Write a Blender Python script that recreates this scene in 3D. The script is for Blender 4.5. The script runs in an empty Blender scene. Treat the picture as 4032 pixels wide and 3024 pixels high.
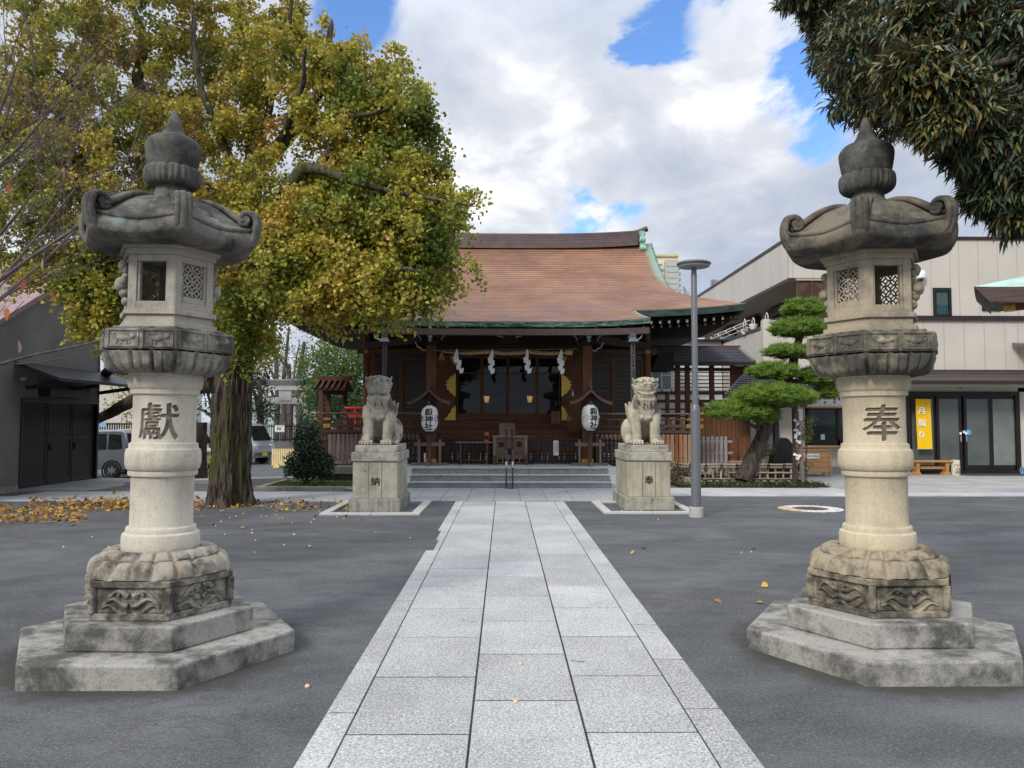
import bpy, bmesh, math, random
import numpy as np
from mathutils import Vector, Matrix, noise as mnoise

C = bpy.context.scene.collection
SC = bpy.context.scene
PI = math.pi
rnd = random.Random(7)
npr = np.random.default_rng(11)

# ------------------------------------------------------------------ camera
CAM_F, CAM_PITCH, CAM_ROLL, CAM_YAW, CAM_H = 3085.2, .0486, .0017, .0100, 1.55

def cam_to_world(x, y, z):
    c, s = math.cos(CAM_ROLL), math.sin(CAM_ROLL)
    u, v = x, -z
    u, v = c*u + s*v, -s*u + c*v
    x, z = u, -v
    c, s = math.cos(CAM_PITCH), math.sin(CAM_PITCH); y, z = c*y - s*z, s*y + c*z
    c, s = math.cos(CAM_YAW), math.sin(CAM_YAW); x, y = c*x + s*y, -s*x + c*y
    return Vector((x, y, z))

cam_data = bpy.data.cameras.new('camera')
cam = bpy.data.objects.new('camera', cam_data); C.objects.link(cam)
_r, _u, _b = cam_to_world(1, 0, 0), cam_to_world(0, 0, 1), -cam_to_world(0, 1, 0)
cam.matrix_world = Matrix(((_r.x, _u.x, _b.x, 0), (_r.y, _u.y, _b.y, 0), (_r.z, _u.z, _b.z, CAM_H), (0, 0, 0, 1)))
cam_data.sensor_fit = 'HORIZONTAL'; cam_data.sensor_width = 36; cam_data.lens = CAM_F/4032*36
cam_data.clip_start = .05; cam_data.clip_end = 3000
SC.camera = cam

def P(px, py, Y):
    r = cam_to_world(px-2016, CAM_F, 1512-py)
    return Vector((0, 0, CAM_H)) + r*(Y/r.y)

def G(px, py, z=0):
    r = cam_to_world(px-2016, CAM_F, 1512-py)
    return Vector((0, 0, CAM_H)) + r*((z-CAM_H)/r.z)

# ------------------------------------------------------------------ light
SUN_EL, SUN_AZ = math.radians(36), math.radians(214)      # azimuth clockwise from +Y: from behind the camera, left
sun_dir = Vector((math.sin(SUN_AZ)*math.cos(SUN_EL), math.cos(SUN_AZ)*math.cos(SUN_EL), math.sin(SUN_EL)))
sun_d = bpy.data.lights.new('sun', 'SUN'); sun_d.energy = 1.5; sun_d.angle = math.radians(14); sun_d.color = (1, .94, .86)
sun = bpy.data.objects.new('sun', sun_d); C.objects.link(sun)
sun.rotation_euler = sun_dir.to_track_quat('Z', 'Y').to_euler()
sun.location = (-6, -8, 14)

SC.view_settings.view_transform = 'Standard'; SC.view_settings.look = 'None'
SC.view_settings.exposure = .80; SC.view_settings.gamma = 1
try:
    SC.view_settings.use_curve_mapping = False
except Exception:
    pass

world = bpy.data.worlds.new('World'); SC.world = world; world.use_nodes = True

class NT:
    """small node-tree writer"""
    def __init__(s, nt): s.nt = nt; nt.nodes.clear()
    def n(s, t, **k):
        nd = s.nt.nodes.new(t)
        ins = k.pop('ins', {})
        for a, b in k.items(): setattr(nd, a, b)
        for a, b in ins.items(): s.put(nd.inputs[a], b)
        return nd
    def put(s, sock, v):
        if isinstance(v, bpy.types.NodeSocket): s.nt.links.new(v, sock)
        elif v is not None:
            if isinstance(v, (tuple, list)) and len(v) == 3 and sock.type == 'RGBA': v = (*v, 1)
            sock.default_value = v
    def math(s, op, a, b=None, c=None, clamp=False):
        nd = s.n('ShaderNodeMath', operation=op, use_clamp=clamp)
        s.put(nd.inputs[0], a)
        if b is not None: s.put(nd.inputs[1], b)
        if c is not None: s.put(nd.inputs[2], c)
        return nd.outputs[0]
    def vmath(s, op, a, b=None, scale=None):
        nd = s.n('ShaderNodeVectorMath', operation=op)
        s.put(nd.inputs[0], a)
        if b is not None: s.put(nd.inputs[1], b)
        if scale is not None: s.put(nd.inputs['Scale'], scale)
        return nd
    def mix(s, f, a, b, blend='MIX'):
        nd = s.n('ShaderNodeMix', data_type='RGBA', blend_type=blend)
        s.put(nd.inputs[0], f); s.put(nd.inputs[6], a); s.put(nd.inputs[7], b)
        return nd.outputs[2]
    def noise(s, vec, scale, detail=4, rough=.55, dist=0):
        nd = s.n('ShaderNodeTexNoise', ins={'Scale': scale, 'Detail': detail, 'Roughness': rough, 'Distortion': dist})
        s.put(nd.inputs['Vector'], vec)
        return nd.outputs[0]
    def step(s, x, lo, hi, a=0., b=1.):
        nd = s.n('ShaderNodeMapRange', interpolation_type='SMOOTHSTEP', ins={'From Min': lo, 'From Max': hi, 'To Min': a, 'To Max': b})
        s.put(nd.inputs[0], x)
        return nd.outputs[0]
    def mapping(s, vec, scale=(1, 1, 1), loc=(0, 0, 0), rot=(0, 0, 0)):
        nd = s.n('ShaderNodeMapping', ins={'Scale': scale, 'Location': loc, 'Rotation': rot})
        s.put(nd.inputs[0], vec)
        return nd.outputs[0]

def build_world():
    w = NT(world.node_tree)
    sky = w.n('ShaderNodeTexSky', sky_type='NISHITA', sun_disc=False, sun_elevation=SUN_EL, sun_rotation=SUN_AZ,
              air_density=1.0, dust_density=.25, ozone_density=2.0)
    tc = w.n('ShaderNodeTexCoord').outputs['Generated']
    sep = w.n('ShaderNodeSeparateXYZ', ins={0: tc})
    zc = w.math('ADD', w.math('MAXIMUM', sep.outputs[2], 0.0), .20)
    u = w.math('DIVIDE', sep.outputs[0], zc); v = w.math('DIVIDE', sep.outputs[1], zc)
    p = w.n('ShaderNodeCombineXYZ', ins={0: u, 1: v, 2: 3.7}).outputs[0]
    pm = w.mapping(p, scale=(1.0, .8, 1), rot=(0, 0, .5))
    d1 = w.noise(pm, .95, 10, .54, .25)
    fine = w.noise(w.mapping(pm, loc=(7, 1, 2)), 3.2, 8, .6, .3)
    d1 = w.math('ADD', d1, .16)
    # openings of blue between the cloud banks (directions in the sky)
    gaps = [(2600, 40, .085, .75), (2590, 190, .045, .5), (1320, 20, .06, .2), (1480, 40, .06, .2), (3060, 80, .09, .27), (3000, 425, .02, .33), (3240, 480, .06, .36),
            (2290, 770, .055, .30), (2480, 800, .03, .28), (2260, 890, .035, .26), (3200, 200, .05, .28), (2370, 590, .025, .2)]
    for px, py, rad, amp in gaps:
        dv = cam_to_world(px-2016, CAM_F, 1512-py).normalized()
        dist = w.vmath('DISTANCE', w.vmath('NORMALIZE', tc).outputs[0], tuple(dv)).outputs['Value']
        g = w.step(dist, 0, rad*1.7, amp, 0)
        g = w.math('MULTIPLY', g, w.step(fine, .30, .62, 1.35, .45))
        d1 = w.math('SUBTRACT', d1, g)
    mask = w.step(w.math('ADD', d1, w.math('MULTIPLY', fine, .16)), .42, .62)
    sh = w.noise(w.mapping(pm, loc=(.09, -.12, .0)), 1.25, 9, .52, .2)
    sh2 = w.noise(w.mapping(pm, loc=(4, 2, 1)), 3.4, 8, .58, .35)
    shade = w.math('ADD', w.math('MULTIPLY', sh, .6), w.math('MULTIPLY', sh2, .4))
    cl = w.n('ShaderNodeValToRGB', ins={0: shade})
    e = cl.color_ramp.elements
    e[0].position = .395; e[0].color = (.285, .32, .395, 1)
    e[1].position = .605; e[1].color = (.64, .645, .65, 1)
    m = e.new(.465); m.color = (.345, .375, .44, 1)
    m = e.new(.54); m.color = (.445, .465, .505, 1)
    zen = w.step(sep.outputs[2], .36, .85, 1.0, 2.35)                 # an overcast sky is brightest overhead
    clc = w.vmath('SCALE', cl.outputs[0], scale=zen).outputs[0]
    skyc = w.mix(1.0, sky.outputs[0], (.082, .105, .135), 'MULTIPLY')
    col = w.mix(mask, skyc, clc)
    # lower hemisphere: dim ground bounce
    dn = w.step(sep.outputs[2], -.06, .0)
    col = w.mix(dn, (.10, .10, .10), col)
    bg = w.n('ShaderNodeBackground', ins={'Color': col, 'Strength': 1.0})
    out = w.n('ShaderNodeOutputWorld', ins={0: bg.outputs[0]})
build_world()

# ------------------------------------------------------------------ materials
def new_mat(name):
    m = bpy.data.materials.new(name); m.use_nodes = True
    return m, NT(m.node_tree)

def pbsdf(t, col, rough=.7, spec=.3, metal=0., normal=None, **k):
    b = t.n('ShaderNodeBsdfPrincipled', ins={'Roughness': rough, 'Metallic': metal, 'Specular IOR Level': spec})
    t.put(b.inputs['Base Color'], col)
    if normal is not None: t.put(b.inputs['Normal'], normal)
    for a, v in k.items(): t.put(b.inputs[a], v)
    t.n('ShaderNodeOutputMaterial', ins={0: b.outputs[0]})
    return b

def bump(t, h, strength, dist=.01):
    nd = t.n('ShaderNodeBump', ins={'Strength': strength, 'Distance': dist})
    t.put(nd.inputs['Height'], h)
    return nd.outputs[0]

def plain(name, col, rough=.6, spec=.3, metal=0., var=.15, scale=8, bmp=.1, bscale=50, stretch=(1, 1, 1)):
    """painted or natural surface with soft variation"""
    m, t = new_mat(name)
    o = t.mapping(t.n('ShaderNodeTexCoord').outputs['Object'], scale=stretch)
    a = t.noise(o, scale, 5)
    f = t.noise(o, bscale, 3)
    c = t.mix(t.step(a, .3, .7), tuple(x*(1-var) for x in col), tuple(min(1, x*(1+var)) for x in col))
    c = t.mix(t.step(f, .3, .7, 0, .5*var), c, tuple(x*.5 for x in col))
    pbsdf(t, c, rough, spec, metal, bump(t, f, bmp, .004) if bmp else None)
    return m

def stone(name, c1, c2, lo=.45, hi=.65, scale=2.2, speck=.3, sscale=150, bmp=.5, c3=None, c3lo=.6, c3hi=.7, c3scale=5, streak=0., patch=None):
    """weathered granite: grain, dark weathering stains, optional lichen and run-off streaks"""
    m, t = new_mat(name)
    o = t.n('ShaderNodeTexCoord').outputs['Object']
    big = t.noise(o, scale, 6, .62, .3)
    med = t.noise(o, scale*6, 5, .6)
    f = t.math('ADD', t.math('MULTIPLY', big, .7), t.math('MULTIPLY', med, .3))
    if streak:
        st = t.noise(t.mapping(o, scale=(9, 9, .7)), 1.6, 4)
        f = t.math('ADD', t.math('MULTIPLY', f, 1-streak), t.math('MULTIPLY', st, streak))
    c = t.mix(t.step(f, lo, hi), c1, c2)
    if c3 is not None:
        g = t.noise(t.mapping(o, loc=(3, 1, 7)), c3scale, 6, .65, .4)
        c = t.mix(t.step(g, c3lo, c3hi, 0, .8), c, c3)
    for pc, pr, pcol in (patch or []):                     # a stain with a place and shape of its own
        dd = t.vmath('DISTANCE', t.mapping(o, scale=(1, .5, .62)), (pc[0], pc[1]*.5, pc[2]*.62)).outputs['Value']
        dd = t.math('ADD', dd, t.math('MULTIPLY', t.math('SUBTRACT', t.noise(t.mapping(o, scale=(1, 1, .3)), 9, 5, .65), .5), pr*1.5))
        c = t.mix(t.step(dd, pr*.75, pr*1.1, .88, 0), c, pcol)
    gr = t.noise(o, sscale, 2, .7)
    gr2 = t.noise(o, sscale*.4, 3, .7)
    g1 = t.math('ADD', t.math('MULTIPLY', gr, .6), t.math('MULTIPLY', gr2, .4))
    c = t.mix(t.step(g1, .36, .5, speck, 0), c, (.03, .03, .03))
    c = t.mix(t.step(g1, .55, .68, 0, speck*.6), c, tuple(min(1, x*1.6) for x in c1))
    h = t.math('ADD', t.math('MULTIPLY', g1, .6), t.math('MULTIPLY', med, .8))
    pbsdf(t, c, .88, .2, 0, bump(t, h, bmp, .008))
    return m

def wood(name, c1, c2, axis='z', scale=1., rough=.65, spec=.3, grain=.5):
    m, t = new_mat(name)
    o = t.n('ShaderNodeTexCoord').outputs['Object']
    sc = {'x': (.6, 14, 14), 'y': (14, .6, 14), 'z': (14, 14, .6)}[axis]
    n1 = t.noise(t.mapping(o, scale=sc), 2.2*scale, 6, .6, .6)
    n2 = t.noise(o, 1.7, 4)
    f = t.math('ADD', t.math('MULTIPLY', n1, .65), t.math('MULTIPLY', n2, .35))
    c = t.mix(t.step(f, .36, .64), c1, c2)
    pbsdf(t, c, rough, spec, 0, bump(t, n1, grain*.35, .004))
    return m

def leafmat(name, trans=.35, rough=.55, back=None, spec=.25):
    """leaf colour comes from the 'col' attribute of the leaf mesh"""
    m, t = new_mat(name)
    a = t.n('ShaderNodeAttribute', attribute_name='col').outputs['Color']
    c = a
    if back is not None:
        bf = t.n('ShaderNodeNewGeometry').outputs['Backfacing']
        c = t.mix(bf, a, back)
    b = t.n('ShaderNodeBsdfPrincipled', ins={'Roughness': rough, 'Specular IOR Level': spec}); t.put(b.inputs['Base Color'], c)
    tr = t.n('ShaderNodeBsdfTranslucent'); t.put(tr.inputs[0], c)
    mx = t.n('ShaderNodeMixShader', ins={0: trans, 1: b.outputs[0], 2: tr.outputs[0]})
    t.n('ShaderNodeOutputMaterial', ins={0: mx.outputs[0]})
    return m

def emit(name, col, strength):
    m, t = new_mat(name)
    e = t.n('ShaderNodeEmission', ins={'Color': (*col, 1), 'Strength': strength})
    t.n('ShaderNodeOutputMaterial', ins={0: e.outputs[0]})
    return m

def glass(name, tint=(.02, .025, .03), clear=.5, rough=.02):
    m, t = new_mat(name)
    g = t.n('ShaderNodeBsdfPrincipled', ins={'Base Color': (*tint, 1), 'Roughness': rough, 'Specular IOR Level': .5})
    tr = t.n('ShaderNodeBsdfTransparent', ins={'Color': (.75, .8, .8, 1)})
    mx = t.n('ShaderNodeMixShader', ins={0: clear, 1: g.outputs[0], 2: tr.outputs[0]})
    t.n('ShaderNodeOutputMaterial', ins={0: mx.outputs[0]})
    return m

# ------------------------------------------------------------------ geometry helpers
class MB:
    def __init__(s): s.v = []; s.f = []; s.mi = []; s.uv = None
    def add(s, vs, fs, mi=0):
        o = len(s.v); s.v += [tuple(x) for x in vs]
        s.f += [tuple(i+o for i in f) for f in fs]; s.mi += [mi]*len(fs)
        return s
    def box(s, x0, x1, y0, y1, z0, z1, mi=0):
        return s.add([(x0, y0, z0), (x1, y0, z0), (x1, y1, z0), (x0, y1, z0), (x0, y0, z1), (x1, y0, z1), (x1, y1, z1), (x0, y1, z1)],
                     [(0, 3, 2, 1), (4, 5, 6, 7), (0, 1, 5, 4), (1, 2, 6, 5), (2, 3, 7, 6), (3, 0, 4, 7)], mi)
    def obox(s, c, sx, sy, sz, M=None, mi=0):
        b = MB().box(-sx/2, sx/2, -sy/2, sy/2, -sz/2, sz/2)
        M = M or Matrix.Identity(3); c = Vector(c)
        return s.add([c + M @ Vector(p) for p in b.v], b.f, mi)
    def bar(s, a, b, w, h, up=(0, 0, 1), mi=0):
        a, b = Vector(a), Vector(b); d = (b-a); L = d.length; d.normalize()
        upv = Vector(up)
        if abs(d.dot(upv)) > .98: upv = Vector((0, 1, 0))
        r = d.cross(upv).normalized(); u = r.cross(d)
        M = Matrix(((d.x, r.x, u.x), (d.y, r.y, u.y), (d.z, r.z, u.z)))
        return s.obox((a+b)/2, L, w, h, M, mi)
    def tube(s, pts, rad, n=8, cap=True, mi=0, flat=1.):
        pts = [Vector(p) for p in pts]
        if not isinstance(rad, (list, tuple)): rad = [rad]*len(pts)
        vs = []; fs = []; m = len(pts); prev = None
        for i, p in enumerate(pts):
            d = (pts[min(i+1, m-1)] - pts[max(i-1, 0)])
            if d.length < 1e-9: d = Vector((0, 0, 1))
            d.normalize()
            if prev is None:
                a = Vector((0, 0, 1)) if abs(d.z) < .9 else Vector((0, 1, 0))
                r = d.cross(a).normalized()
            else:
                r = (prev - d*prev.dot(d))
                r = r.normalized() if r.length > 1e-6 else d.orthogonal().normalized()
            prev = r; q = d.cross(r)
            for k in range(n):
                t = 2*PI*k/n
                vs.append(p + (r*math.cos(t) + q*math.sin(t)*flat)*rad[i])
        for i in range(m-1):
            for k in range(n):
                a = i*n+k; b = i*n+(k+1) % n
                fs.append((a, b, b+n, a+n))
        if cap:
            fs.append(tuple(range(n-1, -1, -1))); fs.append(tuple((m-1)*n+k for k in range(n)))
        return s.add(vs, fs, mi)
    def surf(s, fn, nu, nv, closeu=False, mi=0, flip=False):
        vs = []; fs = []
        for j in range(nv+1):
            for i in range(nu if closeu else nu+1):
                vs.append(fn(i/nu, j/nv))
        w = nu if closeu else nu+1
        for j in range(nv):
            for i in range(nu):
                a = j*w+i; b = j*w+(i+1) % w
                q = (a, b, b+w, a+w)
                fs.append(q[::-1] if flip else q)
        return s.add(vs, fs, mi)
    def lathe(s, prof, n=32, c=(0, 0), mi=0, cap=True):
        vs = []; fs = []
        for r, z in prof:
            for k in range(n):
                t = 2*PI*k/n; vs.append((c[0]+r*math.cos(t), c[1]+r*math.sin(t), z))
        m = len(prof)
        up = prof[-1][1] >= prof[0][1]
        for i in range(m-1):
            for k in range(n):
                a = i*n+k; b = i*n+(k+1) % n
                q = (a, b, b+n, a+n)
                fs.append(q if up else q[::-1])
        if cap:
            lo = tuple(range(n)); hi = tuple((m-1)*n+k for k in range(n))
            fs.append(lo[::-1] if up else lo); fs.append(hi if up else hi[::-1])
        return s.add(vs, fs, mi)
    def prism(s, poly, z0, z1, mi=0):
        n = len(poly)
        vs = [(x, y, z0) for x, y in poly] + [(x, y, z1) for x, y in poly]
        fs = [tuple(range(n-1, -1, -1)), tuple(range(n, 2*n))] + [(i, (i+1) % n, n+(i+1) % n, n+i) for i in range(n)]
        return s.add(vs, fs, mi)
    def extr(s, poly, y0, y1, mi=0):
        """polygon in x,z (counter-clockwise seen from -Y) extruded along y"""
        n = len(poly)
        vs = [(x, y0, z) for x, z in poly] + [(x, y1, z) for x, z in poly]
        fs = [tuple(range(n)), tuple(range(2*n-1, n-1, -1))] + [(i, n+i, n+(i+1) % n, (i+1) % n) for i in range(n)]
        return s.add(vs, fs, mi)
    def extrx(s, poly, x0, x1, mi=0):
        """polygon in y,z extruded along x"""
        n = len(poly)
        vs = [(x0, y, z) for y, z in poly] + [(x1, y, z) for y, z in poly]
        fs = [tuple(range(n-1, -1, -1)), tuple(range(n, 2*n))] + [(i, (i+1) % n, n+(i+1) % n, n+i) for i in range(n)]
        return s.add(vs, fs, mi)
    def ell(s, c, r, n=12, m=8, M=None, mi=0):
        vs = []; fs = []; c = Vector(c)
        if not isinstance(r, (tuple, list)): r = (r, r, r)
        for j in range(m+1):
            ph = -PI/2 + PI*j/m
            for k in range(n):
                t = 2*PI*k/n
                p = Vector((r[0]*math.cos(ph)*math.cos(t), r[1]*math.cos(ph)*math.sin(t), r[2]*math.sin(ph)))
                vs.append(c + (M @ p if M else p))
        for j in range(m):
            for k in range(n):
                a = j*n+k; b = j*n+(k+1) % n
                fs.append((a, b, b+n, a+n))
        return s.add(vs, fs, mi)
    def xf(s, fn):
        s.v = [tuple(fn(Vector(p))) for p in s.v]; return s
    def join(s, o, mi=None):
        off = len(s.v); s.v += o.v; s.f += [tuple(i+off for i in f) for f in o.f]
        s.mi += (o.mi if mi is None else [mi]*len(o.f)); return s
    def build(s, name, mats, parent=None, smooth=None, bevel=0, bseg=2, label=None, kind=None, clean=False):
        me = bpy.data.meshes.new(name)
        me.from_pydata(s.v, [], s.f)
        if not isinstance(mats, (list, tuple)): mats = [mats]
        for m in mats: me.materials.append(m)
        if len(mats) > 1: me.polygons.foreach_set('material_index', s.mi)
        if clean:
            bm = bmesh.new(); bm.from_mesh(me); bmesh.ops.remove_doubles(bm, verts=bm.verts, dist=1e-5)
            bmesh.ops.recalc_face_normals(bm, faces=bm.faces); bm.to_mesh(me); bm.free()
        if smooth is not None: do_smooth(me, smooth)
        me.update()
        return link(name, me, parent, bevel, bseg, label, kind)

def do_smooth(me, ang):
    me.polygons.foreach_set('use_smooth', [True]*len(me.polygons))
    if ang < 180: me.set_sharp_from_angle(angle=math.radians(ang))

def link(name, me, parent=None, bevel=0, bseg=2, label=None, kind=None):
    o = bpy.data.objects.new(name, me); C.objects.link(o)
    if parent is not None:
        o.parent = parent
        p = parent
        while p.parent is not None: p = p.parent
        if p is parent: o.matrix_parent_inverse = Matrix.Translation(-p.location)
    if bevel:
        b = o.modifiers.new('bevel', 'BEVEL'); b.width = bevel; b.segments = bseg; b.limit_method = 'ANGLE'; b.angle_limit = math.radians(40)
    if label: o['label'] = label
    if kind: o['kind'] = kind
    return o

def thing(name, label, cat, loc, group=None):
    """an Empty at the base of a thing; its parts are built in world coordinates round it"""
    o = bpy.data.objects.new(name, None); C.objects.link(o)
    o.location = Vector(loc); o.empty_display_size = .2
    o['label'] = label; o['category'] = cat
    if group: o['group'] = group
    return o

def tag(o, label, cat, group=None):
    o['label'] = label; o['category'] = cat
    if group: o['group'] = group
    return o

def dup(o, loc=None, rotz=None, label=None, parent=None, first=True):
    c = o.copy(); C.objects.link(c)
    if parent is not None: c.parent = parent; c.matrix_parent_inverse = o.matrix_parent_inverse.copy()
    for ch in list(o.children): dup(ch, parent=c)
    if loc is not None: c.location = loc
    if rotz is not None: c.rotation_euler = (0, 0, rotz)
    if label: c['label'] = label
    return c

def evaluated(o):
    dg = bpy.context.evaluated_depsgraph_get(); dg.update()
    return bpy.data.meshes.new_from_object(o.evaluated_get(dg))

def remesh(mb, voxel, smooth_iter=3, factor=.5):
    """one continuous surface from overlapping volumes"""
    me = bpy.data.meshes.new('tmp'); me.from_pydata(mb.v, [], mb.f); me.update()
    o = bpy.data.objects.new('tmp', me); C.objects.link(o)
    r = o.modifiers.new('r', 'REMESH'); r.mode = 'VOXEL'; r.voxel_size = voxel
    if smooth_iter:
        s = o.modifiers.new('s', 'SMOOTH'); s.iterations = smooth_iter; s.factor = factor
    res = evaluated(o)
    bpy.data.objects.remove(o); bpy.data.meshes.remove(me)
    res.polygons.foreach_set('use_smooth', [True]*len(res.polygons))
    return res

def cut(o, cutter):
    me = bpy.data.meshes.new('cut'); me.from_pydata(cutter.v, [], cutter.f)
    bm = bmesh.new(); bm.from_mesh(me); bmesh.ops.remove_doubles(bm, verts=bm.verts, dist=1e-5)
    bmesh.ops.recalc_face_normals(bm, faces=bm.faces); bm.to_mesh(me); bm.free(); me.update()
    k = bpy.data.objects.new('cut', me); C.objects.link(k)
    b = o.modifiers.new('b', 'BOOLEAN'); b.operation = 'DIFFERENCE'; b.object = k; b.solver = 'MANIFOLD'
    res = evaluated(o)
    o.modifiers.remove(b); bpy.data.objects.remove(k); bpy.data.meshes.remove(me)
    if len(res.polygons) > 50:
        old = o.data; o.data = res; bpy.data.meshes.remove(old)
    else: print('cut failed', o.name)

def text_mb(body, size, extrude=.002, bold=0., res=3):
    """glyphs in the xy plane, centred, as solid"""
    cu = bpy.data.curves.new('txt', 'FONT'); cu.body = body; cu.size = size; cu.extrude = extrude; cu.offset = bold; cu.resolution_u = res
    o = bpy.data.objects.new('txt', cu); C.objects.link(o)
    me = evaluated(o)
    m = MB(); m.v = [tuple(v.co) for v in me.vertices]; m.f = [tuple(p.vertices) for p in me.polygons]; m.mi = [0]*len(m.f)
    bpy.data.objects.remove(o); bpy.data.curves.remove(cu); bpy.data.meshes.remove(me)
    if m.v:
        a = np.array(m.v); c = (a.min(0)+a.max(0))/2; c[2] = 0
        m.v = [tuple(x) for x in a-c]
    return m

def text_on(body, c, size, right=(1, 0, 0), up=(0, 0, 1), extrude=.002, bold=0., vertical=False, pitch=1.05, sx=1.):
    """glyph solid laid on a plane; vertical stacks the characters downwards"""
    c, r, u = Vector(c), Vector(right).normalized(), Vector(up).normalized(); n = r.cross(u)
    out = MB()
    chars = list(body) if vertical else [body]
    for i, ch in enumerate(chars):
        t = text_mb(ch, size, extrude, bold)
        off = u*(-(i-(len(chars)-1)/2)*size*pitch) if vertical else Vector()
        out.join(t.xf(lambda p: c + off + r*p.x*sx + u*p.y + n*p.z))
    return out

def smooth01(x): x = min(1, max(0, x)); return x*x*(3-2*x)
def lerp(a, b, t): return a+(b-a)*t
def curve(pts, n):
    """Catmull-Rom through points (tuples of any length)"""
    p = [np.array(q, float) for q in pts]; p = [2*p[0]-p[1]] + p + [2*p[-1]-p[-2]]
    out = []; m = len(p)-3
    for i in range(n+1):
        t = i/n*m; k = min(int(t), m-1); t -= k
        a, b, c, d = p[k:k+4]
        out.append(tuple(.5*(2*b + (c-a)*t + (2*a-5*b+4*c-d)*t*t + (3*b-a-3*c+d)*t**3)))
    return out
# ------------------------------------------------------------------ ground, path, pavements
def ground_z(x, y): return -.38*smooth01((y-19.8)/6)*smooth01((-5.2-x)/2.5)

def asphalt_mat():
    m, t = new_mat('asphalt')
    o = t.n('ShaderNodeTexCoord').outputs['Object']
    big = t.noise(t.mapping(o, scale=(.55, 1.0, 1)), .75, 7, .62, .8)
    med = t.noise(t.mapping(o, scale=(.6, 1, 1)), 2.6, 6, .65, .5)
    f = t.math('ADD', t.math('MULTIPLY', big, .6), t.math('MULTIPLY', med, .4))
    c = t.mix(t.step(f, .36, .68), (.054, .056, .057), (.122, .126, .131))
    br = t.noise(t.mapping(o, loc=(9, 4, 0)), .5, 6, .6, .5)
    c = t.mix(t.step(br, .56, .70, 0, .5), c, (.075, .066, .05))
    g = t.noise(o, 130, 2, .75); g2 = t.noise(o, 45, 3, .7)
    gg = t.math('ADD', t.math('MULTIPLY', g, .65), t.math('MULTIPLY', g2, .35))
    c = t.mix(t.step(gg, .52, .64, 0, .7), c, (.25, .257, .272))
    c = t.mix(t.step(gg, .36, .48, .7, 0), c, (.018, .018, .019))
    for lx, ly in ((-2.347, 5.419), (2.605, 5.470)):       # darker olive ring round the lantern steps, fading outwards
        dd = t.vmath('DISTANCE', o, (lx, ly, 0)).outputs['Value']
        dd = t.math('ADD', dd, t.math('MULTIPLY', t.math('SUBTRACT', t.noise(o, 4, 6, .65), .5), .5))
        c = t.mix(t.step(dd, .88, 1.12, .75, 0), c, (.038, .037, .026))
    crk = t.noise(t.mapping(o, scale=(.7, 1.3, 1), loc=(2, 8, 0)), 1.9, 8, .7, 1.2)
    cr = t.math('ABSOLUTE', t.math('SUBTRACT', crk, .5))
    cm = t.math('MULTIPLY', t.step(cr, .0, .012, .6, 0), t.step(br, .42, .56))
    c = t.mix(cm, c, (.025, .025, .025))
    pbsdf(t, c, .82, .32, 0, bump(t, t.math('ADD', gg, t.math('MULTIPLY', med, .5)), .7, .008))
    return m
MAT_ASPHALT = asphalt_mat()

def slab_mat(name, c1, c2, grain=1., sc=150):
    """granite slabs; 'col' holds each slab's own tone"""
    m, t = new_mat(name)
    o = t.n('ShaderNodeTexCoord').outputs['Object']
    tone = t.n('ShaderNodeAttribute', attribute_name='col').outputs['Color']
    big = t.noise(o, 1.6, 6, .6, .4)
    c = t.mix(t.step(big, .35, .68), c1, c2)
    c = t.mix(1.0, c, tone, 'MULTIPLY')
    g = t.noise(o, sc, 2, .8); g2 = t.noise(o, sc*.45, 2, .7)
    gg = t.math('ADD', t.math('MULTIPLY', g, .55), t.math('MULTIPLY', g2, .45))
    c = t.mix(t.step(gg, .40, .49, .8*grain, 0), c, (.05, .053, .055))
    c = t.mix(t.step(gg, .52, .60, 0, .75*grain), c, (.74, .745, .75))
    spot = t.noise(t.mapping(o, scale=(.8, 1.4, 1), loc=(5, 2, 0)), 3.1, 6, .62, .9)
    c = t.mix(t.step(spot, .665, .70, 0, .75), c, (.10, .10, .105))
    dirt = t.noise(t.mapping(o, loc=(1, 6, 2)), .9, 7, .65, .3)
    c = t.mix(t.step(dirt, .52, .75, 0, .4), c, (.22, .225, .21))
    pbsdf(t, c, .8, .3, 0, bump(t, gg, .35, .004))
    return m
MAT_PATH = slab_mat('path_granite', (.335, .333, .322), (.415, .413, .40), .78, 160)
MAT_FORE = slab_mat('forecourt_stone', (.27, .28, .29), (.34, .345, .35), .55, 90)
MAT_STRIP = slab_mat('kerb_stone', (.44, .44, .43), (.54, .535, .52), .4, 90)

def slabs(name, rects, z0, z1, mat, tone=.12, bev=.004):
    mb = MB(); cols = []
    for x0, x1, y0, y1 in rects:
        k = len(mb.f)
        mb.box(x0, x1, y0, y1, z0, z1 + rnd.uniform(-.001, .001))
        tn = 1 + rnd.uniform(-tone, tone); tb = tn*(1+rnd.uniform(-.015, .03))
        cols += [(tn, tn, tb, 1)]*(len(mb.f)-k)
    o = mb.build(name, mat, bevel=bev, kind='structure')
    a = o.data.attributes.new('col', 'FLOAT_COLOR', 'FACE'); a.data.foreach_set('color', np.array(cols, np.float32).ravel())
    return o

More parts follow.
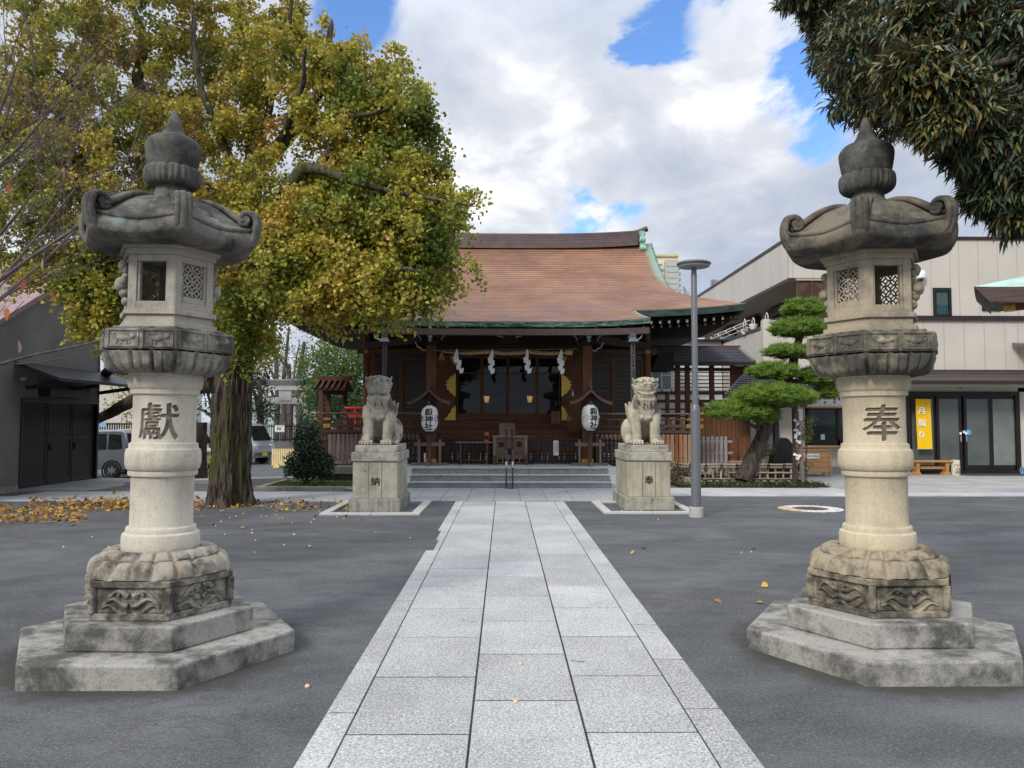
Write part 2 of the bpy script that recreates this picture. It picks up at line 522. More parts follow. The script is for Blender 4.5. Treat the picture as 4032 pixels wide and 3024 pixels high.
def build_ground():
    xs = np.concatenate([[-1500, -400, -120, -60, -35], np.arange(-26, 26.1, .8), [35, 60, 120, 400, 1500]])
    ys = np.concatenate([[-400, -100, -40, -15], np.arange(-8, 44.1, .8), [55, 80, 150, 400, 1500]])
    mb = MB(); n = len(xs)
    mb.v = [(x, y, ground_z(x, y)) for y in ys for x in xs]
    mb.f = [(j*n+i, j*n+i+1, (j+1)*n+i+1, (j+1)*n+i) for j in range(len(ys)-1) for i in range(n-1)]
    mb.mi = [0]*len(mb.f)
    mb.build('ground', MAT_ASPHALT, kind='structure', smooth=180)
    # approach path: three columns of slabs between two borders
    R = []; g = .0015
    def col(x0, x1, y0, pitch, ylist=None):
        ys = [y0 + pitch*k for k in range(-12, 14)]
        for a, b in zip(ys[:-1], ys[1:]):
            a = max(a, -5); b = min(b, 15.30)
            if b-a > .05: R.append((x0+g, x1-g, a+.009, b-.009))
    col(-.775, -.168, 3.94, .872); col(-.160, .404, 4.41, .866); col(.412, .966, 3.96, .869)
    def border(x0, x1, y0, pitch, holes):
        ys = [y0 + pitch*k for k in range(-11, 14)]
        for a, b in zip(ys[:-1], ys[1:]):
            a = max(a, -5); b = min(b, 15.30)
            if b-a < .05: continue
            for h0, h1, part in holes:
                if a < (h0+h1)/2 < b:
                    if part > 0:                      # broken: only a narrow rest of the slab left
                        R.append((x0+part, x1-g, a+.004, b-.004) if x0 < 0 else (x0+g, x1-part, a+.004, b-.004))
                    break
            else: R.append((x0+g, x1-g, a+.008, b-.008))
    border(-.935, -.780, 4.23, .875, [(9.5, 10.3, .09), (10.35, 11.1, .05)])
    border(.971, 1.166, 4.28, .872, [])
    fill = plain('joint_fill', (.040, .040, .039), .95, .1, 0, .3, 9, .4)
    MB().box(-.93, 1.16, -5, 9.4, -.04, .0115).build('path_joints', fill, kind='structure'); MB().box(-.78, 1.16, 9.4, 15.3, -.04, .0115).build('path_joints', fill, kind='structure')
    slabs('path', R, -.05, .016, MAT_PATH, .15)
    # forecourt in front of the steps
    R = []; xs = np.arange(-2.85, 3.3, .53)
    for a, b in zip(xs[:-1], xs[1:]): R.append((a+.004, b-.004, 15.42, 18.36))
    slabs('forecourt', R, -.05, .014, MAT_FORE, .06)
    R = []
    for k in range(14):
        x1 = -2.86 - k*.9; R.append((x1-.896, x1, 15.36, 16.22))
    for k in range(4):
        x1 = -2.86 - k*1.8; R.append((x1-1.79, x1, 16.23, 17.4))
    slabs('pavement', R, -.05, .016, MAT_FORE, .1)
    R = []
    for k in range(17):
        x0 = 2.97 + k*.9; R.append((x0+.004, x0+.892, 16.48, 17.25))
        if k < 5: R.append((x0+.304, x0+1.19, 17.26, 18.42))
    slabs('pavement', R, -.05, .018, slab_mat('pale_pavement', (.40, .40, .40), (.50, .50, .49), .4, 90), .06)
    mb = MB().box(7.45, 40, 17.26, 24, -.05, .012)
    mb.build('concrete_apron', plain('concrete_apron', (.33, .325, .31), .85, .2, var=.14, scale=1.2, bmp=.2), kind='structure')
build_ground()

def kerb_frame(name, label, x0, x1, y0, y1, w):
    t = thing(name, label, 'kerb', ((x0+x1)/2, y0, 0), 'kerbs round the guardian statues')
    m = MAT_KERB
    xm = (x0+x1)/2 + .02
    for a in ((x0, xm-.004, y0, y0+w), (xm+.004, x1, y0, y0+w), (x0, x0+w, y0+w+.004, y1-w-.004), (x1-w, x1, y0+w+.004, y1-w-.004), (x0, x1, y1-w, y1)):
        MB().box(a[0], a[1], a[2], a[3], -.03, .035).build('kerb_stone', m, t, bevel=.008)
    return t
MAT_KERB = stone('kerb_frame_stone', (.46, .455, .43), (.22, .215, .2), .55, .75, 2.5, .3)
kerb_frame('kerb_frame', 'pale stone kerb set in the asphalt round the left guardian statue', -3.07, -1.40, 13.13, 15.30, .15)
kerb_frame('kerb_frame', 'pale stone kerb set in the asphalt round the right guardian statue', 1.69, 3.31, 13.32, 15.26, .15)
# ------------------------------------------------------------------ stone lanterns
def lantern_mats(tag_, warm):
    w = warm
    return dict(
        step=stone('lantern_step_'+tag_, (.33, .318, .285), (.085, .082, .074), .42, .60, 1.7, .45, 110, .7, (.42, .415, .4), .56, .72, 3),
        base=stone('lantern_base_'+tag_, (.34*w[0], .32*w[1], .265*w[2]), (.06, .055, .045), .40, .60, 2.6, .3, 130, .7, (.36, .27, .16), .60, .72, 4),
        lotus=stone('lantern_lotus_'+tag_, (.32*w[0], .29*w[1], .235*w[2]), (.085, .075, .06), .44, .64, 4, .3, 130, .6, (.36, .27, .16), .62, .74, 4),
        shaft=stone('lantern_shaft_'+tag_, (.55*w[0], .51*w[1], .42*w[2]), (.36*w[0], .33*w[1], .26*w[2]), .42, .70, 1.6, .24, 120, .55, (.30, .22, .12), .66, .8, 2.5, streak=.3),
        box=stone('lantern_box_'+tag_, (.40*w[0], .365*w[1], .305*w[2]), (.19, .175, .145), .45, .68, 2.6, .25, 130, .5),
        table=stone('lantern_table_'+tag_, (.30*w[0], .28*w[1], .235*w[2]), (.085, .08, .068), .40, .60, 3.0, .3, 120, .8, (.42, .42, .38), .66, .74, 6),
        roof=stone('lantern_roof_'+tag_, (.165*w[0], .153*w[1], .130*w[2]), (.042, .041, .039), .40, .60, 2.4, .35, 110, .7, (.20, .25, .22), .58, .72, 4),
        finial=stone('lantern_finial_'+tag_, (.125, .123, .107), (.042, .044, .04), .40, .62, 3.0, .35, 110, .6, (.22, .26, .24), .62, .74, 7),
        carve_shade=stone('recess_shade_'+tag_, (.23*w[0], .205*w[1], .165*w[2]), (.13, .115, .09), .4, .6, 5, .2, 120, .4))

def hexpt(R, k): a = math.radians(60*k); return (R*math.cos(a), R*math.sin(a))
def hexring(R): return [hexpt(R, k) for k in range(6)]
def hphi(th): return (th + PI/6) % (PI/3) - PI/6              # angle from the nearest corner
def hexr(th): return math.cos(PI/6)/math.cos(PI/6-abs(hphi(th)))

def stone_lantern(cx, cy, kanji, kdeg, inner, label, mats, seed):
    """inner: +1 when the openwork side faces +X"""
    r_ = random.Random(seed)
    t = thing('stone_lantern', label, 'stone lantern', (cx, cy, 0), 'pair of stone lanterns flanking the path')
    def T(m): return m.xf(lambda p: Vector((p.x+cx, p.y+cy, p.z)))
    T(MB().prism(hexring(.929), -.02, .145)).build('lower_step', mats['step'], t, bevel=.014)
    T(MB().prism(hexring(.643), .146, .30)).build('upper_step', mats['step'], t, bevel=.012)
    # hexagonal pedestal with cloud reliefs
    ped = MB(); ped.prism(hexring(.492), .301, .345); ped.prism(hexring(.468), .345, .505); ped.prism(hexring(.495), .505, .548)
    for k in range(6):                                  # corner posts
        x, y = hexpt(.480, k); ped.lathe([(.026, .345), (.026, .505)], 6, (x, y))
    T(ped).build('pedestal', mats['base'], t, bevel=.006)
    ap = .468*math.cos(PI/6)
    for f in range(6):
        rel = MB(); a = math.radians(30+60*f); n = Vector((math.cos(a), math.sin(a), 0)); tg = Vector((-n.y, n.x, 0))
        def pt(s, z, d=.0): return n*(ap+d) + tg*s + Vector((0, 0, z))
        for sg in (-1, 1):
            for q in range(3):
                z0 = .365+.03*q; pts = []
                for i in range(15):
                    u = i/14; s = sg*(.015 + .165*u)
                    z = z0 + .028*math.sin(u*5.0+q*.8+f) + .07*(1-u)*q/3
                    pts.append(pt(s, z, .004))
                rel.tube(pts, [.017*(1-.75*i/14)+.003 for i in range(15)], 6)
            sp = []                                      # curl at the middle
            for i in range(14):
                an = i/13*4.6; rr = .034*(1-i/17)
                sp.append(pt(sg*(.045 + rr*math.cos(an)), .455 + rr*math.sin(an), .006))
            rel.tube(sp, [.013]*10+[.011, .01, .009, .008], 6)
        T(rel).build('cloud_relief', mats['base'], t, smooth=60)
    # lotus of two tiers of petals
    lot = MB()
    def lotus(u, v):
        th = 2*PI*u; N = 10
        tier = 0 if v < .40 else 1
        vt = v/.40 if tier == 0 else (v-.40)/.60
        if tier == 0: base_r = lerp(.250, .372, vt**.9); z = lerp(.690, .648, vt**1.4)
        else: base_r = lerp(.358, .452, vt**.8); z = lerp(.645, .549, vt**1.35)
        hx = 1 + (hexr(th)/.93-1)*smooth01(v*1.7-.75)*.55
        ph = th*N + (0 if tier else PI)
        lobe = smooth01(abs(math.sin(ph/2))*2.0)          # petal edge
        half = .35+.65*smooth01(abs(math.sin(ph))*1.8)    # two lobes in each petal
        b = .058*math.sin(PI*min(1, .04+vt*.94))**.55*(lobe*half-.22)
        return ((base_r*hx+b*.5)*math.cos(th), (base_r*hx+b*.5)*math.sin(th), z+b*.5)
    lot.surf(lotus, 324, 40, True, flip=True)
    lot.lathe([(.28, .6), (.28, .688)], 40)
    T(lot).build('lotus_base', mats['lotus'], t, smooth=180)
    # round shaft with collars
    prof = [(.0, .688), (.258, .672), (.268, .69), (.270, .72), (.270, .775), (.264, .797), (.250, .806), (.2435, .808), (.2435, .832), (.238, .842), (.222, .846), (.2185, .858), (.2175, 1.0), (.2185, 1.180),
            (.221, 1.184), (.238, 1.186), (.242, 1.204), (.238, 1.220), (.243, 1.222), (.256, 1.236), (.263, 1.27), (.263, 1.335), (.256, 1.362), (.242, 1.370), (.240, 1.372), (.238, 1.402),
            (.2225, 1.408), (.2205, 1.418), (.2195, 1.55), (.2205, 1.728), (.224, 1.733), (.238, 1.735), (.240, 1.766), (.246, 1.770), (.256, 1.785), (.262, 1.815), (.262, 1.862), (.252, 1.88), (.0, 1.882)]
    prof = [(r*.92, z) for r, z in prof]
    sh = T(MB().lathe(prof, 96, cap=False)).build('shaft', mats['shaft'], t, clean=True)
    txt = text_mb(kanji, .285, .05, 0, 3)
    me = bpy.data.meshes.new('x'); me.from_pydata(txt.v, [], txt.f); bm = bmesh.new(); bm.from_mesh(me)
    bmesh.ops.remove_doubles(bm, verts=bm.verts, dist=1e-5)
    for q in range(-7, 8):
        bmesh.ops.bisect_plane(bm, geom=bm.verts[:]+bm.edges[:]+bm.faces[:], plane_co=(q*.02+.001, 0, 0), plane_no=(1, 0, 0))
    bmesh.ops.triangulate(bm, faces=bm.faces[:])
    bm.to_mesh(me); bm.free()
    k = MB(); k.v = [tuple(v.co) for v in me.vertices]; k.f = [tuple(p.vertices) for p in me.polygons]; k.mi = [0]*len(k.f)
    bpy.data.meshes.remove(me)
    a0 = math.radians(kdeg)
    def wrap(rad, depth, dx=0, dy=0):
        def f(p):
            a = a0 + (p.x+dx)/.202; rr = rad + depth*(1 if p.z > 0 else -1)
            return Vector((cx+rr*math.cos(a), cy+rr*math.sin(a), 1.552+(p.y+dy)*.92))
        return f
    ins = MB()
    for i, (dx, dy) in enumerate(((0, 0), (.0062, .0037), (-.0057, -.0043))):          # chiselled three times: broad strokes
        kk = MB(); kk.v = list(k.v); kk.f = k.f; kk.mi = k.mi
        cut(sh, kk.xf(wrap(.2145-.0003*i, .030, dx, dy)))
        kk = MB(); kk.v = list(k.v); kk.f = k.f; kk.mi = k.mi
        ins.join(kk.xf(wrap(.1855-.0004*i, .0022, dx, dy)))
    do_smooth(sh.data, 40)
    ins.build('dark_character', mats['carve_shade'], sh)  # darker glyph inlay: shade of the cut strokes put into the colour
    # table with petals below and animal panels round its edge
    tb = MB()
    def under(u, v):
        th = 2*PI*u; N = 9
        hx = 1+(hexr(th)-1)*smooth01(v*1.5-.3)
        r = lerp(.243, .444, v**.7)*hx; z = 1.878 + .138*v**1.2
        lobe = smooth01(abs(math.sin(th*N))*2.2)*(.55+.45*smooth01(abs(math.sin(2*th*N))*2))
        b = .044*math.sin(PI*min(1, .04+v*.9))**.6*lobe
        return ((r+b*.7)*math.cos(th), (r+b*.7)*math.sin(th), z-b*.7)
    tb.surf(under, 324, 26, True)
    tb.lathe([(.2, 1.876), (.246, 1.878)], 32)
    T(tb).build('lotus_underside', mats['table'], t, smooth=180)
    tt = MB(); tt.prism(hexring(.458), 2.016, 2.148); tt.prism(hexring(.405), 2.148, 2.17)
    T(tt).build('table', mats['table'], t, bevel=.008)
    rel = MB(); ap = .458*math.cos(PI/6)
    for f in range(6):
        a = math.radians(30+60*f); n = Vector((math.cos(a), math.sin(a), 0)); tg = Vector((-n.y, n.x, 0))
        M = Matrix((tg, n, Vector((0, 0, 1)))).transposed()
        for s0 in (-.111, .111):
            for dz, sx, sz in ((.055, .19, .008), (-.048, .19, .008)):
                rel.obox(n*(ap+.002) + tg*s0 + Vector((0, 0, 2.082+dz)), sx, .012, sz, M)
            for ds in (-.095, .095): rel.obox(n*(ap+.002) + tg*(s0+ds) + Vector((0, 0, 2.082)), .008, .012, .11, M)
            c = n*(ap) + tg*s0 + Vector((0, 0, 2.084)); d = r_.choice((-1, 1))
            rel.ell(c, (.050, .013, .020), 10, 6, M)                       # body, head, legs and tail of a small beast
            rel.ell(c + tg*d*.055 + Vector((0, 0, .012)), (.021, .013, .019), 8, 6, M)
            for q in (-.038, -.02, .024, .042):
                rel.tube([c+tg*q+Vector((0, 0, -.01)), c+tg*(q+r_.uniform(-.012, .012))+Vector((0, 0, -.036))], [.008, .006], 5)
            rel.tube([c-tg*d*.045, c-tg*d*.065+Vector((0, 0, .015)), c-tg*d*.06+Vector((0, 0, .033)), c-tg*d*.045+Vector((0, 0, .03))], [.008, .008, .007, .004], 5)
    T(rel).build('animal_relief', mats['table'], t, smooth=60)
    # fire box
    fb = MB()
    for R, z0, z1 in ((.340, 2.170, 2.205), (.310, 2.205, 2.256), (.332, 2.256, 2.290), (.322, 2.655, 2.695), (.352, 2.695, 2.735)): fb.prism(hexring(R), z0, z1)
    R = .306; ap = R*math.cos(PI/6); W = R
    openwork = [270+60*inner, 90, 90+60*inner]
    for f in range(6):
        deg = 30+60*f; a = math.radians(deg); n = Vector((math.cos(a), math.sin(a), 0)); tg = Vector((-n.y, n.x, 0))
        M = Matrix((tg, n, Vector((0, 0, 1)))).transposed()
        def slab(s0, s1, z0, z1, d0, d1): fb.obox(n*(ap-(d0+d1)/2) + tg*((s0+s1)/2) + Vector((0, 0, (z0+z1)/2)), s1-s0, d1-d0, z1-z0, M)
        hw = W/2; lat = MB(); fig = MB()
        slab(-hw+.002, -hw+.052, 2.29, 2.655, 0, .045); slab(hw-.052, hw-.002, 2.29, 2.655, 0, .045)
        slab(-hw+.052, hw-.052, 2.612, 2.655, .002, .045); slab(-hw+.052, hw-.052, 2.29, 2.345, .002, .045)
        slab(-hw+.052, -hw+.068, 2.345, 2.612, .012, .05); slab(hw-.068, hw-.052, 2.345, 2.612, .012, .05)
        isopen = any(abs((deg-o+180) % 360-180) < 1 for o in openwork)
        if isopen:
            slab(-hw+.068, hw-.068, 2.345, 2.385, .01, .04)
            s1, z0, z1 = hw-.068, 2.385, 2.612; d = .076
            rr = d/2*1.03
            for i in range(-3, 4):
                for j in range(-1, 6):
                    for off in (0, .5):
                        pc = ((i+off)*d, z0 + (j+off)*d); run = []
                        for q in range(25):
                            an = 2*PI*q/24; s = pc[0]+rr*math.cos(an); z = pc[1]+rr*math.sin(an)
                            if abs(s) <= s1 and z0 <= z <= z1: run.append(n*(ap-.028)+tg*s+Vector((0, 0, z)))
                            else:
                                if len(run) > 1: lat.tube(run, .0056, 5)
                                run = []
                        if len(run) > 1: lat.tube(run, .0056, 5)
        elif abs(((deg-270+180) % 360)-180) > 1:
            slab(-hw+.06, hw-.06, 2.34, 2.615, .02, .04)                   # closed side with a carved figure
            for z, rr, d in ((2.36, .035, .0), (2.42, .04, .012), (2.47, .052, .03), (2.52, .03, .008), (2.57, .026, .01), (2.60, .034, .028)):
                c = n*(ap+d) + Vector((0, 0, z))
                fig.ell(c, (rr*1.5, rr*.9, rr), 10, 7, M)
                for sg in (-1, 1): fig.ell(c+tg*sg*rr*1.1+Vector((0, 0, r_.uniform(-.02, .02))), rr*.6, 8, 6, M)
        if lat.v: T(lat).build('lattice', mats['box'], t, smooth=60)
        if fig.v: T(fig).build('carved_figure', mats['box'], t, smooth=60)
    T(fb).build('fire_box', mats['box'], t, bevel=.004)
    # roof
    prof = [(.26, 3.072, 0), (.38, 3.062, 0), (.52, 3.036, .02), (.64, 2.994, .08), (.76, 2.938, .25), (.86, 2.888, .5), (.93, 2.868, .8), (.962, 2.860, 1), (.968, 2.842, 1), (.955, 2.832, 1),
            (.985, 2.815, 1), (1.0, 2.79, .95), (.995, 2.755, .85), (.965, 2.735, .7), (.90, 2.715, .5), (.78, 2.705, .25), (.62, 2.71, .05), (.50, 2.718, 0)]
    P_ = curve(prof, 60)
    def kasa(u, v):
        th = 2*PI*u; r, z, l = P_[min(60, int(round(v*60)))]
        c = (1-abs(hphi(th))/(PI/6))
        hx = 1+(hexr(th)-1)*smooth01((r-.3)*1.7)
        rim = smooth01((r-.55)*3)
        return (.60*r*hx*math.cos(th), .60*r*hx*math.sin(th), z + l*.035*c**1.7 - .008*rim*(1-c)*l)
    rf = MB().surf(kasa, 216, 60, True, flip=True)
    T(rf).build('roof', mats['roof'], t, smooth=180)
    sc = MB()
    for k in range(6):
        a = math.radians(60*k); n = Vector((math.cos(a), math.sin(a), 0)); tg = Vector((-n.y, n.x, 0))
        ridge = curve([(.15, 3.068), (.24, 3.070), (.33, 3.044), (.41, 2.998), (.48, 2.950), (.525, 2.935)], 16)
        horn = curve([(.38, 2.725), (.48, 2.738), (.562, 2.778), (.602, 2.842), (.613, 2.92), (.597, 2.978), (.556, 3.0), (.518, 2.985), (.50, 2.948), (.516, 2.916), (.546, 2.916), (.554, 2.944), (.536, 2.952)], 44)
        for off, rr in ((-.036, .021), (0, .026), (.036, .021)):
            sc.tube([n*r+tg*off+Vector((0, 0, z)) for r, z in ridge], [.010]+[rr]*15+[.012], 7)
            sc.tube([n*(r*.985-abs(off)*.12)+tg*off*.95+Vector((0, 0, z)) for r, z in horn], [rr*.5]+[rr]*32+[rr*.9-.0010*i for i in range(12)], 7)
        sc.tube([n*.532-tg*.045+Vector((0, 0, 2.95)), n*.532+tg*.045+Vector((0, 0, 2.95))], .029, 12)
    T(sc).build('roof_scroll', mats['roof'], t, smooth=70)
    # neck, petal ring and jewel
    T(MB().lathe([(.150, 3.03), (.156, 3.062), (.148, 3.072), (.152, 3.084), (.138, 3.098), (.112, 3.13), (.106, 3.21)], 40)).build('finial_neck', mats['finial'], t, smooth=50)
    def ring(u, v):
        th = 2*PI*u; N = 14
        p = curve([(.100, 3.172), (.145, 3.182), (.167, 3.214), (.173, 3.256), (.168, 3.294), (.14, 3.294)], 20)[int(round(v*20))]
        lobe = abs(math.sin(th*N/2))**.5; b = .020*math.sin(PI*v)**.7*(lobe*(.4+.6*abs(math.sin(th*N))))
        top = .016*lobe*smooth01((v-.6)*3)
        return ((p[0]+b)*math.cos(th), (p[0]+b)*math.sin(th), p[1]+top)
    T(MB().surf(ring, 216, 20, True)).build('petal_ring', mats['finial'], t, smooth=180)
    jw = curve([(.12, 3.27), (.150, 3.29), (.168, 3.345), (.182, 3.43), (.180, 3.475), (.150, 3.515), (.098, 3.54), (.066, 3.575), (.044, 3.635), (.025, 3.695), (.014, 3.722), (.003, 3.728)], 44)
    T(MB().lathe(jw, 48)).build('jewel', mats['finial'], t, smooth=180)
    t.rotation_euler = (0, math.radians(.5*inner), 0)               # both lean a little towards the path
    return t
LM = lantern_mats('grey', (1, 1, 1))
LW = lantern_mats('tan', (1.0, .93, .80))
stone_lantern(-2.347, 5.419, '獻', 281, 1, 'tall grey stone lantern left of the path, in front of the yellow ginkgo', LM, 3)
stone_lantern(2.605, 5.470, '奉', 262, -1, 'tall tan stone lantern right of the path, its tip under dark leaves', LW, 5)
# ------------------------------------------------------------------ shrine hall
W_RED = wood('shrine_wood', (.165, .066, .029), (.092, .036, .017), 'z')
W_REDX = wood('shrine_wood_lying', (.155, .064, .03), (.09, .037, .019), 'x')
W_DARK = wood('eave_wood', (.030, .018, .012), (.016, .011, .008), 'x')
W_GREY = wood('weathered_wood', (.215, .165, .13), (.12, .085, .065), 'z')
W_GREYX = wood('weathered_wood_lying', (.20, .155, .125), (.11, .08, .06), 'x')
W_BROWN = wood('brown_wood', (.115, .065, .042), (.06, .034, .023), 'z')
W_BROWNX = wood('brown_wood_lying', (.115, .065, .042), (.06, .034, .023), 'x')
M_GOLD = plain('gilt_metal', (.62, .42, .10), .35, .5, .85, .25, 30, .5, 80)
M_WHITE = plain('white_paint', (.72, .71, .68), .7, .2, 0, .06)
M_BLACKWOOD = wood('black_lacquer_wood', (.020, .020, .026), (.012, .012, .016), 'z', rough=.5)
M_CHAR = plain('ink_black', (.018, .018, .022), .7, .2, 0, .1)
M_PAPER = plain('white_paper', (.80, .80, .79), .8, .15, 0, .03, 8, .05)
M_GUTTER = plain('gutter_brown', (.075, .055, .048), .5, .4, .2, .15)
M_SHOJI = plain('screen_backing', (.070, .075, .080), .6, .3, 0, .12)
M_GLASS = glass('door_glass', (.012, .014, .017), .42, .015)
M_STEPSTONE = slab_mat('step_stone', (.37, .385, .375), (.46, .47, .465), .5, 90)
M_CONC = stone('old_concrete', (.30, .29, .26), (.15, .145, .125), .45, .65, 1.5, .25, 60, .4, streak=.4)

SX = .10
ET = (20.2, 25.6)
def roof_y(t): return ET[1] + (ET[0]-ET[1])*t
def roof_zc(t):
    if t <= 1: return 7.40 - 2.98*(.55*t + .45*(1-(1-t)**2.2))
    return 4.42 - (t-1)/.222*.44
def roof_w(t): return 4.75 if t <= .52 else 4.75 + 1.42*smooth01((t-.52)/.48*.5)*2
def roof_lift(u, t): return (.19*abs(u)**4 + .03*abs(u))*smooth01((t-.35)*1.6) + .06*abs(u)**4*smooth01(1-t*3)

def roof_mat():
    m, t = new_mat('copper_roof')
    uv = t.n('ShaderNodeUVMap', uv_map='UVMap').outputs[0]
    o = t.n('ShaderNodeTexCoord').outputs['Object']
    sep = t.n('ShaderNodeSeparateXYZ', ins={0: uv})
    pat = t.n('ShaderNodeAttribute', attribute_name='col').outputs['Color']
    b = t.n('ShaderNodeTexBrick', offset=.5, ins={'Scale': 1.0, 'Mortar Size': .004, 'Mortar Smooth': .5, 'Brick Width': .9, 'Row Height': .16,
            'Color1': (.88, .88, .88, 1), 'Color2': (1.1, 1.07, 1.04, 1), 'Mortar': (.95, .92, .9, 1)})
    t.put(b.inputs['Vector'], uv)
    big = t.noise(o, .55, 6, .6, .4)
    c = t.mix(t.step(big, .36, .66), (.185, .085, .046), (.285, .146, .082))
    fine = t.noise(t.mapping(o, scale=(1, 1, 4)), 2.6, 5, .65, .3)
    c = t.mix(t.step(fine, .5, .72, 0, .45), c, (.34, .195, .125))
    blue = t.noise(t.mapping(o, loc=(5, 2, 2), scale=(.8, 1.2, 1)), 1.1, 6, .65, .5)
    low = t.step(t.n('ShaderNodeSeparateXYZ', ins={0: o}).outputs[2], 4.2, 5.1, 1, 0)
    c = t.mix(t.math('MULTIPLY', t.step(blue, .46, .64, 0, .65), low), c, (.16, .12, .155))
    c = t.mix(1.0, c, b.outputs['Color'], 'MULTIPLY')
    rw = t.math('FRACT', t.math('DIVIDE', sep.outputs[1], .16))
    c = t.mix(t.step(t.math('ABSOLUTE', t.math('SUBTRACT', rw, .5)), .26, .42, 0, .7), c, (.06, .03, .022))
    e = t.n('ShaderNodeSeparateColor', ins={0: pat}).outputs[0]
    en = t.math('ADD', e, t.math('MULTIPLY', t.math('SUBTRACT', t.noise(o, 3.5, 5), .5), .5))
    c = t.mix(t.step(en, .35, .9, 0, .85), c, (.20, .33, .265))
    row = t.math('FRACT', t.math('DIVIDE', sep.outputs[1], .16))
    h = t.math('ADD', row, t.math('MULTIPLY', fine, .3))
    pbsdf(t, c, .6, .3, .08, bump(t, h, .6, .012))
    return m
def patina_mat():
    m, t = new_mat('copper_patina')
    o = t.n('ShaderNodeTexCoord').outputs['Object']
    a = t.noise(t.mapping(o, scale=(1, 1, 3)), 4.5, 6, .65, .6)
    c = t.mix(t.step(a, .44, .62), (.03, .045, .043), (.12, .24, .195))
    c = t.mix(t.step(t.noise(t.mapping(o, scale=(.8, 1, 30)), 2.2, 3), .52, .62, 0, .55), c, (.28, .42, .35))
    pbsdf(t, c, .6, .3, .1, bump(t, a, .3, .005))
    return m
M_ROOF = roof_mat(); M_PATINA = patina_mat()
M_PATDARK = plain('dark_patina', (.035, .055, .05), .6, .3, .1, .5, 3, .3, 20, (1, 1, 3))
M_PATLIGHT = plain('pale_verdigris', (.27, .47, .37), .6, .3, .1, .25, 6, .3)
M_EDGE = plain('bright_copper_edge', (.52, .42, .30), .5, .4, .3, .15)
M_RIDGE = plain('ridge_copper', (.080, .052, .048), .5, .4, .2, .2, 3, .2)

def roof_sheet(fn, nu, nv, uvfn, patfn, name, parent):
    mb = MB().surf(fn, nu, nv)
    o = mb.build(name, M_ROOF, parent, smooth=180)
    me = o.data
    uvs = np.array([uvfn(i/nu, j/nv) for j in range(nv+1) for i in range(nu+1)], np.float32)
    pat = np.array([patfn(i/nu, j/nv) for j in range(nv+1) for i in range(nu+1)], np.float32)
    l = me.uv_layers.new(name='UVMap')
    vi = np.zeros(len(me.loops), np.int32); me.loops.foreach_get('vertex_index', vi)
    l.data.foreach_set('uv', uvs[vi].ravel())
    a = me.attributes.new('col', 'FLOAT_COLOR', 'POINT'); a.data.foreach_set('color', np.stack([pat]*3+[np.ones_like(pat)], 1).ravel())
    return o

ARC = [0.]
for _i in range(1, 301):
    t0, t1 = (_i-1)/240, _i/240
    ARC.append(ARC[-1] + math.hypot(roof_y(t1)-roof_y(t0), roof_zc(t1)-roof_zc(t0)))
def arc(t): return ARC[min(300, int(t*240))]

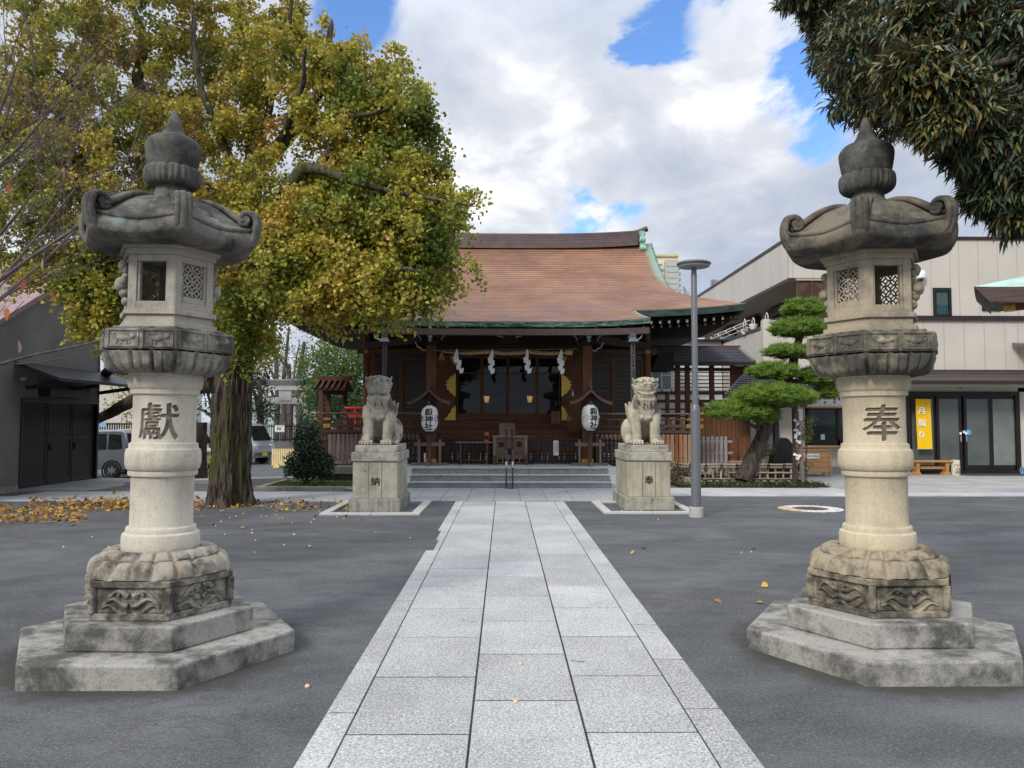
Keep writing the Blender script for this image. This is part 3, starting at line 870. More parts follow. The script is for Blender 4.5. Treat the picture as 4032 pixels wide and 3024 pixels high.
def build_shrine():
    S = thing('shrine_hall', 'wooden shrine hall with a sweeping copper roof, glass doors and veranda behind the stone steps', 'shrine', (SX, 20.5, .45))
    # ---- roof: front, back and two hipped sides under a gable
    def front(u, t):
        s = u*2-1; w = roof_w(t)
        return (SX+s*w, roof_y(t), roof_zc(t)+roof_lift(s, t))
    pf = lambda u, t: smooth01(1-(1-abs(u*2-1))*roof_w(t)/.55)*smooth01(1.35-t*1.6)
    R = roof_sheet(front, 80, 60, lambda u, t: ((u*2-1)*roof_w(t), arc(t)), pf, 'roof', S)
    roof_sheet(lambda u, t: (lambda p: (p[0], 2*ET[1]-p[1], p[2]))(front(1-u, t)), 40, 30, lambda u, t: ((u*2-1)*roof_w(t), arc(t)), pf, 'roof', S)
    KW = 3.46
    def kohai(u, v):
        s = u*2-1; t = 1+.222*v; w = lerp(3.28, KW, v**1.5)
        zb = roof_zc(1)+roof_lift(s*w/roof_w(1), 1)
        return (SX+s*w, roof_y(t), lerp(zb, 3.985+.11*abs(s)**4, v) - .015*math.sin(PI*v))
    roof_sheet(kohai, 60, 14, lambda u, v: ((u*2-1)*3.3, arc(1+.222*v)), lambda u, v: .55*smooth01(1-(1-abs(u*2-1))*9), 'porch_roof', S)
    for sg in (-1, 1):
        def side(u, v):
            t = .52+.48*v; y0 = roof_y(t); y = lerp(y0, 2*ET[1]-y0, u if sg > 0 else 1-u)
            k = abs(u*2-1)
            return (SX+sg*roof_w(t), y, roof_zc(t)+roof_lift(1, t)*(.25+.75*k**3))
        roof_sheet(side, 30, 20, lambda u, v: (u*8, arc(.52+.48*v)), lambda u, v: 0., 'side_roof', S)
        gb = MB(); ts = [k/12*.54 for k in range(13)]
        pl = [(roof_y(t), roof_zc(t)-.05) for t in ts] + [(2*ET[1]-roof_y(t), roof_zc(t)-.05) for t in ts[::-1]]
        gb.extrx(pl, SX+sg*4.45-.03, SX+sg*4.45+.03); gb.build('gable_wall', W_DARK, S)
        vg = MB()                                                     # rounded verge of pale green copper
        vg.tube([(SX+sg*4.75, roof_y(t), roof_zc(t)+roof_lift(1, t)-.03) for t in [k/24*.56 for k in range(25)]], .035, 8)
        vg.build('verge', M_PATINA, S, smooth=60)
    # ---- eave edges
    def edge(pts, th, mat, name, back=.10):
        m = MB(); n = len(pts)
        vs = []
        for (x, y, z), (nx, ny) in pts:
            vs += [(x+nx*.012, y+ny*.012, z+.004), (x, y, z-th), (x-nx*back, y-ny*back, z-th-.01), (x-nx*back, y-ny*back, z-.02)]
        fs = []
        for i in range(n-1):
            for k in range(4):
                a = i*4+k; b = i*4+(k+1) % 4; fs.append((a, a+4, b+4, b))
        m.add(vs, fs); return m.build(name, mat, S, smooth=40, clean=True)
    nq = 40
    kp = [(kohai(i/nq, 1), (0, -1)) for i in range(nq+1)]
    edge(kp, .115, M_PATINA, 'eave_edge')
    edge([((x, y-.016, z+.016), n) for (x, y, z), n in kp], .018, M_EDGE, 'eave_lip', .05)
    for sg in (-1, 1):
        sp = [(front(.5+sg*.5*(3.20/6.17 + (1-3.20/6.17)*i/20), 1), (0, -1)) for i in range(21)]
        edge(sp, .17, M_PATDARK, 'eave_edge', .12)
        edge([((x, y-.016, z+.012), n) for (x, y, z), n in sp], .018, M_EDGE, 'eave_lip', .05)
        sd = []
        for i in range(25):
            u = i/24; k = abs(u*2-1); y = lerp(20.2, 31.0, u)
            sd.append(((SX+sg*6.17, y, roof_zc(1)+roof_lift(1, 1)*(.25+.75*k**3)), (sg, 0)))
        edge(sd, .17, M_PATDARK, 'eave_edge', .12)
        ke = [(kohai(.5+sg*.5, v/10), (sg, 0)) for v in range(11)]
        edge(ke, .11, M_PATLIGHT, 'porch_verge', .06)
    # ---- dark soffits
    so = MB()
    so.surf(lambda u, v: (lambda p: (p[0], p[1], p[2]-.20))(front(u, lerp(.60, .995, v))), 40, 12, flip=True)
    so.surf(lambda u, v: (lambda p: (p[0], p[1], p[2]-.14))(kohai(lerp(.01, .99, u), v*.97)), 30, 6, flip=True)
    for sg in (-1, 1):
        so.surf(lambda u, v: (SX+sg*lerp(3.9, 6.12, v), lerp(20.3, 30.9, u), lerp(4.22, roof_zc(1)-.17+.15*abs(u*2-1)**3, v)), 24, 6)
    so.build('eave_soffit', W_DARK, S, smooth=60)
    # rafters with white painted ends
    for sg in (-1, 1):
        for i in range(11):
            x = SX+sg*(3.52+.235*i)
            zz = roof_zc(1)+roof_lift((x-SX)/6.17, 1)
            r = MB().bar((x, 20.42, zz-.30), (x, 22.1, zz+.02), .055, .07); ro = r.build('rafter', W_DARK, S)
            MB().box(x-.029, x+.029, 20.40, 20.417, zz-.335, zz-.262).build('rafter_end', M_WHITE, ro)
            if i < 10:
                x2 = x+sg*.115
                r = MB().bar((x2, 20.85, zz-.36), (x2, 22.1, zz-.12), .055, .07); ro = r.build('rafter', W_DARK, S)
                MB().box(x2-.027, x2+.027, 20.832, 20.848, zz-.395, zz-.325).build('rafter_end', plain('grey_white_paint', (.30, .29, .28), .7), ro)
        hr = MB().bar((SX+sg*4.2, 22.0, 4.25), (SX+sg*6.0, 20.35, 4.33), .13, .17); hr.build('hip_rafter', W_DARK, S)
    # ---- ridge
    rg = MB()
    def ridge_layer(zlo, zhi, hw, x1, m):
        n = 40; vs = []; fs = []
        for i in range(n+1):
            x = lerp(-x1, x1, i/n); up = .13*abs(x/4.4)**3
            for (dy, z) in ((-hw, zlo), (hw, zlo), (hw*.9, zhi), (-hw*.9, zhi)): vs.append((SX+x, ET[1]+dy, z+up))
        for i in range(n):
            for k in range(4): a = i*4+k; b = i*4+(k+1) % 4; fs.append((a, b, b+4, a+4))
        fs += [(3, 2, 1, 0), tuple(n*4+k for k in range(4))]; m.add(vs, fs)
    for a, b, hw, x1 in ((7.22, 7.36, .30, 4.28), (7.37, 7.43, .26, 4.30), (7.44, 7.50, .22, 4.31), (7.51, 7.565, .20, 4.32), (7.575, 7.68, .16, 4.34)): ridge_layer(a, b, hw, x1, rg)
    rg.build('ridge', M_RIDGE, S)
    cap = MB()
    xs = np.linspace(-4.62, 4.62, 61)
    cap.tube([(SX+x, ET[1], 7.70+.13*abs(x/4.4)**3+.10*max(0, abs(x)-4.25)/.37) for x in xs], [.075+.02*max(0, abs(x)-4.25)/.37 for x in xs], 8)
    cap.build('ridge_cap', M_RIDGE, S, smooth=50)
    for sg in (-1, 1):
        x = SX+sg*4.33; o = MB()
        o.box(min(x, x+sg*.13), max(x, x+sg*.13), ET[1]-.34, ET[1]+.34, 7.18, 7.80)
        for (y, z, r) in ((-.36, 7.22, .10), (-.33, 7.50, .09), (-.24, 7.72, .08), (.36, 7.22, .10), (.33, 7.50, .09)):
            o.tube([(x-.02*sg, ET[1]+y, z), (x+sg*.17, ET[1]+y, z)], r, 14)
        o.build('ridge_ornament', M_PATLIGHT, S, bevel=.01)
    # ---- gutter
    g = MB(); n = 30; vs = []; fs = []
    for i in range(n+1):
        s = i/n*2-1; x = SX+s*3.42; up = .05*abs(s)**4
        for dy, dz in ((0, 0), (.14, 0), (.14, .15), (.12, .15), (.12, .02), (.02, .02), (.02, .15), (0, .15)): vs.append((x, 18.86+dy, 3.655+up+dz))
    for i in range(n):
        for k in range(8): a = i*8+k; b = i*8+(k+1) % 8; fs.append((a, b, b+8, a+8))
    fs += [tuple(range(7, -1, -1)), tuple(n*8+k for k in range(8))]
    g.add(vs, fs); g.build('gutter', M_GUTTER, S)
    for i in range(13):
        x = SX-3.2+i*.533
        MB().box(x-.012, x+.012, 18.85, 19.1, 3.815, 3.85).build('gutter_bracket', M_GUTTER, S)
    # ---- body
    Y = 22.2
    for x in (-3.9, 4.06):
        MB().lathe([(.105, .6), (.105, 4.5)], 20, (x, Y)).build('corner_column', W_RED, S, smooth=50)
    for x in (-1.95, 2.16):
        MB().box(x-.10, x+.10, Y-.06, Y+.12, 1.3, 4.4).build('column', W_RED, S, bevel=.008)
    for (x0, x1) in ((-4.15, -2.05), (2.26, 4.32)):
        MB().box(x0, x1, Y-.13, Y-.02, 3.47, 3.62).build('tie_beam', W_REDX, S, bevel=.006)
    MB().box(-1.85, 2.06, Y-.10, Y+.06, 3.43, 3.60).build('tie_beam', W_REDX, S, bevel=.006)
    for x in (-3.9, 4.06):
        ga = MB()
        for k in range(6): a = k*PI/3; ga.ell((x+.045*math.cos(a), Y-.135, 3.545+.045*math.sin(a)), (.024, .012, .024), 8, 5)
        ga.ell((x, Y-.14, 3.545), (.024, .018, .024), 8, 5); ga.build('gilt_rosette', M_GOLD, S, smooth=60)
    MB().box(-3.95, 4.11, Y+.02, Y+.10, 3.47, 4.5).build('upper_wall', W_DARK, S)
    # shutters of the side bays: two leaves of horizontal slats each
    for (x0, x1) in ((-3.79, -2.05), (2.26, 3.95)):
        MB().box(x0, x1, Y+.03, Y+.06, 1.62, 3.47).build('screen_backing', M_SHOJI, S)
        xm = (x0+x1)/2
        for (a, b) in ((x0+.14, xm-.002), (xm+.002, x1-.005)):
            sh = MB()
            for (p, q) in ((a, a+.055), (b-.055, b)): sh.box(p, q, Y-.05, Y+.0, 1.64, 3.36)
            sh.box(a+.055, b-.055, Y-.05, Y, 3.30, 3.36); sh.box(a+.055, b-.055, Y-.05, Y, 1.64, 1.71)
            so_ = sh.build('slat_shutter', W_RED, S)
            sl = MB()
            for k in range(13): z = 1.82+k*.117; sl.box(a+.055, b-.055, Y-.035, Y-.008, z-.011, z+.011)
            sl.build('slats', W_REDX, so_)
        MB().box(x0, x0+.135, Y-.06, Y+.02, 1.5, 3.46).build('jamb', W_RED, S)
        MB().box(x0, x1, Y-.09, Y+.02, 1.50, 1.62).build('sill', W_REDX, S)
        MB().box(x0-.1, x1+.1, Y-.04, Y+.04, 1.33, 1.50).build('dado_board', W_REDX, S)
    # centre: four sliding glass doors between opened panelled doors with gilt fittings
    gx = [-1.345, -.285, .205, .735, 1.79]
    gx = [P(px, 1550, Y).x for px in (1797, 1897, 1999, 2115, 2208)]
    for k in range(4):
        a, b = gx[k]+.004, gx[k+1]-.004
        fr = MB()
        fr.box(a, a+.045, Y-.0+(k % 2)*.03, Y+.035+(k % 2)*.03, 1.70, 3.42); fr.box(b-.045, b, Y+(k % 2)*.03, Y+.035+(k % 2)*.03, 1.70, 3.42)
        fr.box(a+.045, b-.045, Y+(k % 2)*.03, Y+.035+(k % 2)*.03, 1.70, 1.80); fr.box(a+.045, b-.045, Y+(k % 2)*.03, Y+.035+(k % 2)*.03, 3.36, 3.42)
        fr.box(a+.045, b-.045, Y+(k % 2)*.03, Y+.035+(k % 2)*.03, 2.92, 2.955)
        d = fr.build('sliding_door', W_RED, S)
        MB().box(a+.046, b-.046, Y+.014+(k % 2)*.03, Y+.02+(k % 2)*.03, 1.80, 3.36).build('pane', M_GLASS, d)
    MB().box(gx[0]-.6, gx[4]+.6, Y-.12, Y+.12, 1.60, 1.70).build('sill', W_REDX, S, bevel=.006)
    MB().box(-1.85, 2.06, Y-.16, Y+.02, 1.33, 1.59).build('dado_board', W_REDX, S)
    for sg, xa, xb in ((-1, P(1722, 1500, Y-.1).x, gx[0]-.01), (1, gx[4]+.01, P(2290, 1500, Y-.1).x)):
        x0, x1 = min(xa, xb), max(xa, xb)
        d = MB().box(x0, x1, Y-.16, Y-.11, 1.58, 3.42).build('panelled_door', W_RED, S, bevel=.004)
        ed = x1 if sg < 0 else x0                      # edge on the glass side
        def fit(poly):
            pl = [(ed - (-sg)*0 + (-1 if sg < 0 else 1)*dx, z) for dx, z in poly]
            if sg > 0: pl = pl
            else: pl = pl[::-1]
            MB().extr(pl[::-1], Y-.172, Y-.161).build('gilt_fitting', M_GOLD, d)
        wav = lambda lo, hi, n, amp: [(amp*math.sin(PI*i/n)*(1+.16*math.sin(i*2.6)), lerp(lo, hi, i/n)) for i in range(n+1)]
        fit([(0.0, 2.26)] + wav(2.26, 2.93, 16, .27) + [(0, 2.93)])
        fit([(0, 1.60), (.31, 1.60), (.29, 1.66), (.22, 1.70), (.2, 1.77), (.13, 1.83), (.12, 1.90), (.06, 1.96), (.0, 2.02)])
        fit([(0, 3.40), (0, 3.13), (.05, 3.17), (.08, 3.25), (.13, 3.30), (.17, 3.40)])
    # hall behind the glass
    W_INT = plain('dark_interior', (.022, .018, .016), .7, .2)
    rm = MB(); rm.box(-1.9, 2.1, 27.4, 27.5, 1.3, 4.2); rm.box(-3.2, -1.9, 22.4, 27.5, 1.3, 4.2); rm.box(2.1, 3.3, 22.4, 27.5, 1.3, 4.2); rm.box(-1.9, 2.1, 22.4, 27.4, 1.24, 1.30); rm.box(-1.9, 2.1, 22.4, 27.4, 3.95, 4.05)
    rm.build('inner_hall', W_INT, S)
    # side and back walls
    sw = MB(); sw.box(-3.96, -3.86, 22.3, 29, 1.3, 4.6); sw.box(4.02, 4.12, 22.3, 29, 1.3, 4.6); sw.box(-3.96, 4.12, 29, 29.1, .4, 4.6)
    sw.build('side_wall', W_RED, S)
    # ---- veranda
    for (xa, xb, xc, xd) in ((-4.85, -1.98, -4.85, -3.9), (2.20, 5.06, 4.06, 5.06)):
        vf = MB(); vf.box(xa, xb, 20.98, 22.2, 1.26, 1.335); vf.box(xc, xd, 22.2, 29, 1.26, 1.335)
        vf.build('veranda_floor', W_BROWNX, S)
        MB().box(xa+.05, xb-.02, 21.02, 21.12, 1.06, 1.26).build('veranda_beam', W_BROWNX, S)
    for (z, yy, h) in ((1.10, 21.35, .07), (1.30, 21.62, .07), (1.46, 21.86, .06)):
        MB().box(-1.88, 2.09, yy, yy+.34, z-h, z).build('wooden_step', W_REDX, S, bevel=.006)
        MB().box(-1.88, 2.09, yy+.03, yy+.06, z-h-.14, z-h).build('riser_board', W_REDX, S)
    us = MB()
    for k in range(26): x = -1.85+k*.152; us.box(x, x+.140, 21.30, 21.33, .46, 1.02)
    us.build('underfloor_boards', W_RED, S)
    # railings
    for sg, xa, xb in ((-1, -5.02, -2.0), (1, 2.22, 5.28)):
        rl = MB().tube([(xa, 21.0, 1.775), (xb, 21.0, 1.775)], .027, 10); h = rl.build('handrail', W_GREYX, S, smooth=50)
        e = xa if sg < 0 else xb
        MB().tube([(e, 21.0, 1.775), (e+sg*.06, 21, 1.783), (e+sg*.13, 21, 1.80)], [.030, .030, .024], 10).build('gilt_tip', M_GOLD, h, smooth=50)
        MB().box(xa, xb, 20.98, 21.02, 1.605, 1.65).build('mid_rail', W_BROWNX, S)
        MB().box(xa+.1, xb-.05, 20.96, 21.04, 1.40, 1.49).build('bottom_rail', W_BROWNX, S)
        e2 = xa+.3 if sg < 0 else xb-.3
        for z, hh in ((1.627, .05), (1.445, .10)):
            MB().box(e2-.09, e2+.09, 20.945, 20.957, z-hh*.55, z+hh*.55).build('gilt_band', M_GOLD, S)
            MB().box(e+sg*.005-.05, e+sg*.005+.05, 20.955, 21.045, z-hh*.55, z+hh*.55).build('gilt_cap', M_GOLD, S)
        for k in range(9):
            x = lerp(xa+.3, xb-.2, k/8)
            w_ = .05 if k % 2 else .065
            MB().box(x-w_, x+w_, 20.985, 21.015, 1.335, 1.60).build('baluster', W_BROWN, S)
        e3 = xa+.3 if sg < 0 else xb-.3
        MB().box(e3-.03, e3+.03, 20.97, 21.03, 1.335, 1.80).build('corner_post', W_BROWN, S)
        # return along the side of the hall
        for z, r_ in ((1.775, .027), (1.627, .022), (1.445, .04)):
            MB().tube([(e3, 21.0, z), (e3, 28.5, z)], r_, 8).build('side_rail', W_BROWN, S)
        # posts below the veranda
        for x in (xa+.22, xb-.25, (xa+xb)/2):
            MB().box(x-.07, x+.07, 21.05, 21.19, .38, 1.06).build('floor_post', W_BROWN, S)
    # ---- porch
    for x in (-1.89, 2.155):
        c = MB().box(x-.13, x+.13, 20.27, 20.53, .47, 3.55).build('porch_column', W_RED, S, bevel=.02)
        MB().box(x-.145, x+.145, 20.255, 20.545, .46, .60).build('column_shoe', M_GOLD, c)
        br = MB(); br.box(x-.16, x+.16, 20.24, 20.56, 3.55, 3.66); br.box(x-.34, x+.34, 20.33, 20.47, 3.66, 3.74); br.box(x-.09, x+.09, 19.9, 20.9, 3.66, 3.74)
        for dx in (-.28, 0, .28): br.box(x+dx-.07, x+dx+.07, 20.32, 20.48, 3.74, 3.80)
        br.build('bracket', W_DARK, S)
        nz = MB(); nz.box(x-.035, x+.035, 19.84, 19.90, 3.60, 3.82); nz.box(x-.055, x+.055, 19.83, 19.9, 3.70, 3.78)
        nz.build('bracket_nose', plain('chalk_white', (.42, .42, .41), .7), S, bevel=.01)
        for sg in (-1, 1):
            wl = MB()                                      # white outlines of the carved cloud brackets
            wl.tube([(x+sg*.26, 20.2, 3.66), (x+sg*.30, 20.2, 3.76), (x+sg*.44, 20.2, 3.84), (x+sg*.55, 20.2, 3.87)], [.012, .014, .014, .006], 6)
            wl.build('bracket_outline', plain('outline_white', (.40, .40, .39), .7), S)
        so_ = -1 if x < 0 else 1
        wl = MB()
        wl.tube([(x+so_*.14, 20.3, 3.42), (x+so_*.22, 20.3, 3.40), (x+so_*.28, 20.3, 3.47), (x+so_*.36, 20.3, 3.50), (x+so_*.40, 20.3, 3.58), (x+so_*.42, 20.3, 3.64)], [.02, .02, .022, .02, .018, .01], 6)
        wl.build('beam_nose', plain('nose_white', (.42, .42, .41), .7), S)
    bm_ = MB(); bm_.box(-1.76, 2.025, 20.30, 20.50, 3.34, 3.56); bm_.box(-2.5, 2.77, 20.32, 20.48, 3.80, 3.93)
    bm_.build('porch_beam', W_DARK, S, bevel=.01)
    kk = MB()
    kk.extr([(-.45+.13, 3.57), (.45+.13, 3.57), (.36+.13, 3.64), (.20+.13, 3.72), (.12+.13, 3.79), (-.12+.13, 3.79), (-.2+.13, 3.72), (-.36+.13, 3.64)], 20.33, 20.42)
    kk.build('frog_leg_strut', W_DARK, S)
    for sg in (-1, 1):
        MB().tube([(.13+sg*.16, 20.25, 3.745), (.13+sg*.22, 20.25, 3.775), (.13+sg*.30, 20.25, 3.78), (.13+sg*.38, 20.25, 3.83)], [.02, .016, .012, .008], 6).build('strut_finial', M_GOLD, S)
        e = SX+sg*3.05
        MB().box(e-.07, e+.07, 19.3, 20.5, 3.70, 3.83).build('porch_purlin', W_DARK, S)
        MB().box(e-.075, e+.075, 19.22, 19.30, 3.62, 3.83).build('purlin_end', plain('purlin_white', (.34, .335, .32), .7), S)
        MB().tube([(e+sg*.12, 19.7, 3.62), (e+sg*.22, 19.7, 3.63), (e+sg*.31, 19.7, 3.70), (e+sg*.33, 19.7, 3.76)], [.012, .02, .018, .006], 6).build('bracket_outline', M_WHITE, S)
        MB().bar((SX+sg*2.2, 20.4, 3.72), (SX+sg*4.0, 22.1, 3.70), .12, .2).build('rainbow_beam', W_DARK, S)
    # ---- stone plinth
    for (x0, x1) in ((-5.15, -2.55), (2.86, 5.4)):
        pl = MB(); pl.box(x0, x1, 20.25, 22.6, .21, .40); pl.box(x0+.3, x1, 20.75, 22.6, 0, .21)
        pl.build('stone_plinth', M_CONC, S, bevel=.01)
    return S
SHRINE = build_shrine()

def build_steps():
    S = thing('stone_steps', 'three grey granite steps with sloping side slabs leading up to the shrine', 'steps', (.15, 18.37, 0))
    x0, x1 = -2.22, 2.52
    cols = []
    def part(name, boxes, mat):
        mb = MB()
        for b in boxes: mb.box(*b)
        o = mb.build(name, mat, S, bevel=.006)
        c = np.repeat(np.array([[v, v, v, 1] for v in [1+rnd.uniform(-.06, .06) for _ in boxes]], np.float32), 6, 0)
        o.data.attributes.new('col', 'FLOAT_COLOR', 'FACE').data.foreach_set('color', c.ravel())
        return o
    xs = [x0, -1.28, -.35, .6, 1.55, x1]
    for k in range(3):
        y = 18.37+.33*k; z = .15*(k+1)
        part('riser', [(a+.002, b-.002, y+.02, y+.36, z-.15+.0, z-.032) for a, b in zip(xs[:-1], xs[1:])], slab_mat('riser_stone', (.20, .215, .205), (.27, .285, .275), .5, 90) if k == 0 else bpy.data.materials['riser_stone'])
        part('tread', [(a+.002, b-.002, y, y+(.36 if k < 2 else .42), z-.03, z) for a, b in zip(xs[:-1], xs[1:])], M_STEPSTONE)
    xs = [-2.75+.55*k for k in range(11)]
    part('landing', [(a+.003, b-.003, y0, y1-.004, .1, .449) for a, b in zip(xs[:-1], xs[1:]) for (y0, y1) in ((19.452, 20.2), (20.2, 21.4))], M_STEPSTONE)
    for sg, xa in ((-1, x0), (1, x1)):
        m = MB(); a, b = (xa-.30, xa-.004) if sg < 0 else (xa+.004, xa+.30)
        m.extrx([(18.42, .0), (18.42, .11), (19.42, .44), (19.75, .44), (19.75, .0)], a, b)
        o = m.build('side_slab', M_STEPSTONE, S, bevel=.008)
        o.data.attributes.new('col', 'FLOAT_COLOR', 'FACE').data.foreach_set('color', np.ones(len(o.data.polygons)*4, np.float32))
build_steps()
# ------------------------------------------------------------------ things standing and hanging at the porch
def pickets(label, x0, x1, n, tones):
    t = thing('picket_fence', label, 'wooden fence', ((x0+x1)/2, 21.0, .40), 'picket fences under the veranda')
    for z in (.60, 1.05): MB().box(x0, x1, 20.99, 21.02, z-.03, z+.03).build('rail', W_BROWNX, t)
    p = (x1-x0)/n
    for k in range(n):
        x = x0+p*k+.013; w = p-.026; z1 = 1.235+rnd.uniform(-.006, .006)
        MB().extr([(x, .44), (x+w, .44), (x+w, z1-.03), (x+w*.72, z1), (x+w*.28, z1), (x, z1-.03)], 20.95, 20.975).build('picket', tones[rnd.randrange(len(tones))], t)
    MB().box(x0, x1, 20.94, 21.03, .40, .435).build('base_rail', W_BROWNX, t)
WP = [wood('picket_grey_%s' % n, c, tuple(v*.55 for v in c), 'z', .7) for n, c in (('a', (.30, .225, .185)), ('b', (.25, .195, .17)), ('c', (.27, .18, .13)))]
WR = [wood('picket_brown_%s' % n, c, tuple(v*.6 for v in c), 'z', .7) for n, c in (('a', (.36, .17, .075)), ('b', (.40, .22, .12)), ('c', (.28, .115, .05)), ('d', (.42, .26, .16)))]
pickets('grey weathered picket fence under the veranda left of the steps', -4.70, -2.25, 21, WP)
pickets('warm reddish brown picket fence under the veranda right of the steps', 2.45, 5.02, 22, WR)

def black_fence(label, x0, x1, y):
    t = thing('lattice_fence', label, 'black fence', ((x0+x1)/2, y, .45), 'black lattice fences on the landing')
    for z, h in ((.52, .07), (.68, .03), (.95, .03), (1.06, .05)):
        MB().box(x0, x1, y-.012, y+.012, z-h/2, z+h/2).build('rail', M_BLACKWOOD, t)
    n = max(2, int(round((x1-x0)/.112)))
    for k in range(n+1):
        x = lerp(x0+.02, x1-.02, k/n); big = k in (0, n) or (n > 10 and k == n//2)
        w = .032 if big else .021
        MB().box(x-w, x+w, y-.034, y-.013, .46, 1.20 if big else 1.14).build('slat', M_BLACKWOOD, t)
    for x in (x0+.1, x1-.1): MB().box(x-.04, x+.04, y-.10, y+.10, .45, .50).build('foot', M_BLACKWOOD, t)
    return t
xs = lambda px: P(px, 1750, 20.7).x
black_fence('black lattice fence between left lantern stand and the offering box', xs(1724), xs(1938), 20.7)
black_fence('black lattice fence with a white paper notice right of the offering box', xs(2079), xs(2293), 20.7)
black_fence('short black lattice fence behind the left guardian statue', xs(1572), xs(1668), 20.7)
black_fence('short black lattice fence behind the right guardian statue', xs(2354), xs(2450), 20.7)

def notice():
    c0, c1 = P(2179, 1735, 20.66), P(2199, 1793, 20.66)
    t = thing('paper_notice', 'narrow white paper notice fixed to the black lattice fence', 'notice', ((c0.x+c1.x)/2, 20.655, c1.z))
    MB().box(c0.x, c1.x, 20.650, 20.655, c1.z, c0.z).build('sheet', M_PAPER, t)
    m = MB(); x = lerp(c0.x, c1.x, .72)
    for k in range(9):
        z = lerp(c0.z-.03, c1.z+.10, k/8); m.box(x-.012, x+.012, 20.645, 20.649, z-.010, z+.010)
    for q in (.2, .32, .44):
        for k in range(20):
            z = lerp(c0.z-.05, c1.z+.03, k/19); x2 = lerp(c0.x, c1.x, q); m.box(x2-.003, x2+.003, 20.645, 20.649, z-.005, z+.005)
    m.build('lettering', M_CHAR, t)
notice()

def lantern_stand(cx, label):
    y = 20.0
    t = thing('lantern_stand', label, 'lantern stand', (cx, y, .45), 'wooden stands of the paper lanterns')
    MB().box(cx-.045, cx+.045, y-.045, y+.045, .52, 2.62).build('post', W_BROWN, t, bevel=.006)
    MB().box(cx-.46, cx+.46, y-.05, y+.05, .45, .52).build('foot_beam', W_GREYX, t, bevel=.006)
    MB().box(cx-.05, cx+.05, y-.42, y+.42, .45, .522).build('foot_beam', W_GREY, t, bevel=.006)
    for sg in (-1, 1):
        MB().box(cx+sg*.265-.033, cx+sg*.265+.033, y-.035, y+.035, .52, 1.11).build('side_post', W_GREY, t, bevel=.012)
    MB().box(cx-.38, cx+.38, y-.022, y+.022, .94, 1.03).build('cross_rail', W_GREYX, t, bevel=.004)
    # curved gable roof
    r = MB()
    prof = curve([(-.535, 2.065), (-.40, 2.105), (-.24, 2.185), (-.10, 2.30), (0, 2.405)], 14)
    prof2 = prof + [(-x, z) for x, z in prof[::-1][1:]]
    for yy0, yy1, th in ((-.30, -.24, .085), (.24, .30, .085), (-.235, .235, .035)):
        up = [(cx+x, z) for x, z in prof2]; lo = [(cx+x, z-th) for x, z in prof2]
        n = len(up); vs = []; fs = []
        for yy in (y+yy0, y+yy1): vs += [(a, yy, b) for a, b in up] + [(a, yy, b) for a, b in lo]
        for i in range(n-1):
            fs += [(i, i+1, 2*n+i+1, 2*n+i), (n+i+1, n+i, 3*n+i, 3*n+i+1), (i+1, i, n+i, n+i+1), (2*n+i, 2*n+i+1, 3*n+i+1, 3*n+i)]
        fs += [(0, 2*n, 3*n, n), (n-1, 2*n-1, 4*n-1, 3*n-1)]
        r.add(vs, fs)
    r.build('roof', W_BROWNX, t)
    MB().box(cx-.035, cx+.035, y-.33, y+.33, 2.395, 2.46).build('ridge_beam', W_BROWN, t)
    MB().box(cx-.28, cx+.28, y-.03, y+.03, 2.10, 2.15).build('cross_beam', W_BROWNX, t)
    for sg in (-1, 1): MB().box(cx+sg*.25-.025, cx+sg*.25+.025, y-.28, y+.28, 2.10, 2.14).build('purlin', W_BROWN, t)
    MB().box(cx-.14, cx+.14, y-.26, y-.10, 1.87, 1.99).build('hanger_block', W_DARK, t)
    MB().box(cx-.03, cx+.03, y-.30, y+.1, 1.99, 2.08).build('hanger_arm', W_BROWN, t)
    return t
xl, xr = P(1692, 1650, 20).x, P(2322, 1650, 20).x
lantern_stand(xl, 'brown wooden roofed stand holding the left paper lantern')
lantern_stand(xr, 'brown wooden roofed stand holding the right paper lantern')

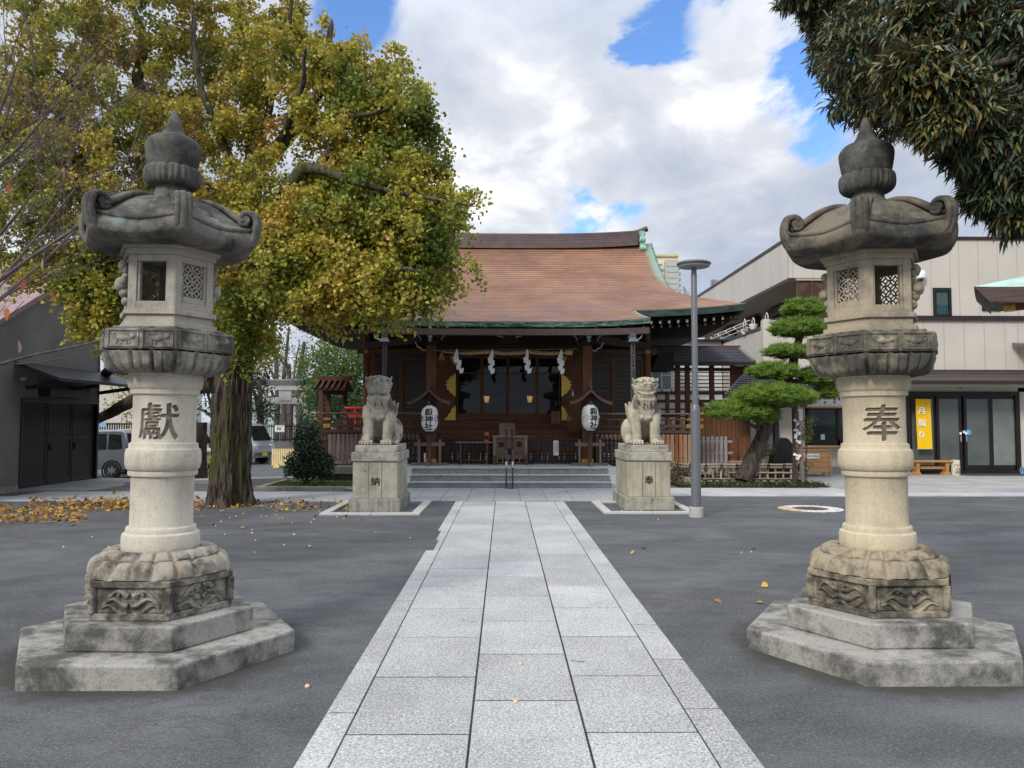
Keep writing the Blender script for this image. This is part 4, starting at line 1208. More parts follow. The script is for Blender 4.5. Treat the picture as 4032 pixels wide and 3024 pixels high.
def paper_lantern(cx, cz, label, face):
    y = 19.82
    t = thing('paper_lantern', label, 'paper lantern', (cx, y, cz-.34), 'white paper lanterns')
    m, q = new_mat('lantern_paper')
    q_o = q.n('ShaderNodeTexCoord').outputs['Object']
    n = q.noise(q_o, 7, 4)
    c = q.mix(q.step(n, .35, .7), (.80, .80, .78), (.70, .695, .67))
    pbsdf(q, c, .55, .3)
    R, Hh = .214, .335
    prof = []
    for i in range(73):
        v = i/72*2-1; r = R*(1-abs(v)**3.2)**.42 if abs(v) < 1 else 0
        r = max(r, .11); r *= 1-.012*abs(math.sin(i*PI/3))
        prof.append((r, cz+v*Hh*.985))
    b = MB().lathe(prof, 40, (cx, y)).build('paper_body', m, t, smooth=60)
    MB().lathe([(.115, cz-Hh-.035), (.118, cz-Hh+.008)], 28, (cx, y)).build('bottom_ring', M_CHAR, t, smooth=40)
    MB().lathe([(.118, cz+Hh-.01), (.115, cz+Hh+.03)], 28, (cx, y)).build('top_ring', M_CHAR, t, smooth=40)
    def wrapr(p, a0, zc):
        a = a0 + p.x/R; v = (zc+p.y-cz)/Hh
        r = R*max(.05, 1-abs(v)**3.2)**.42 + .003 + p.z
        return Vector((cx+r*math.cos(a), y+r*math.sin(a), zc+p.y))
    a0 = math.radians(270+face)
    ink = MB()
    for i, ch in enumerate('鎧神社'):
        for dx, dy in ((0, 0), (.005, .003), (-.005, -.003), (.003, -.005)):
            k = text_mb(ch, .205, .0015, 0)
            k.xf(lambda p: wrapr(Vector((p.x*1.08+dx, p.y*.95+dy, p.z)), a0, cz+.165-i*.185))
            ink.join(k)
    ink.build('characters', M_CHAR, b)
    crest = MB()                                            # comma swirl crest on the sides
    for sd in (58, -58):
        a1 = math.radians(270+face+sd)
        for k in range(3):
            pts = []
            for i in range(16):
                an = k*2.094 + i/15*2.6; rr = .035+.065*i/15
                pts.append(wrapr(Vector((rr*math.cos(an), rr*math.sin(an), .001)), a1, cz))
            crest.tube(pts, [.030-.0018*i for i in range(16)], 6, flat=.12)
    crest.build('crest', M_CHAR if face < 10 else plain('faded_crest', (.45, .45, .44), .7), b)
    return t
p1, p2 = P(1692, 1647, 19.82), P(2323.5, 1643.5, 19.82)
paper_lantern(p1.x, p1.z, 'white paper lantern with black characters hanging on the left stand', -2)
paper_lantern(p2.x, p2.z, 'white paper lantern with black characters hanging on the right stand', 22)

def offering_box():
    x0, x1, y0, y1 = P(1941, 1800, 20.3).x, P(2077, 1800, 20.3).x, 20.3, 20.85
    t = thing('offering_box', 'brown wooden offering box with dark characters behind the handrail', 'offering box', ((x0+x1)/2, y0, .45))
    cx = (x0+x1)/2
    for x in (x0, x1-.075):
        for y in (y0, y1-.075): MB().box(x, x+.075, y, y+.075, .45, 1.20).build('corner_post', W_GREY, t, bevel=.01)
    for x in (x0-.01, x1-.07): MB().box(x, x+.085, y0-.012, y0+.08, .451, .70).build('shoe', W_BROWN, t, bevel=.006)
    MB().box(x0+.075, x1-.075, y0+.02, y1-.03, .60, 1.14).build('panel', wood('box_panel', (.135, .085, .058), (.085, .05, .035), 'x'), t)
    MB().box(x0+.01, x1-.01, y0+.01, y0+.07, .745, .757).build('seam_bead', W_BROWNX, t)
    MB().box(x0-.02, x1+.02, y0-.02, y0+.09, 1.14, 1.205).build('top_rail', W_GREYX, t, bevel=.01)
    MB().box(x0-.02, x1+.02, y1-.09, y1+.02, 1.14, 1.205).build('top_rail', W_GREYX, t, bevel=.01)
    for k in range(11):
        x = lerp(x0+.09, x1-.09, k/10); MB().box(x-.012, x+.012, y0+.09, y1-.09, 1.15, 1.19).build('slat', W_BROWN, t)
    L = MB()
    for ch, dx in (('納', -.235), ('奉', .235)):
        for o in (0, .004, -.004): L.join(text_on(ch, (cx+dx+o, y0+.018, .97+o*.6), .17, extrude=.002))
    L.build('characters', plain('ink_faded', (.035, .026, .022), .7), t)
    MB().lathe([(.001, 0), (.085, 0), (.085, .02), (.06, .03), (.001, .03)], 24).xf(lambda p: Vector((cx+p.x, y0+.02-p.z, .80+p.y))).build('crest', M_CHAR, t, smooth=40)
    s = thing('wooden_plaque', 'small grey wooden plaque with writing standing on the offering box', 'plaque', (cx-.1, 20.8, 1.20))
    a, b = P(1966, 1667, 20.8), P(2027, 1704, 20.8)
    MB().box(a.x, b.x, 20.79, 20.82, 1.20, a.z).build('board', W_GREYX, s)
    m = MB()
    for k in range(11):
        x = lerp(b.x-.04, a.x+.04, k/10)
        for j in range(6 if k % 4 else 3): m.box(x-.005, x+.005, 20.786, 20.789, a.z-.05-j*.028-.010, a.z-.05-j*.028+.004)
    m.build('lettering', M_CHAR, s)
offering_box()

def handrail():
    t = thing('handrail', 'slim brown metal double handrail in the middle of the steps', 'handrail', (.14, 18.3, 0))
    m = plain('rail_metal', (.085, .072, .066), .35, .5, .6, .1)
    st = plain('bare_steel', (.75, .74, .72), .25, .5, .9, .05)
    for x in (.055, .20):
        p = MB().tube([(x, 18.25, 0), (x, 18.25, .80), (x, 18.28, .86), (x, 18.36, .90), (x, 19.6, 1.36), (x, 19.68, 1.36), (x, 19.7, 1.30), (x, 19.7, .45)], .019, 10)
        o = p.build('rail', m, t, smooth=50)
        MB().lathe([(.022, .50), (.026, .53), (.026, .60), (.020, .64)], 12, (x, 18.25)).build('collar', st, o, smooth=50)
    MB().box(.02, .24, 18.2, 18.3, 0.014, .025).build('base_plate', m, t)
handrail()

def small_table():
    a, b = P(1792, 1739, 20.35), P(1940, 1739, 20.35)
    t = thing('side_table', 'narrow plain wooden table left of the offering box', 'table', ((a.x+b.x)/2, 20.35, .45))
    MB().box(a.x, b.x, 20.2, 20.5, a.z-.03, a.z).build('top', W_GREYX, t, bevel=.004)
    for px in (1814, 1918):
        x = P(px, 1800, 20.35).x
        for y in (20.23, 20.46): MB().box(x-.02, x+.02, y-.02, y+.02, .45, a.z-.03).build('leg', W_BROWN, t)
    MB().box(P(1814, 1800, 20.35).x, P(1918, 1800, 20.35).x, 20.33, 20.37, .55, .58).build('stretcher', W_BROWNX, t)
    c = P(1916, 1715, 20.35)
    d = MB(); d.tube([(c.x, 20.30, c.z-.05), (c.x, 20.42, c.z-.05)], .055, 16); d.box(c.x-.05, c.x+.05, 20.3, 20.42, a.z, c.z-.05); d.box(c.x-.052, c.x+.052, 20.3, 20.42, c.z-.04, c.z+.09)
    o = d.build('red_box', plain('orange_red_lacquer', (.30, .075, .045), .35, .5), smooth=40)
    tag(o, 'small reddish lacquered box standing on the narrow table', 'box')
small_table()

def rope():
    y = 20.1
    p0, p1 = P(1742, 1388, y), P(2254, 1388, y)
    b = MB().tube([P(1692, 1380, y+.04), P(2270, 1374, y+.04)], .018, 8).build('bamboo_pole', plain('dry_bamboo', (.19, .12, .07), .5), smooth=50)
    tag(b, 'thin bamboo pole above the twisted straw rope', 'pole')
    t = thing('straw_rope', 'twisted pale straw rope strung across the porch', 'sacred rope', ((p0.x+p1.x)/2, y, 3.3))
    m = plain('straw', (.40, .285, .13), .8, .2, 0, .3, 20, .5, 120)
    N = 90
    for k in range(3):
        pts = []; rr = []
        for i in range(N+1):
            u = i/N; s = .5-.5*math.cos(PI*min(1, u*4)) if u < .25 else 1
            rad = lerp(.012, .040, min(1, s + .15)); an = u*34 + k*2.094
            pts.append((lerp(p0.x, p1.x, u), y+rad*.62*math.sin(an), p0.z - .035*abs(math.sin(u*PI*3))+.02 + rad*.62*math.cos(an))); rr.append(rad*.72)
        MB().tube(pts, rr, 8).build('strand', m, t, smooth=60)
    MB().tube([(p1.x-.18, y, p1.z), (p1.x, y, p1.z+.005)], [.072, .075], 14).build('rope_end', m, t, smooth=50)
    for dx in range(9): pass
    tz = MB()
    for k in range(9): tz.tube([(p0.x-.02, y, p0.z+.01), (p0.x-.06+.01*k, y+.01*(k % 3), p0.z-.08), (p0.x-.10+.02*k, y, p0.z-.2-.02*(k % 2))], [.006, .005, .003], 4)
    tz.build('tassel', m, t)
    for i, (px, py) in enumerate(((1799, 1378), (1938, 1380), (2076, 1379), (2210, 1381))):
        a = P(px, py, y-.06); names = ['leftmost', 'second from left', 'third from left', 'rightmost']
        s = thing('paper_streamer', 'white zigzag paper streamer, %s of the four on the straw rope' % names[i], 'paper streamer', (a.x, a.y, a.z-.6), 'white paper streamers on the straw rope')
        sg = (-1, -1, 1, -1)[i]
        MB().ell((a.x, a.y, a.z), (.025, .02, .03), 8, 6).build('knot', M_PAPER, s, smooth=60)
        x, z = a.x, a.z-.005; lean = (.10, .02, .05, .03)[i]
        sp = [[(x-.025, z), (x+.025, z-.005), (x+.04, z-.17), (x-.11+.05*(i == 2), z-.23)]]
        w = .155; zz = z-.17
        for k in range(4):
            cx2 = x - .045 + lean*(k+1)*.35 + (.022 if k % 2 else -.018)
            sp.append([(cx2-.060, zz-.02), (cx2+.068, zz+.025), (cx2+.085-.012*k, zz-.10), (cx2-.036, zz-.16+.01*k)])
            zz -= .102
        for k, q in enumerate(sp):
            yy = a.y - .012*k; m = MB()
            m.add([(px_, yy - (.012 if j in (1, 2) else 0), pz_) for j, (px_, pz_) in enumerate(q)] + [(px_, yy+.002 - (.012 if j in (1, 2) else 0), pz_) for j, (px_, pz_) in enumerate(q)],
                  [(3, 2, 1, 0), (4, 5, 6, 7), (0, 1, 5, 4), (1, 2, 6, 5), (2, 3, 7, 6), (3, 0, 4, 7)])
            m.build('fold', M_PAPER, s)
rope()

def rain_chain(px, label):
    y = 18.93; a = P(px, 1310, y); x = a.x
    t = thing('rain_chain', label, 'rain chain', (x, y, .6), 'rain chains under the gutter')
    m = plain('chain_metal', (.11, .115, .125), .45, .5, .6, .2)
    MB().tube([(x, y, 3.72), (x, y, 3.56)], .012, 6).build('hook', m, t)
    z = P(px, 1345, y).z
    sq = lambda r, z: [(r*math.cos(PI/4+k*PI/2)*1.414, r*math.sin(PI/4+k*PI/2)*1.414, z) for k in range(4)]
    c = MB(); rings = [(.055, z+.20), (.075, z+.19), (.070, z+.09), (.085, z+.06), (.125, z-.005), (.120, z-.015), (.05, z+.02)]
    vs = [(x+p[0], y+p[1], p[2]) for r, zz in rings for p in sq(r, zz)]
    fs = [(i*4+k, i*4+(k+1) % 4, i*4+4+(k+1) % 4, i*4+4+k) for i in range(len(rings)-1) for k in range(4)] + [(3, 2, 1, 0)]
    c.add(vs, [f[::-1] for f in fs]); c.build('top_cup', m, t, clean=True)
    zz = z-.03
    while zz > .75:
        l = MB(); h = .30
        for dx in (-.043, .043):
            for dy in (-.03, .03): l.box(x+dx-.008, x+dx+.008, y+dy-.008, y+dy+.008, zz-h, zz)
        for q in (0, -h+.02): l.box(x-.05, x+.05, y-.04, y+.04, zz+q-.02, zz+q)
        for k in range(3): l.tube([(x+.022*math.cos(j*PI/4), y-.03, zz-.07-.075*k+.03*math.sin(j*PI/4)) for j in range(9)], .007, 5)
        l.build('link', m, t); zz -= h+.004
rain_chain(1516, 'dark metal rain chain hanging behind the left guardian statue')
rain_chain(2491, 'dark metal rain chain hanging behind the right guardian statue')

def inner_lamps():
    for px, lb in ((1916, 'small lit hanging lamp inside the hall, left of the middle doors'), (2086, 'small lit hanging lamp inside the hall, right of the middle doors')):
        y = 23.0; a, b = P(px, 1560, y), P(px, 1584, y)
        t = thing('hanging_lamp', lb, 'lamp', (a.x, y, b.z), 'lit lamps inside the hall')
        zt, zb = a.z, b.z; k = MB()
        k.lathe([(.05, zb), (.085, zt)], 6, (a.x, y)); k.build('shade', emit('warm_lamp_light', (1.0, .52, .18), 2.2), t)
        f = MB()
        for i in range(6):
            an = i*PI/3; f.tube([(a.x+.053*math.cos(an), y+.053*math.sin(an), zb), (a.x+.089*math.cos(an), y+.089*math.sin(an), zt)], .005, 4)
        f.lathe([(.092, zt), (.092, zt+.015)], 6, (a.x, y)); f.build('frame', W_BROWN, t)
        MB().tube([(a.x, y, zt), (a.x, y, 3.95)], .004, 4).build('cord', M_CHAR, t)
inner_lamps()

def right_of_doors():
    # slatted stand with a pump bottle
    y = 21.55; a, b = P(2232, 1560, y), P(2291, 1560, y)
    t = thing('slatted_stand', 'brown slatted wooden stand right of the glass doors', 'stand', ((a.x+b.x)/2, y, 1.33))
    zt = a.z
    MB().box(a.x-.02, b.x+.02, y-.18, y+.18, zt-.02, zt).build('top', W_GREYX, t)
    for k in range(8):
        x = lerp(a.x+.02, b.x-.02, k/7); MB().box(x-.014, x+.014, y-.16, y-.13, 1.34, zt-.02).build('slat', W_RED, t)
    MB().box(a.x, b.x, y-.13, y-.10, 1.34, 1.42).build('rail', W_RED, t)
    c = P(2255, 1545, y-.05)
    bt = thing('pump_bottle', 'white pump bottle standing on the slatted stand', 'bottle', (c.x, y-.05, zt))
    MB().lathe([(.03, zt), (.03, zt+.09), (.012, zt+.11), (.012, zt+.13)], 14, (c.x, y-.05)).build('bottle', M_WHITE, bt, smooth=40)
    MB().tube([(c.x, y-.05, zt+.13), (c.x, y-.05, zt+.17), (c.x-.045, y-.05, zt+.165)], .007, 6).build('pump', M_WHITE, bt)
    a, b = P(2170, 1619, 21.5), P(2207, 1668, 21.5)
    s = thing('wooden_sign', 'small brown wooden sign with writing leaning by the right glass door', 'sign', ((a.x+b.x)/2, 21.5, b.z))
    MB().extr([(a.x+.02, b.z), (b.x-.02, b.z), (b.x, b.z+.03), (b.x, a.z-.02), (b.x-.02, a.z), (a.x+.02, a.z), (a.x, a.z-.02), (a.x, b.z+.03)], 21.49, 21.52).build('board', wood('sign_board', (.17, .085, .045), (.11, .055, .03), 'x'), s)
    text_on('二礼二拍手一礼', ((a.x+b.x)/2+.01, 21.487, (a.z+b.z)/2), .042, vertical=True, pitch=1.02).build('lettering', M_CHAR, s)
right_of_doors()
# ------------------------------------------------------------------ guardian lion-dogs on pedestals
def lion_mesh(open_mouth, sd):
    """seated, facing -Y, paws on z=0; grown from overlapping volumes into one surface"""
    r_ = random.Random(sd); m = MB()
    m.tube([(0, .40, .24), (0, .25, .33), (0, .05, .50), (0, -.12, .66), (0, -.20, .80), (0, -.22, .92)], [.20, .26, .265, .262, .225, .19], 20)
    m.ell((0, .36, .22), (.25, .24, .22), 18, 12)
    m.ell((0, -.22, .60), (.235, .15, .20), 18, 12)                       # chest
    m.ell((0, -.30, .50), (.10, .07, .075), 12, 8)
    for s in (-1, 1):
        m.tube([(s*.175, -.13, .66), (s*.185, -.22, .50), (s*.168, -.275, .33), (s*.160, -.30, .17), (s*.165, -.33, .06)], [.135, .115, .092, .082, .09], 16)
        m.ell((s*.160, -.31, .155), (.092, .09, .035), 12, 8)              # wrist band of fur
        m.ell((s*.165, -.385, .055), (.098, .12, .055), 14, 8)
        for k in range(4):
            x = s*.165 + (k-1.5)*.051
            m.ell((x, -.475+.012*abs(k-1.5), .052), (.027, .056, .050), 10, 8)
            m.ell((x, -.515+.012*abs(k-1.5), .022), (.015, .028, .02), 8, 6)
        m.ell((s*.235, .24, .245), (.135, .25, .245), 18, 12)               # haunch
        m.tube([(s*.25, .05, .12), (s*.265, -.06, .07), (s*.27, -.18, .05)], [.1, .085, .07], 12)
        for k in range(4): m.ell((s*.27+(k-1.5)*.042, -.225, .045), (.023, .05, .042), 10, 6)
        # chest curls
        m.ell((s*.075, -.36, .50), (.036, .03, .034), 10, 8)
        for q in range(3):
            a = q*.5; m.tube([(s*(.04+.05*q), -.26-.03*q, .80-.02*q), (s*(.05+.05*q), -.335, .70), (s*(.03+.055*q), -.36, .59)], [.022, .026, .012], 8)
    for k in range(7):                                                     # flame tail behind
        a = (k-3)*.26; m.tube([(0, .55, .22), (.12*math.sin(a), .60, .40), (.26*math.sin(a), .56, .52+.12*math.cos(a)), (.34*math.sin(a), .50, .62+.22*math.cos(a))], [.09, .08, .055, .02], 8)
    # head
    H = Vector((0, -.30, 1.03))
    m.ell(H, (.205, .215, .175), 22, 16)
    m.ell(H+Vector((0, .05, .01)), (.212, .19, .165), 20, 14)
    m.ell(H+Vector((0, -.10, .015)), (.188, .13, .115), 18, 12)            # upper muzzle
    yf = H.y-.235
    for s in (-1, 1):
        m.tube([H+Vector((s*.01, -.225, .035)), H+Vector((s*.06, -.215, .04)), H+Vector((s*.12, -.175, .062)), H+Vector((s*.175, -.09, .085))], [.018, .026, .028, .02], 8)   # lifted lip edge
        m.ell(H+Vector((s*.046, -.228, .078)), (.042, .032, .033), 12, 8)  # nostril
        m.ell(H+Vector((s*.046, -.258, .082)), (.016, .012, .014), 8, 6)
        m.ell(H+Vector((s*.105, -.165, .125)), (.050, .04, .036), 12, 8)   # eye
        m.ell(H+Vector((s*.105, -.198, .125)), (.018, .014, .016), 8, 6)
        m.tube([H+Vector((s*.03, -.175, .155)), H+Vector((s*.10, -.165, .172)), H+Vector((s*.17, -.10, .150)), H+Vector((s*.20, -.02, .12))], [.024, .030, .028, .016], 8)  # brow
        # ears
        m.tube([H+Vector((s*.185, .0, .09)), H+Vector((s*.215, .0, .15)), H+Vector((s*.238, -.01, .205))], [.058, .045, .010], 8, flat=.55)
        for q in range(7):                                                 # curls round the cheeks
            a = -.2 + q*.28
            m.ell(H+Vector((s*(.205-.018*q), .03-.03*(q % 2), .06-.052*q)), (.045, .055, .040), 10, 8)
            m.ell(H+Vector((s*(.195-.016*q), -.05, .03-.05*q)), (.034, .04, .032), 10, 8)
    for q in range(9):
        a = (q-4)/4*1.35
        m.ell(H+Vector((.175*math.sin(a), .02, .10+.085*math.cos(a))), (.04, .07, .035), 10, 8)
    if open_mouth:
        m.ell(H+Vector((0, -.075, -.135)), (.165, .13, .050), 18, 10)      # dropped jaw
        for s in (-1, 1):
            m.tube([H+Vector((0, -.205, -.105)), H+Vector((s*.08, -.19, -.10)), H+Vector((s*.145, -.13, -.06)), H+Vector((s*.172, -.09, .0)), H+Vector((s*.178, -.085, .05))], [.020, .022, .022, .022, .020], 8)
            for k in range(3): m.ell(H+Vector((s*(.02+.036*k), -.205+.012*k, -.012)), (.015, .014, .024), 8, 6)
            m.ell(H+Vector((s*.128, -.155, -.025)), (.016, .016, .040), 8, 6)
            for k in range(3): m.ell(H+Vector((s*(.02+.034*k), -.195+.012*k, -.075)), (.014, .012, .018), 8, 6)
        m.ell(H+Vector((0, -.15, -.088)), (.06, .06, .016), 10, 6)
    else:
        m.ell(H+Vector((0, -.08, -.075)), (.182, .15, .075), 18, 12)       # closed jaw
        for s in (-1, 1):
            m.tube([H+Vector((0, -.232, -.055)), H+Vector((s*.08, -.215, -.050)), H+Vector((s*.15, -.15, -.022)), H+Vector((s*.188, -.075, .015))], [.022, .024, .022, .014], 8)
            m.ell(H+Vector((s*.125, -.185, -.035)), (.018, .016, .032), 8, 6)
            m.ell(H+Vector((s*.095, -.195, -.098)), (.04, .03, .022), 10, 6)
    # beard
    for k in range(9):
        a = (k-4)/4
        m.tube([H+Vector((a*.15, -.10-.05*(1-a*a), -.155)), H+Vector((a*.165, -.115-.05*(1-a*a), -.21)), H+Vector((a*.13+.01*(k % 2), -.085-.05*(1-a*a), -.285-.035*(k % 3)))], [.030, .032, .012], 8)
    return remesh(m, .0085, 2, .45)

def guardian(cx, yf, open_mouth, kanji, label, plabel, body, block, sd):
    # pedestal
    t = thing('statue_pedestal', plabel, 'pedestal', (cx, yf+.7, 0), 'pedestals of the guardian statues')
    w = .443
    MB().box(cx-w, cx+w, yf, yf+1.55, -.02, .222).build('base_block', block['base'], t, bevel=.012)
    d = MB(); d.box(cx-w+.055, cx+w-.055, yf+.075, yf+1.47, .222, .862)
    dd = d.build('die', block['die'], t, bevel=.01)
    g = MB()
    for s in (-1, 1): g.box(cx+s*.115-.004, cx+s*.115+.004, yf+.0735, yf+.0745, .225, .86)
    for s in (-1, 1):
        g = MB().box(cx+s*.115-.0045, cx+s*.115+.0045, yf+.0735, yf+.0765, .225, .86); g.build('joint', block['joint'], dd)
    k = MB()
    for dx, dz in ((0, 0), (.003, .002), (-.003, -.002)): k.join(text_on(kanji, (cx+.005+dx, yf+.0745, .52+dz), .165, extrude=.0035))
    k.build('dark_character', block['joint'], dd)
    MB().box(cx-w+.03, cx+w-.03, yf+.045, yf+1.50, .863, 1.02).build('cap', block['cap'], t, bevel=.012)
    # statue
    s = thing('guardian_lion', label, 'statue', (cx, yf+.5, 1.02), 'pair of stone guardian lion statues')
    MB().box(cx-w+.09, cx+w-.07, yf+.10, yf+1.42, 1.021, 1.142).build('plinth', block['cap'], s, bevel=.012)
    me = lion_mesh(open_mouth, sd)
    me.materials.append(body)
    me.transform(Matrix.Translation((cx+.0, yf+.66, 1.135)))
    link('lion', me, s)
def stained(name, c1, c2, stain_c, patch):
    return stone(name, c1, c2, .44, .66, 3.4, .26, 120, .5, stain_c, .58, .66, 3.2, streak=.25, patch=patch)
LB = dict(base=stone('pedestal_base_grey', (.31, .295, .255), (.13, .125, .105), .42, .62, 2.2, .3, 90, .5, streak=.4), die=stone('pedestal_die_grey', (.375, .35, .29), (.215, .20, .155), .40, .64, 2.0, .2, 90, .35, (.13, .125, .11), .66, .72, 1.6, streak=.2),
          cap=stone('pedestal_cap_grey', (.37, .355, .305), (.16, .15, .125), .44, .66, 2.6, .25, 90, .45), joint=plain('stone_joint', (.10, .09, .075), .9, .1))
RB = dict(base=stone('pedestal_base_tan', (.37, .35, .29), (.14, .13, .11), .42, .64, 2.4, .3, 90, .5, streak=.4), die=stone('pedestal_die_tan', (.42, .385, .295), (.25, .22, .155), .40, .64, 1.8, .2, 90, .35, (.36, .22, .10), .64, .74, 1.8, streak=.4),
          cap=stone('pedestal_cap_tan', (.40, .38, .315), (.15, .14, .115), .42, .62, 3.0, .3, 90, .5, streak=.2), joint=bpy.data.materials['stone_joint'])
guardian(-2.24, 13.63, False, '納', 'pale grey stone lion statue with its mouth closed, on the left pedestal', 'grey stone pedestal under the closed-mouthed lion statue',
         stained('lion_stone_grey', (.385, .365, .305), (.22, .205, .165), (.10, .09, .088), [((-1.97, 14.15, 1.86), .125, (.085, .073, .074)), ((-1.95, 14.5, 1.52), .07, (.07, .062, .06))]), LB, 1)
guardian(2.585, 13.95, True, '奉', 'yellowish stone lion statue with its mouth open, on the right pedestal', 'yellowish stone pedestal under the open-mouthed lion statue',
         stained('lion_stone_tan', (.43, .395, .305), (.25, .225, .165), (.15, .125, .115), [((2.80, 14.4, 1.92), .15, (.115, .085, .085)), ((2.40, 14.25, 1.90), .085, (.14, .11, .10)), ((2.6, 14.2, 2.08), .05, (.16, .13, .12))]), RB, 2)

# ------------------------------------------------------------------ street lamp
def street_lamp():
    x, y = 3.165, 12.95
    t = thing('street_lamp', 'slender grey street lamp with a flat round head right of the path', 'street lamp', (x, y, 0))
    m = plain('lamp_grey_paint', (.17, .178, .19), .32, .5, .35, .05, 3, 0)
    MB().lathe([(.118, -.02), (.118, .155), (.112, .162)], 36, (x, y)).build('concrete_foot', stone('lamp_foot', (.42, .41, .39), (.25, .24, .22), .45, .7, 5, .2, 90, .3), t, smooth=40)
    MB().lathe([(.0815, .15), (.079, 1.72), (.0785, 1.77), (.058, 1.83), (.056, 1.85)], 36, (x, y)).build('lower_pole', m, t, smooth=40)
    MB().lathe([(.052, 1.84), (.049, 4.02), (.044, 4.05), (.044, 4.16)], 32, (x, y)).build('upper_pole', m, t, smooth=40)
    h = MB().lathe([(.04, 4.15), (.20, 4.148), (.262, 4.165), (.283, 4.19), (.283, 4.205), (.24, 4.232), (.12, 4.25), (.0, 4.254)], 48, (x, y)).build('lamp_head', m, t, smooth=40)
    MB().lathe([(.06, 4.138), (.25, 4.142), (.262, 4.158)], 40, (x, y)).build('diffuser', plain('lamp_diffuser', (.42, .42, .43), .4), h, smooth=40)
street_lamp()

def manhole():
    c = (5.52, 14.15)
    t = thing('manhole_cover', 'round manhole cover in a worn white and orange ring on the asphalt', 'manhole', (c[0], c[1], 0))
    m, q = new_mat('worn_ring_paint'); o = q.n('ShaderNodeTexCoord').outputs['Object']
    sx = q.n('ShaderNodeSeparateXYZ', ins={0: o}).outputs[0]
    a = q.math('ADD', q.step(sx, c[0]-.45, c[0]-.1, .75, 0), q.math('MULTIPLY', q.math('SUBTRACT', q.noise(o, 6, 5), .5), .5))
    cc = q.mix(q.step(a, .3, .5), (.62, .60, .57), (.56, .41, .25))
    cc = q.mix(q.step(q.noise(o, 14, 6), .48, .62, 0, .75), cc, (.12, .115, .11)); pbsdf(q, cc, .8)
    MB().lathe([(.28, -.02), (.56, -.02), (.56, .006), (.28, .006)], 56, c, cap=False).build('ring', m, t)
    lid = MB().lathe([(.0, .009), (.30, .009), (.31, .006), (.33, .004)], 48, c)
    for i in range(-4, 5):
        for j in range(-4, 5):
            if i*i+j*j < 17: lid.box(c[0]+i*.06-.018, c[0]+i*.06+.018, c[1]+j*.06-.018, c[1]+j*.06+.018, .009, .014)
    lid.build('lid', plain('iron_lid', (.13, .10, .09), .6, .3, .3), t)
manhole()
# ------------------------------------------------------------------ two-storey building on the right
M_PANEL = plain('beige_panel', (.50, .465, .405), .6, .3, 0, .05, .8, .05, 40)
M_PANELD = plain('beige_panel_side', (.52, .50, .46), .6, .3, 0, .06, .8, .05, 40, (1, 1, .3))
M_JOINT = plain('panel_joint', (.40, .37, .32), .7, .2, 0, .05)
M_TRIM = plain('dark_brown_trim', (.030, .022, .022), .45, .4, .2, .2)
M_FRAME = plain('window_frame_dark', (.016, .014, .014), .4, .4, .3, .2)
M_FROST = plain('frosted_glass', (.085, .098, .095), .18, .5, 0, .25, .9, 0)
M_TILE = plain('slate_roof', (.060, .060, .068), .45, .4, .1, .25, 3, .3, 30)
M_SOFFIT = plain('soffit_beige', (.40, .37, .32), .7, .2, 0, .05)
M_PINE_WOOD = wood('light_pine', (.52, .30, .14), (.40, .21, .09), 'x', .6)

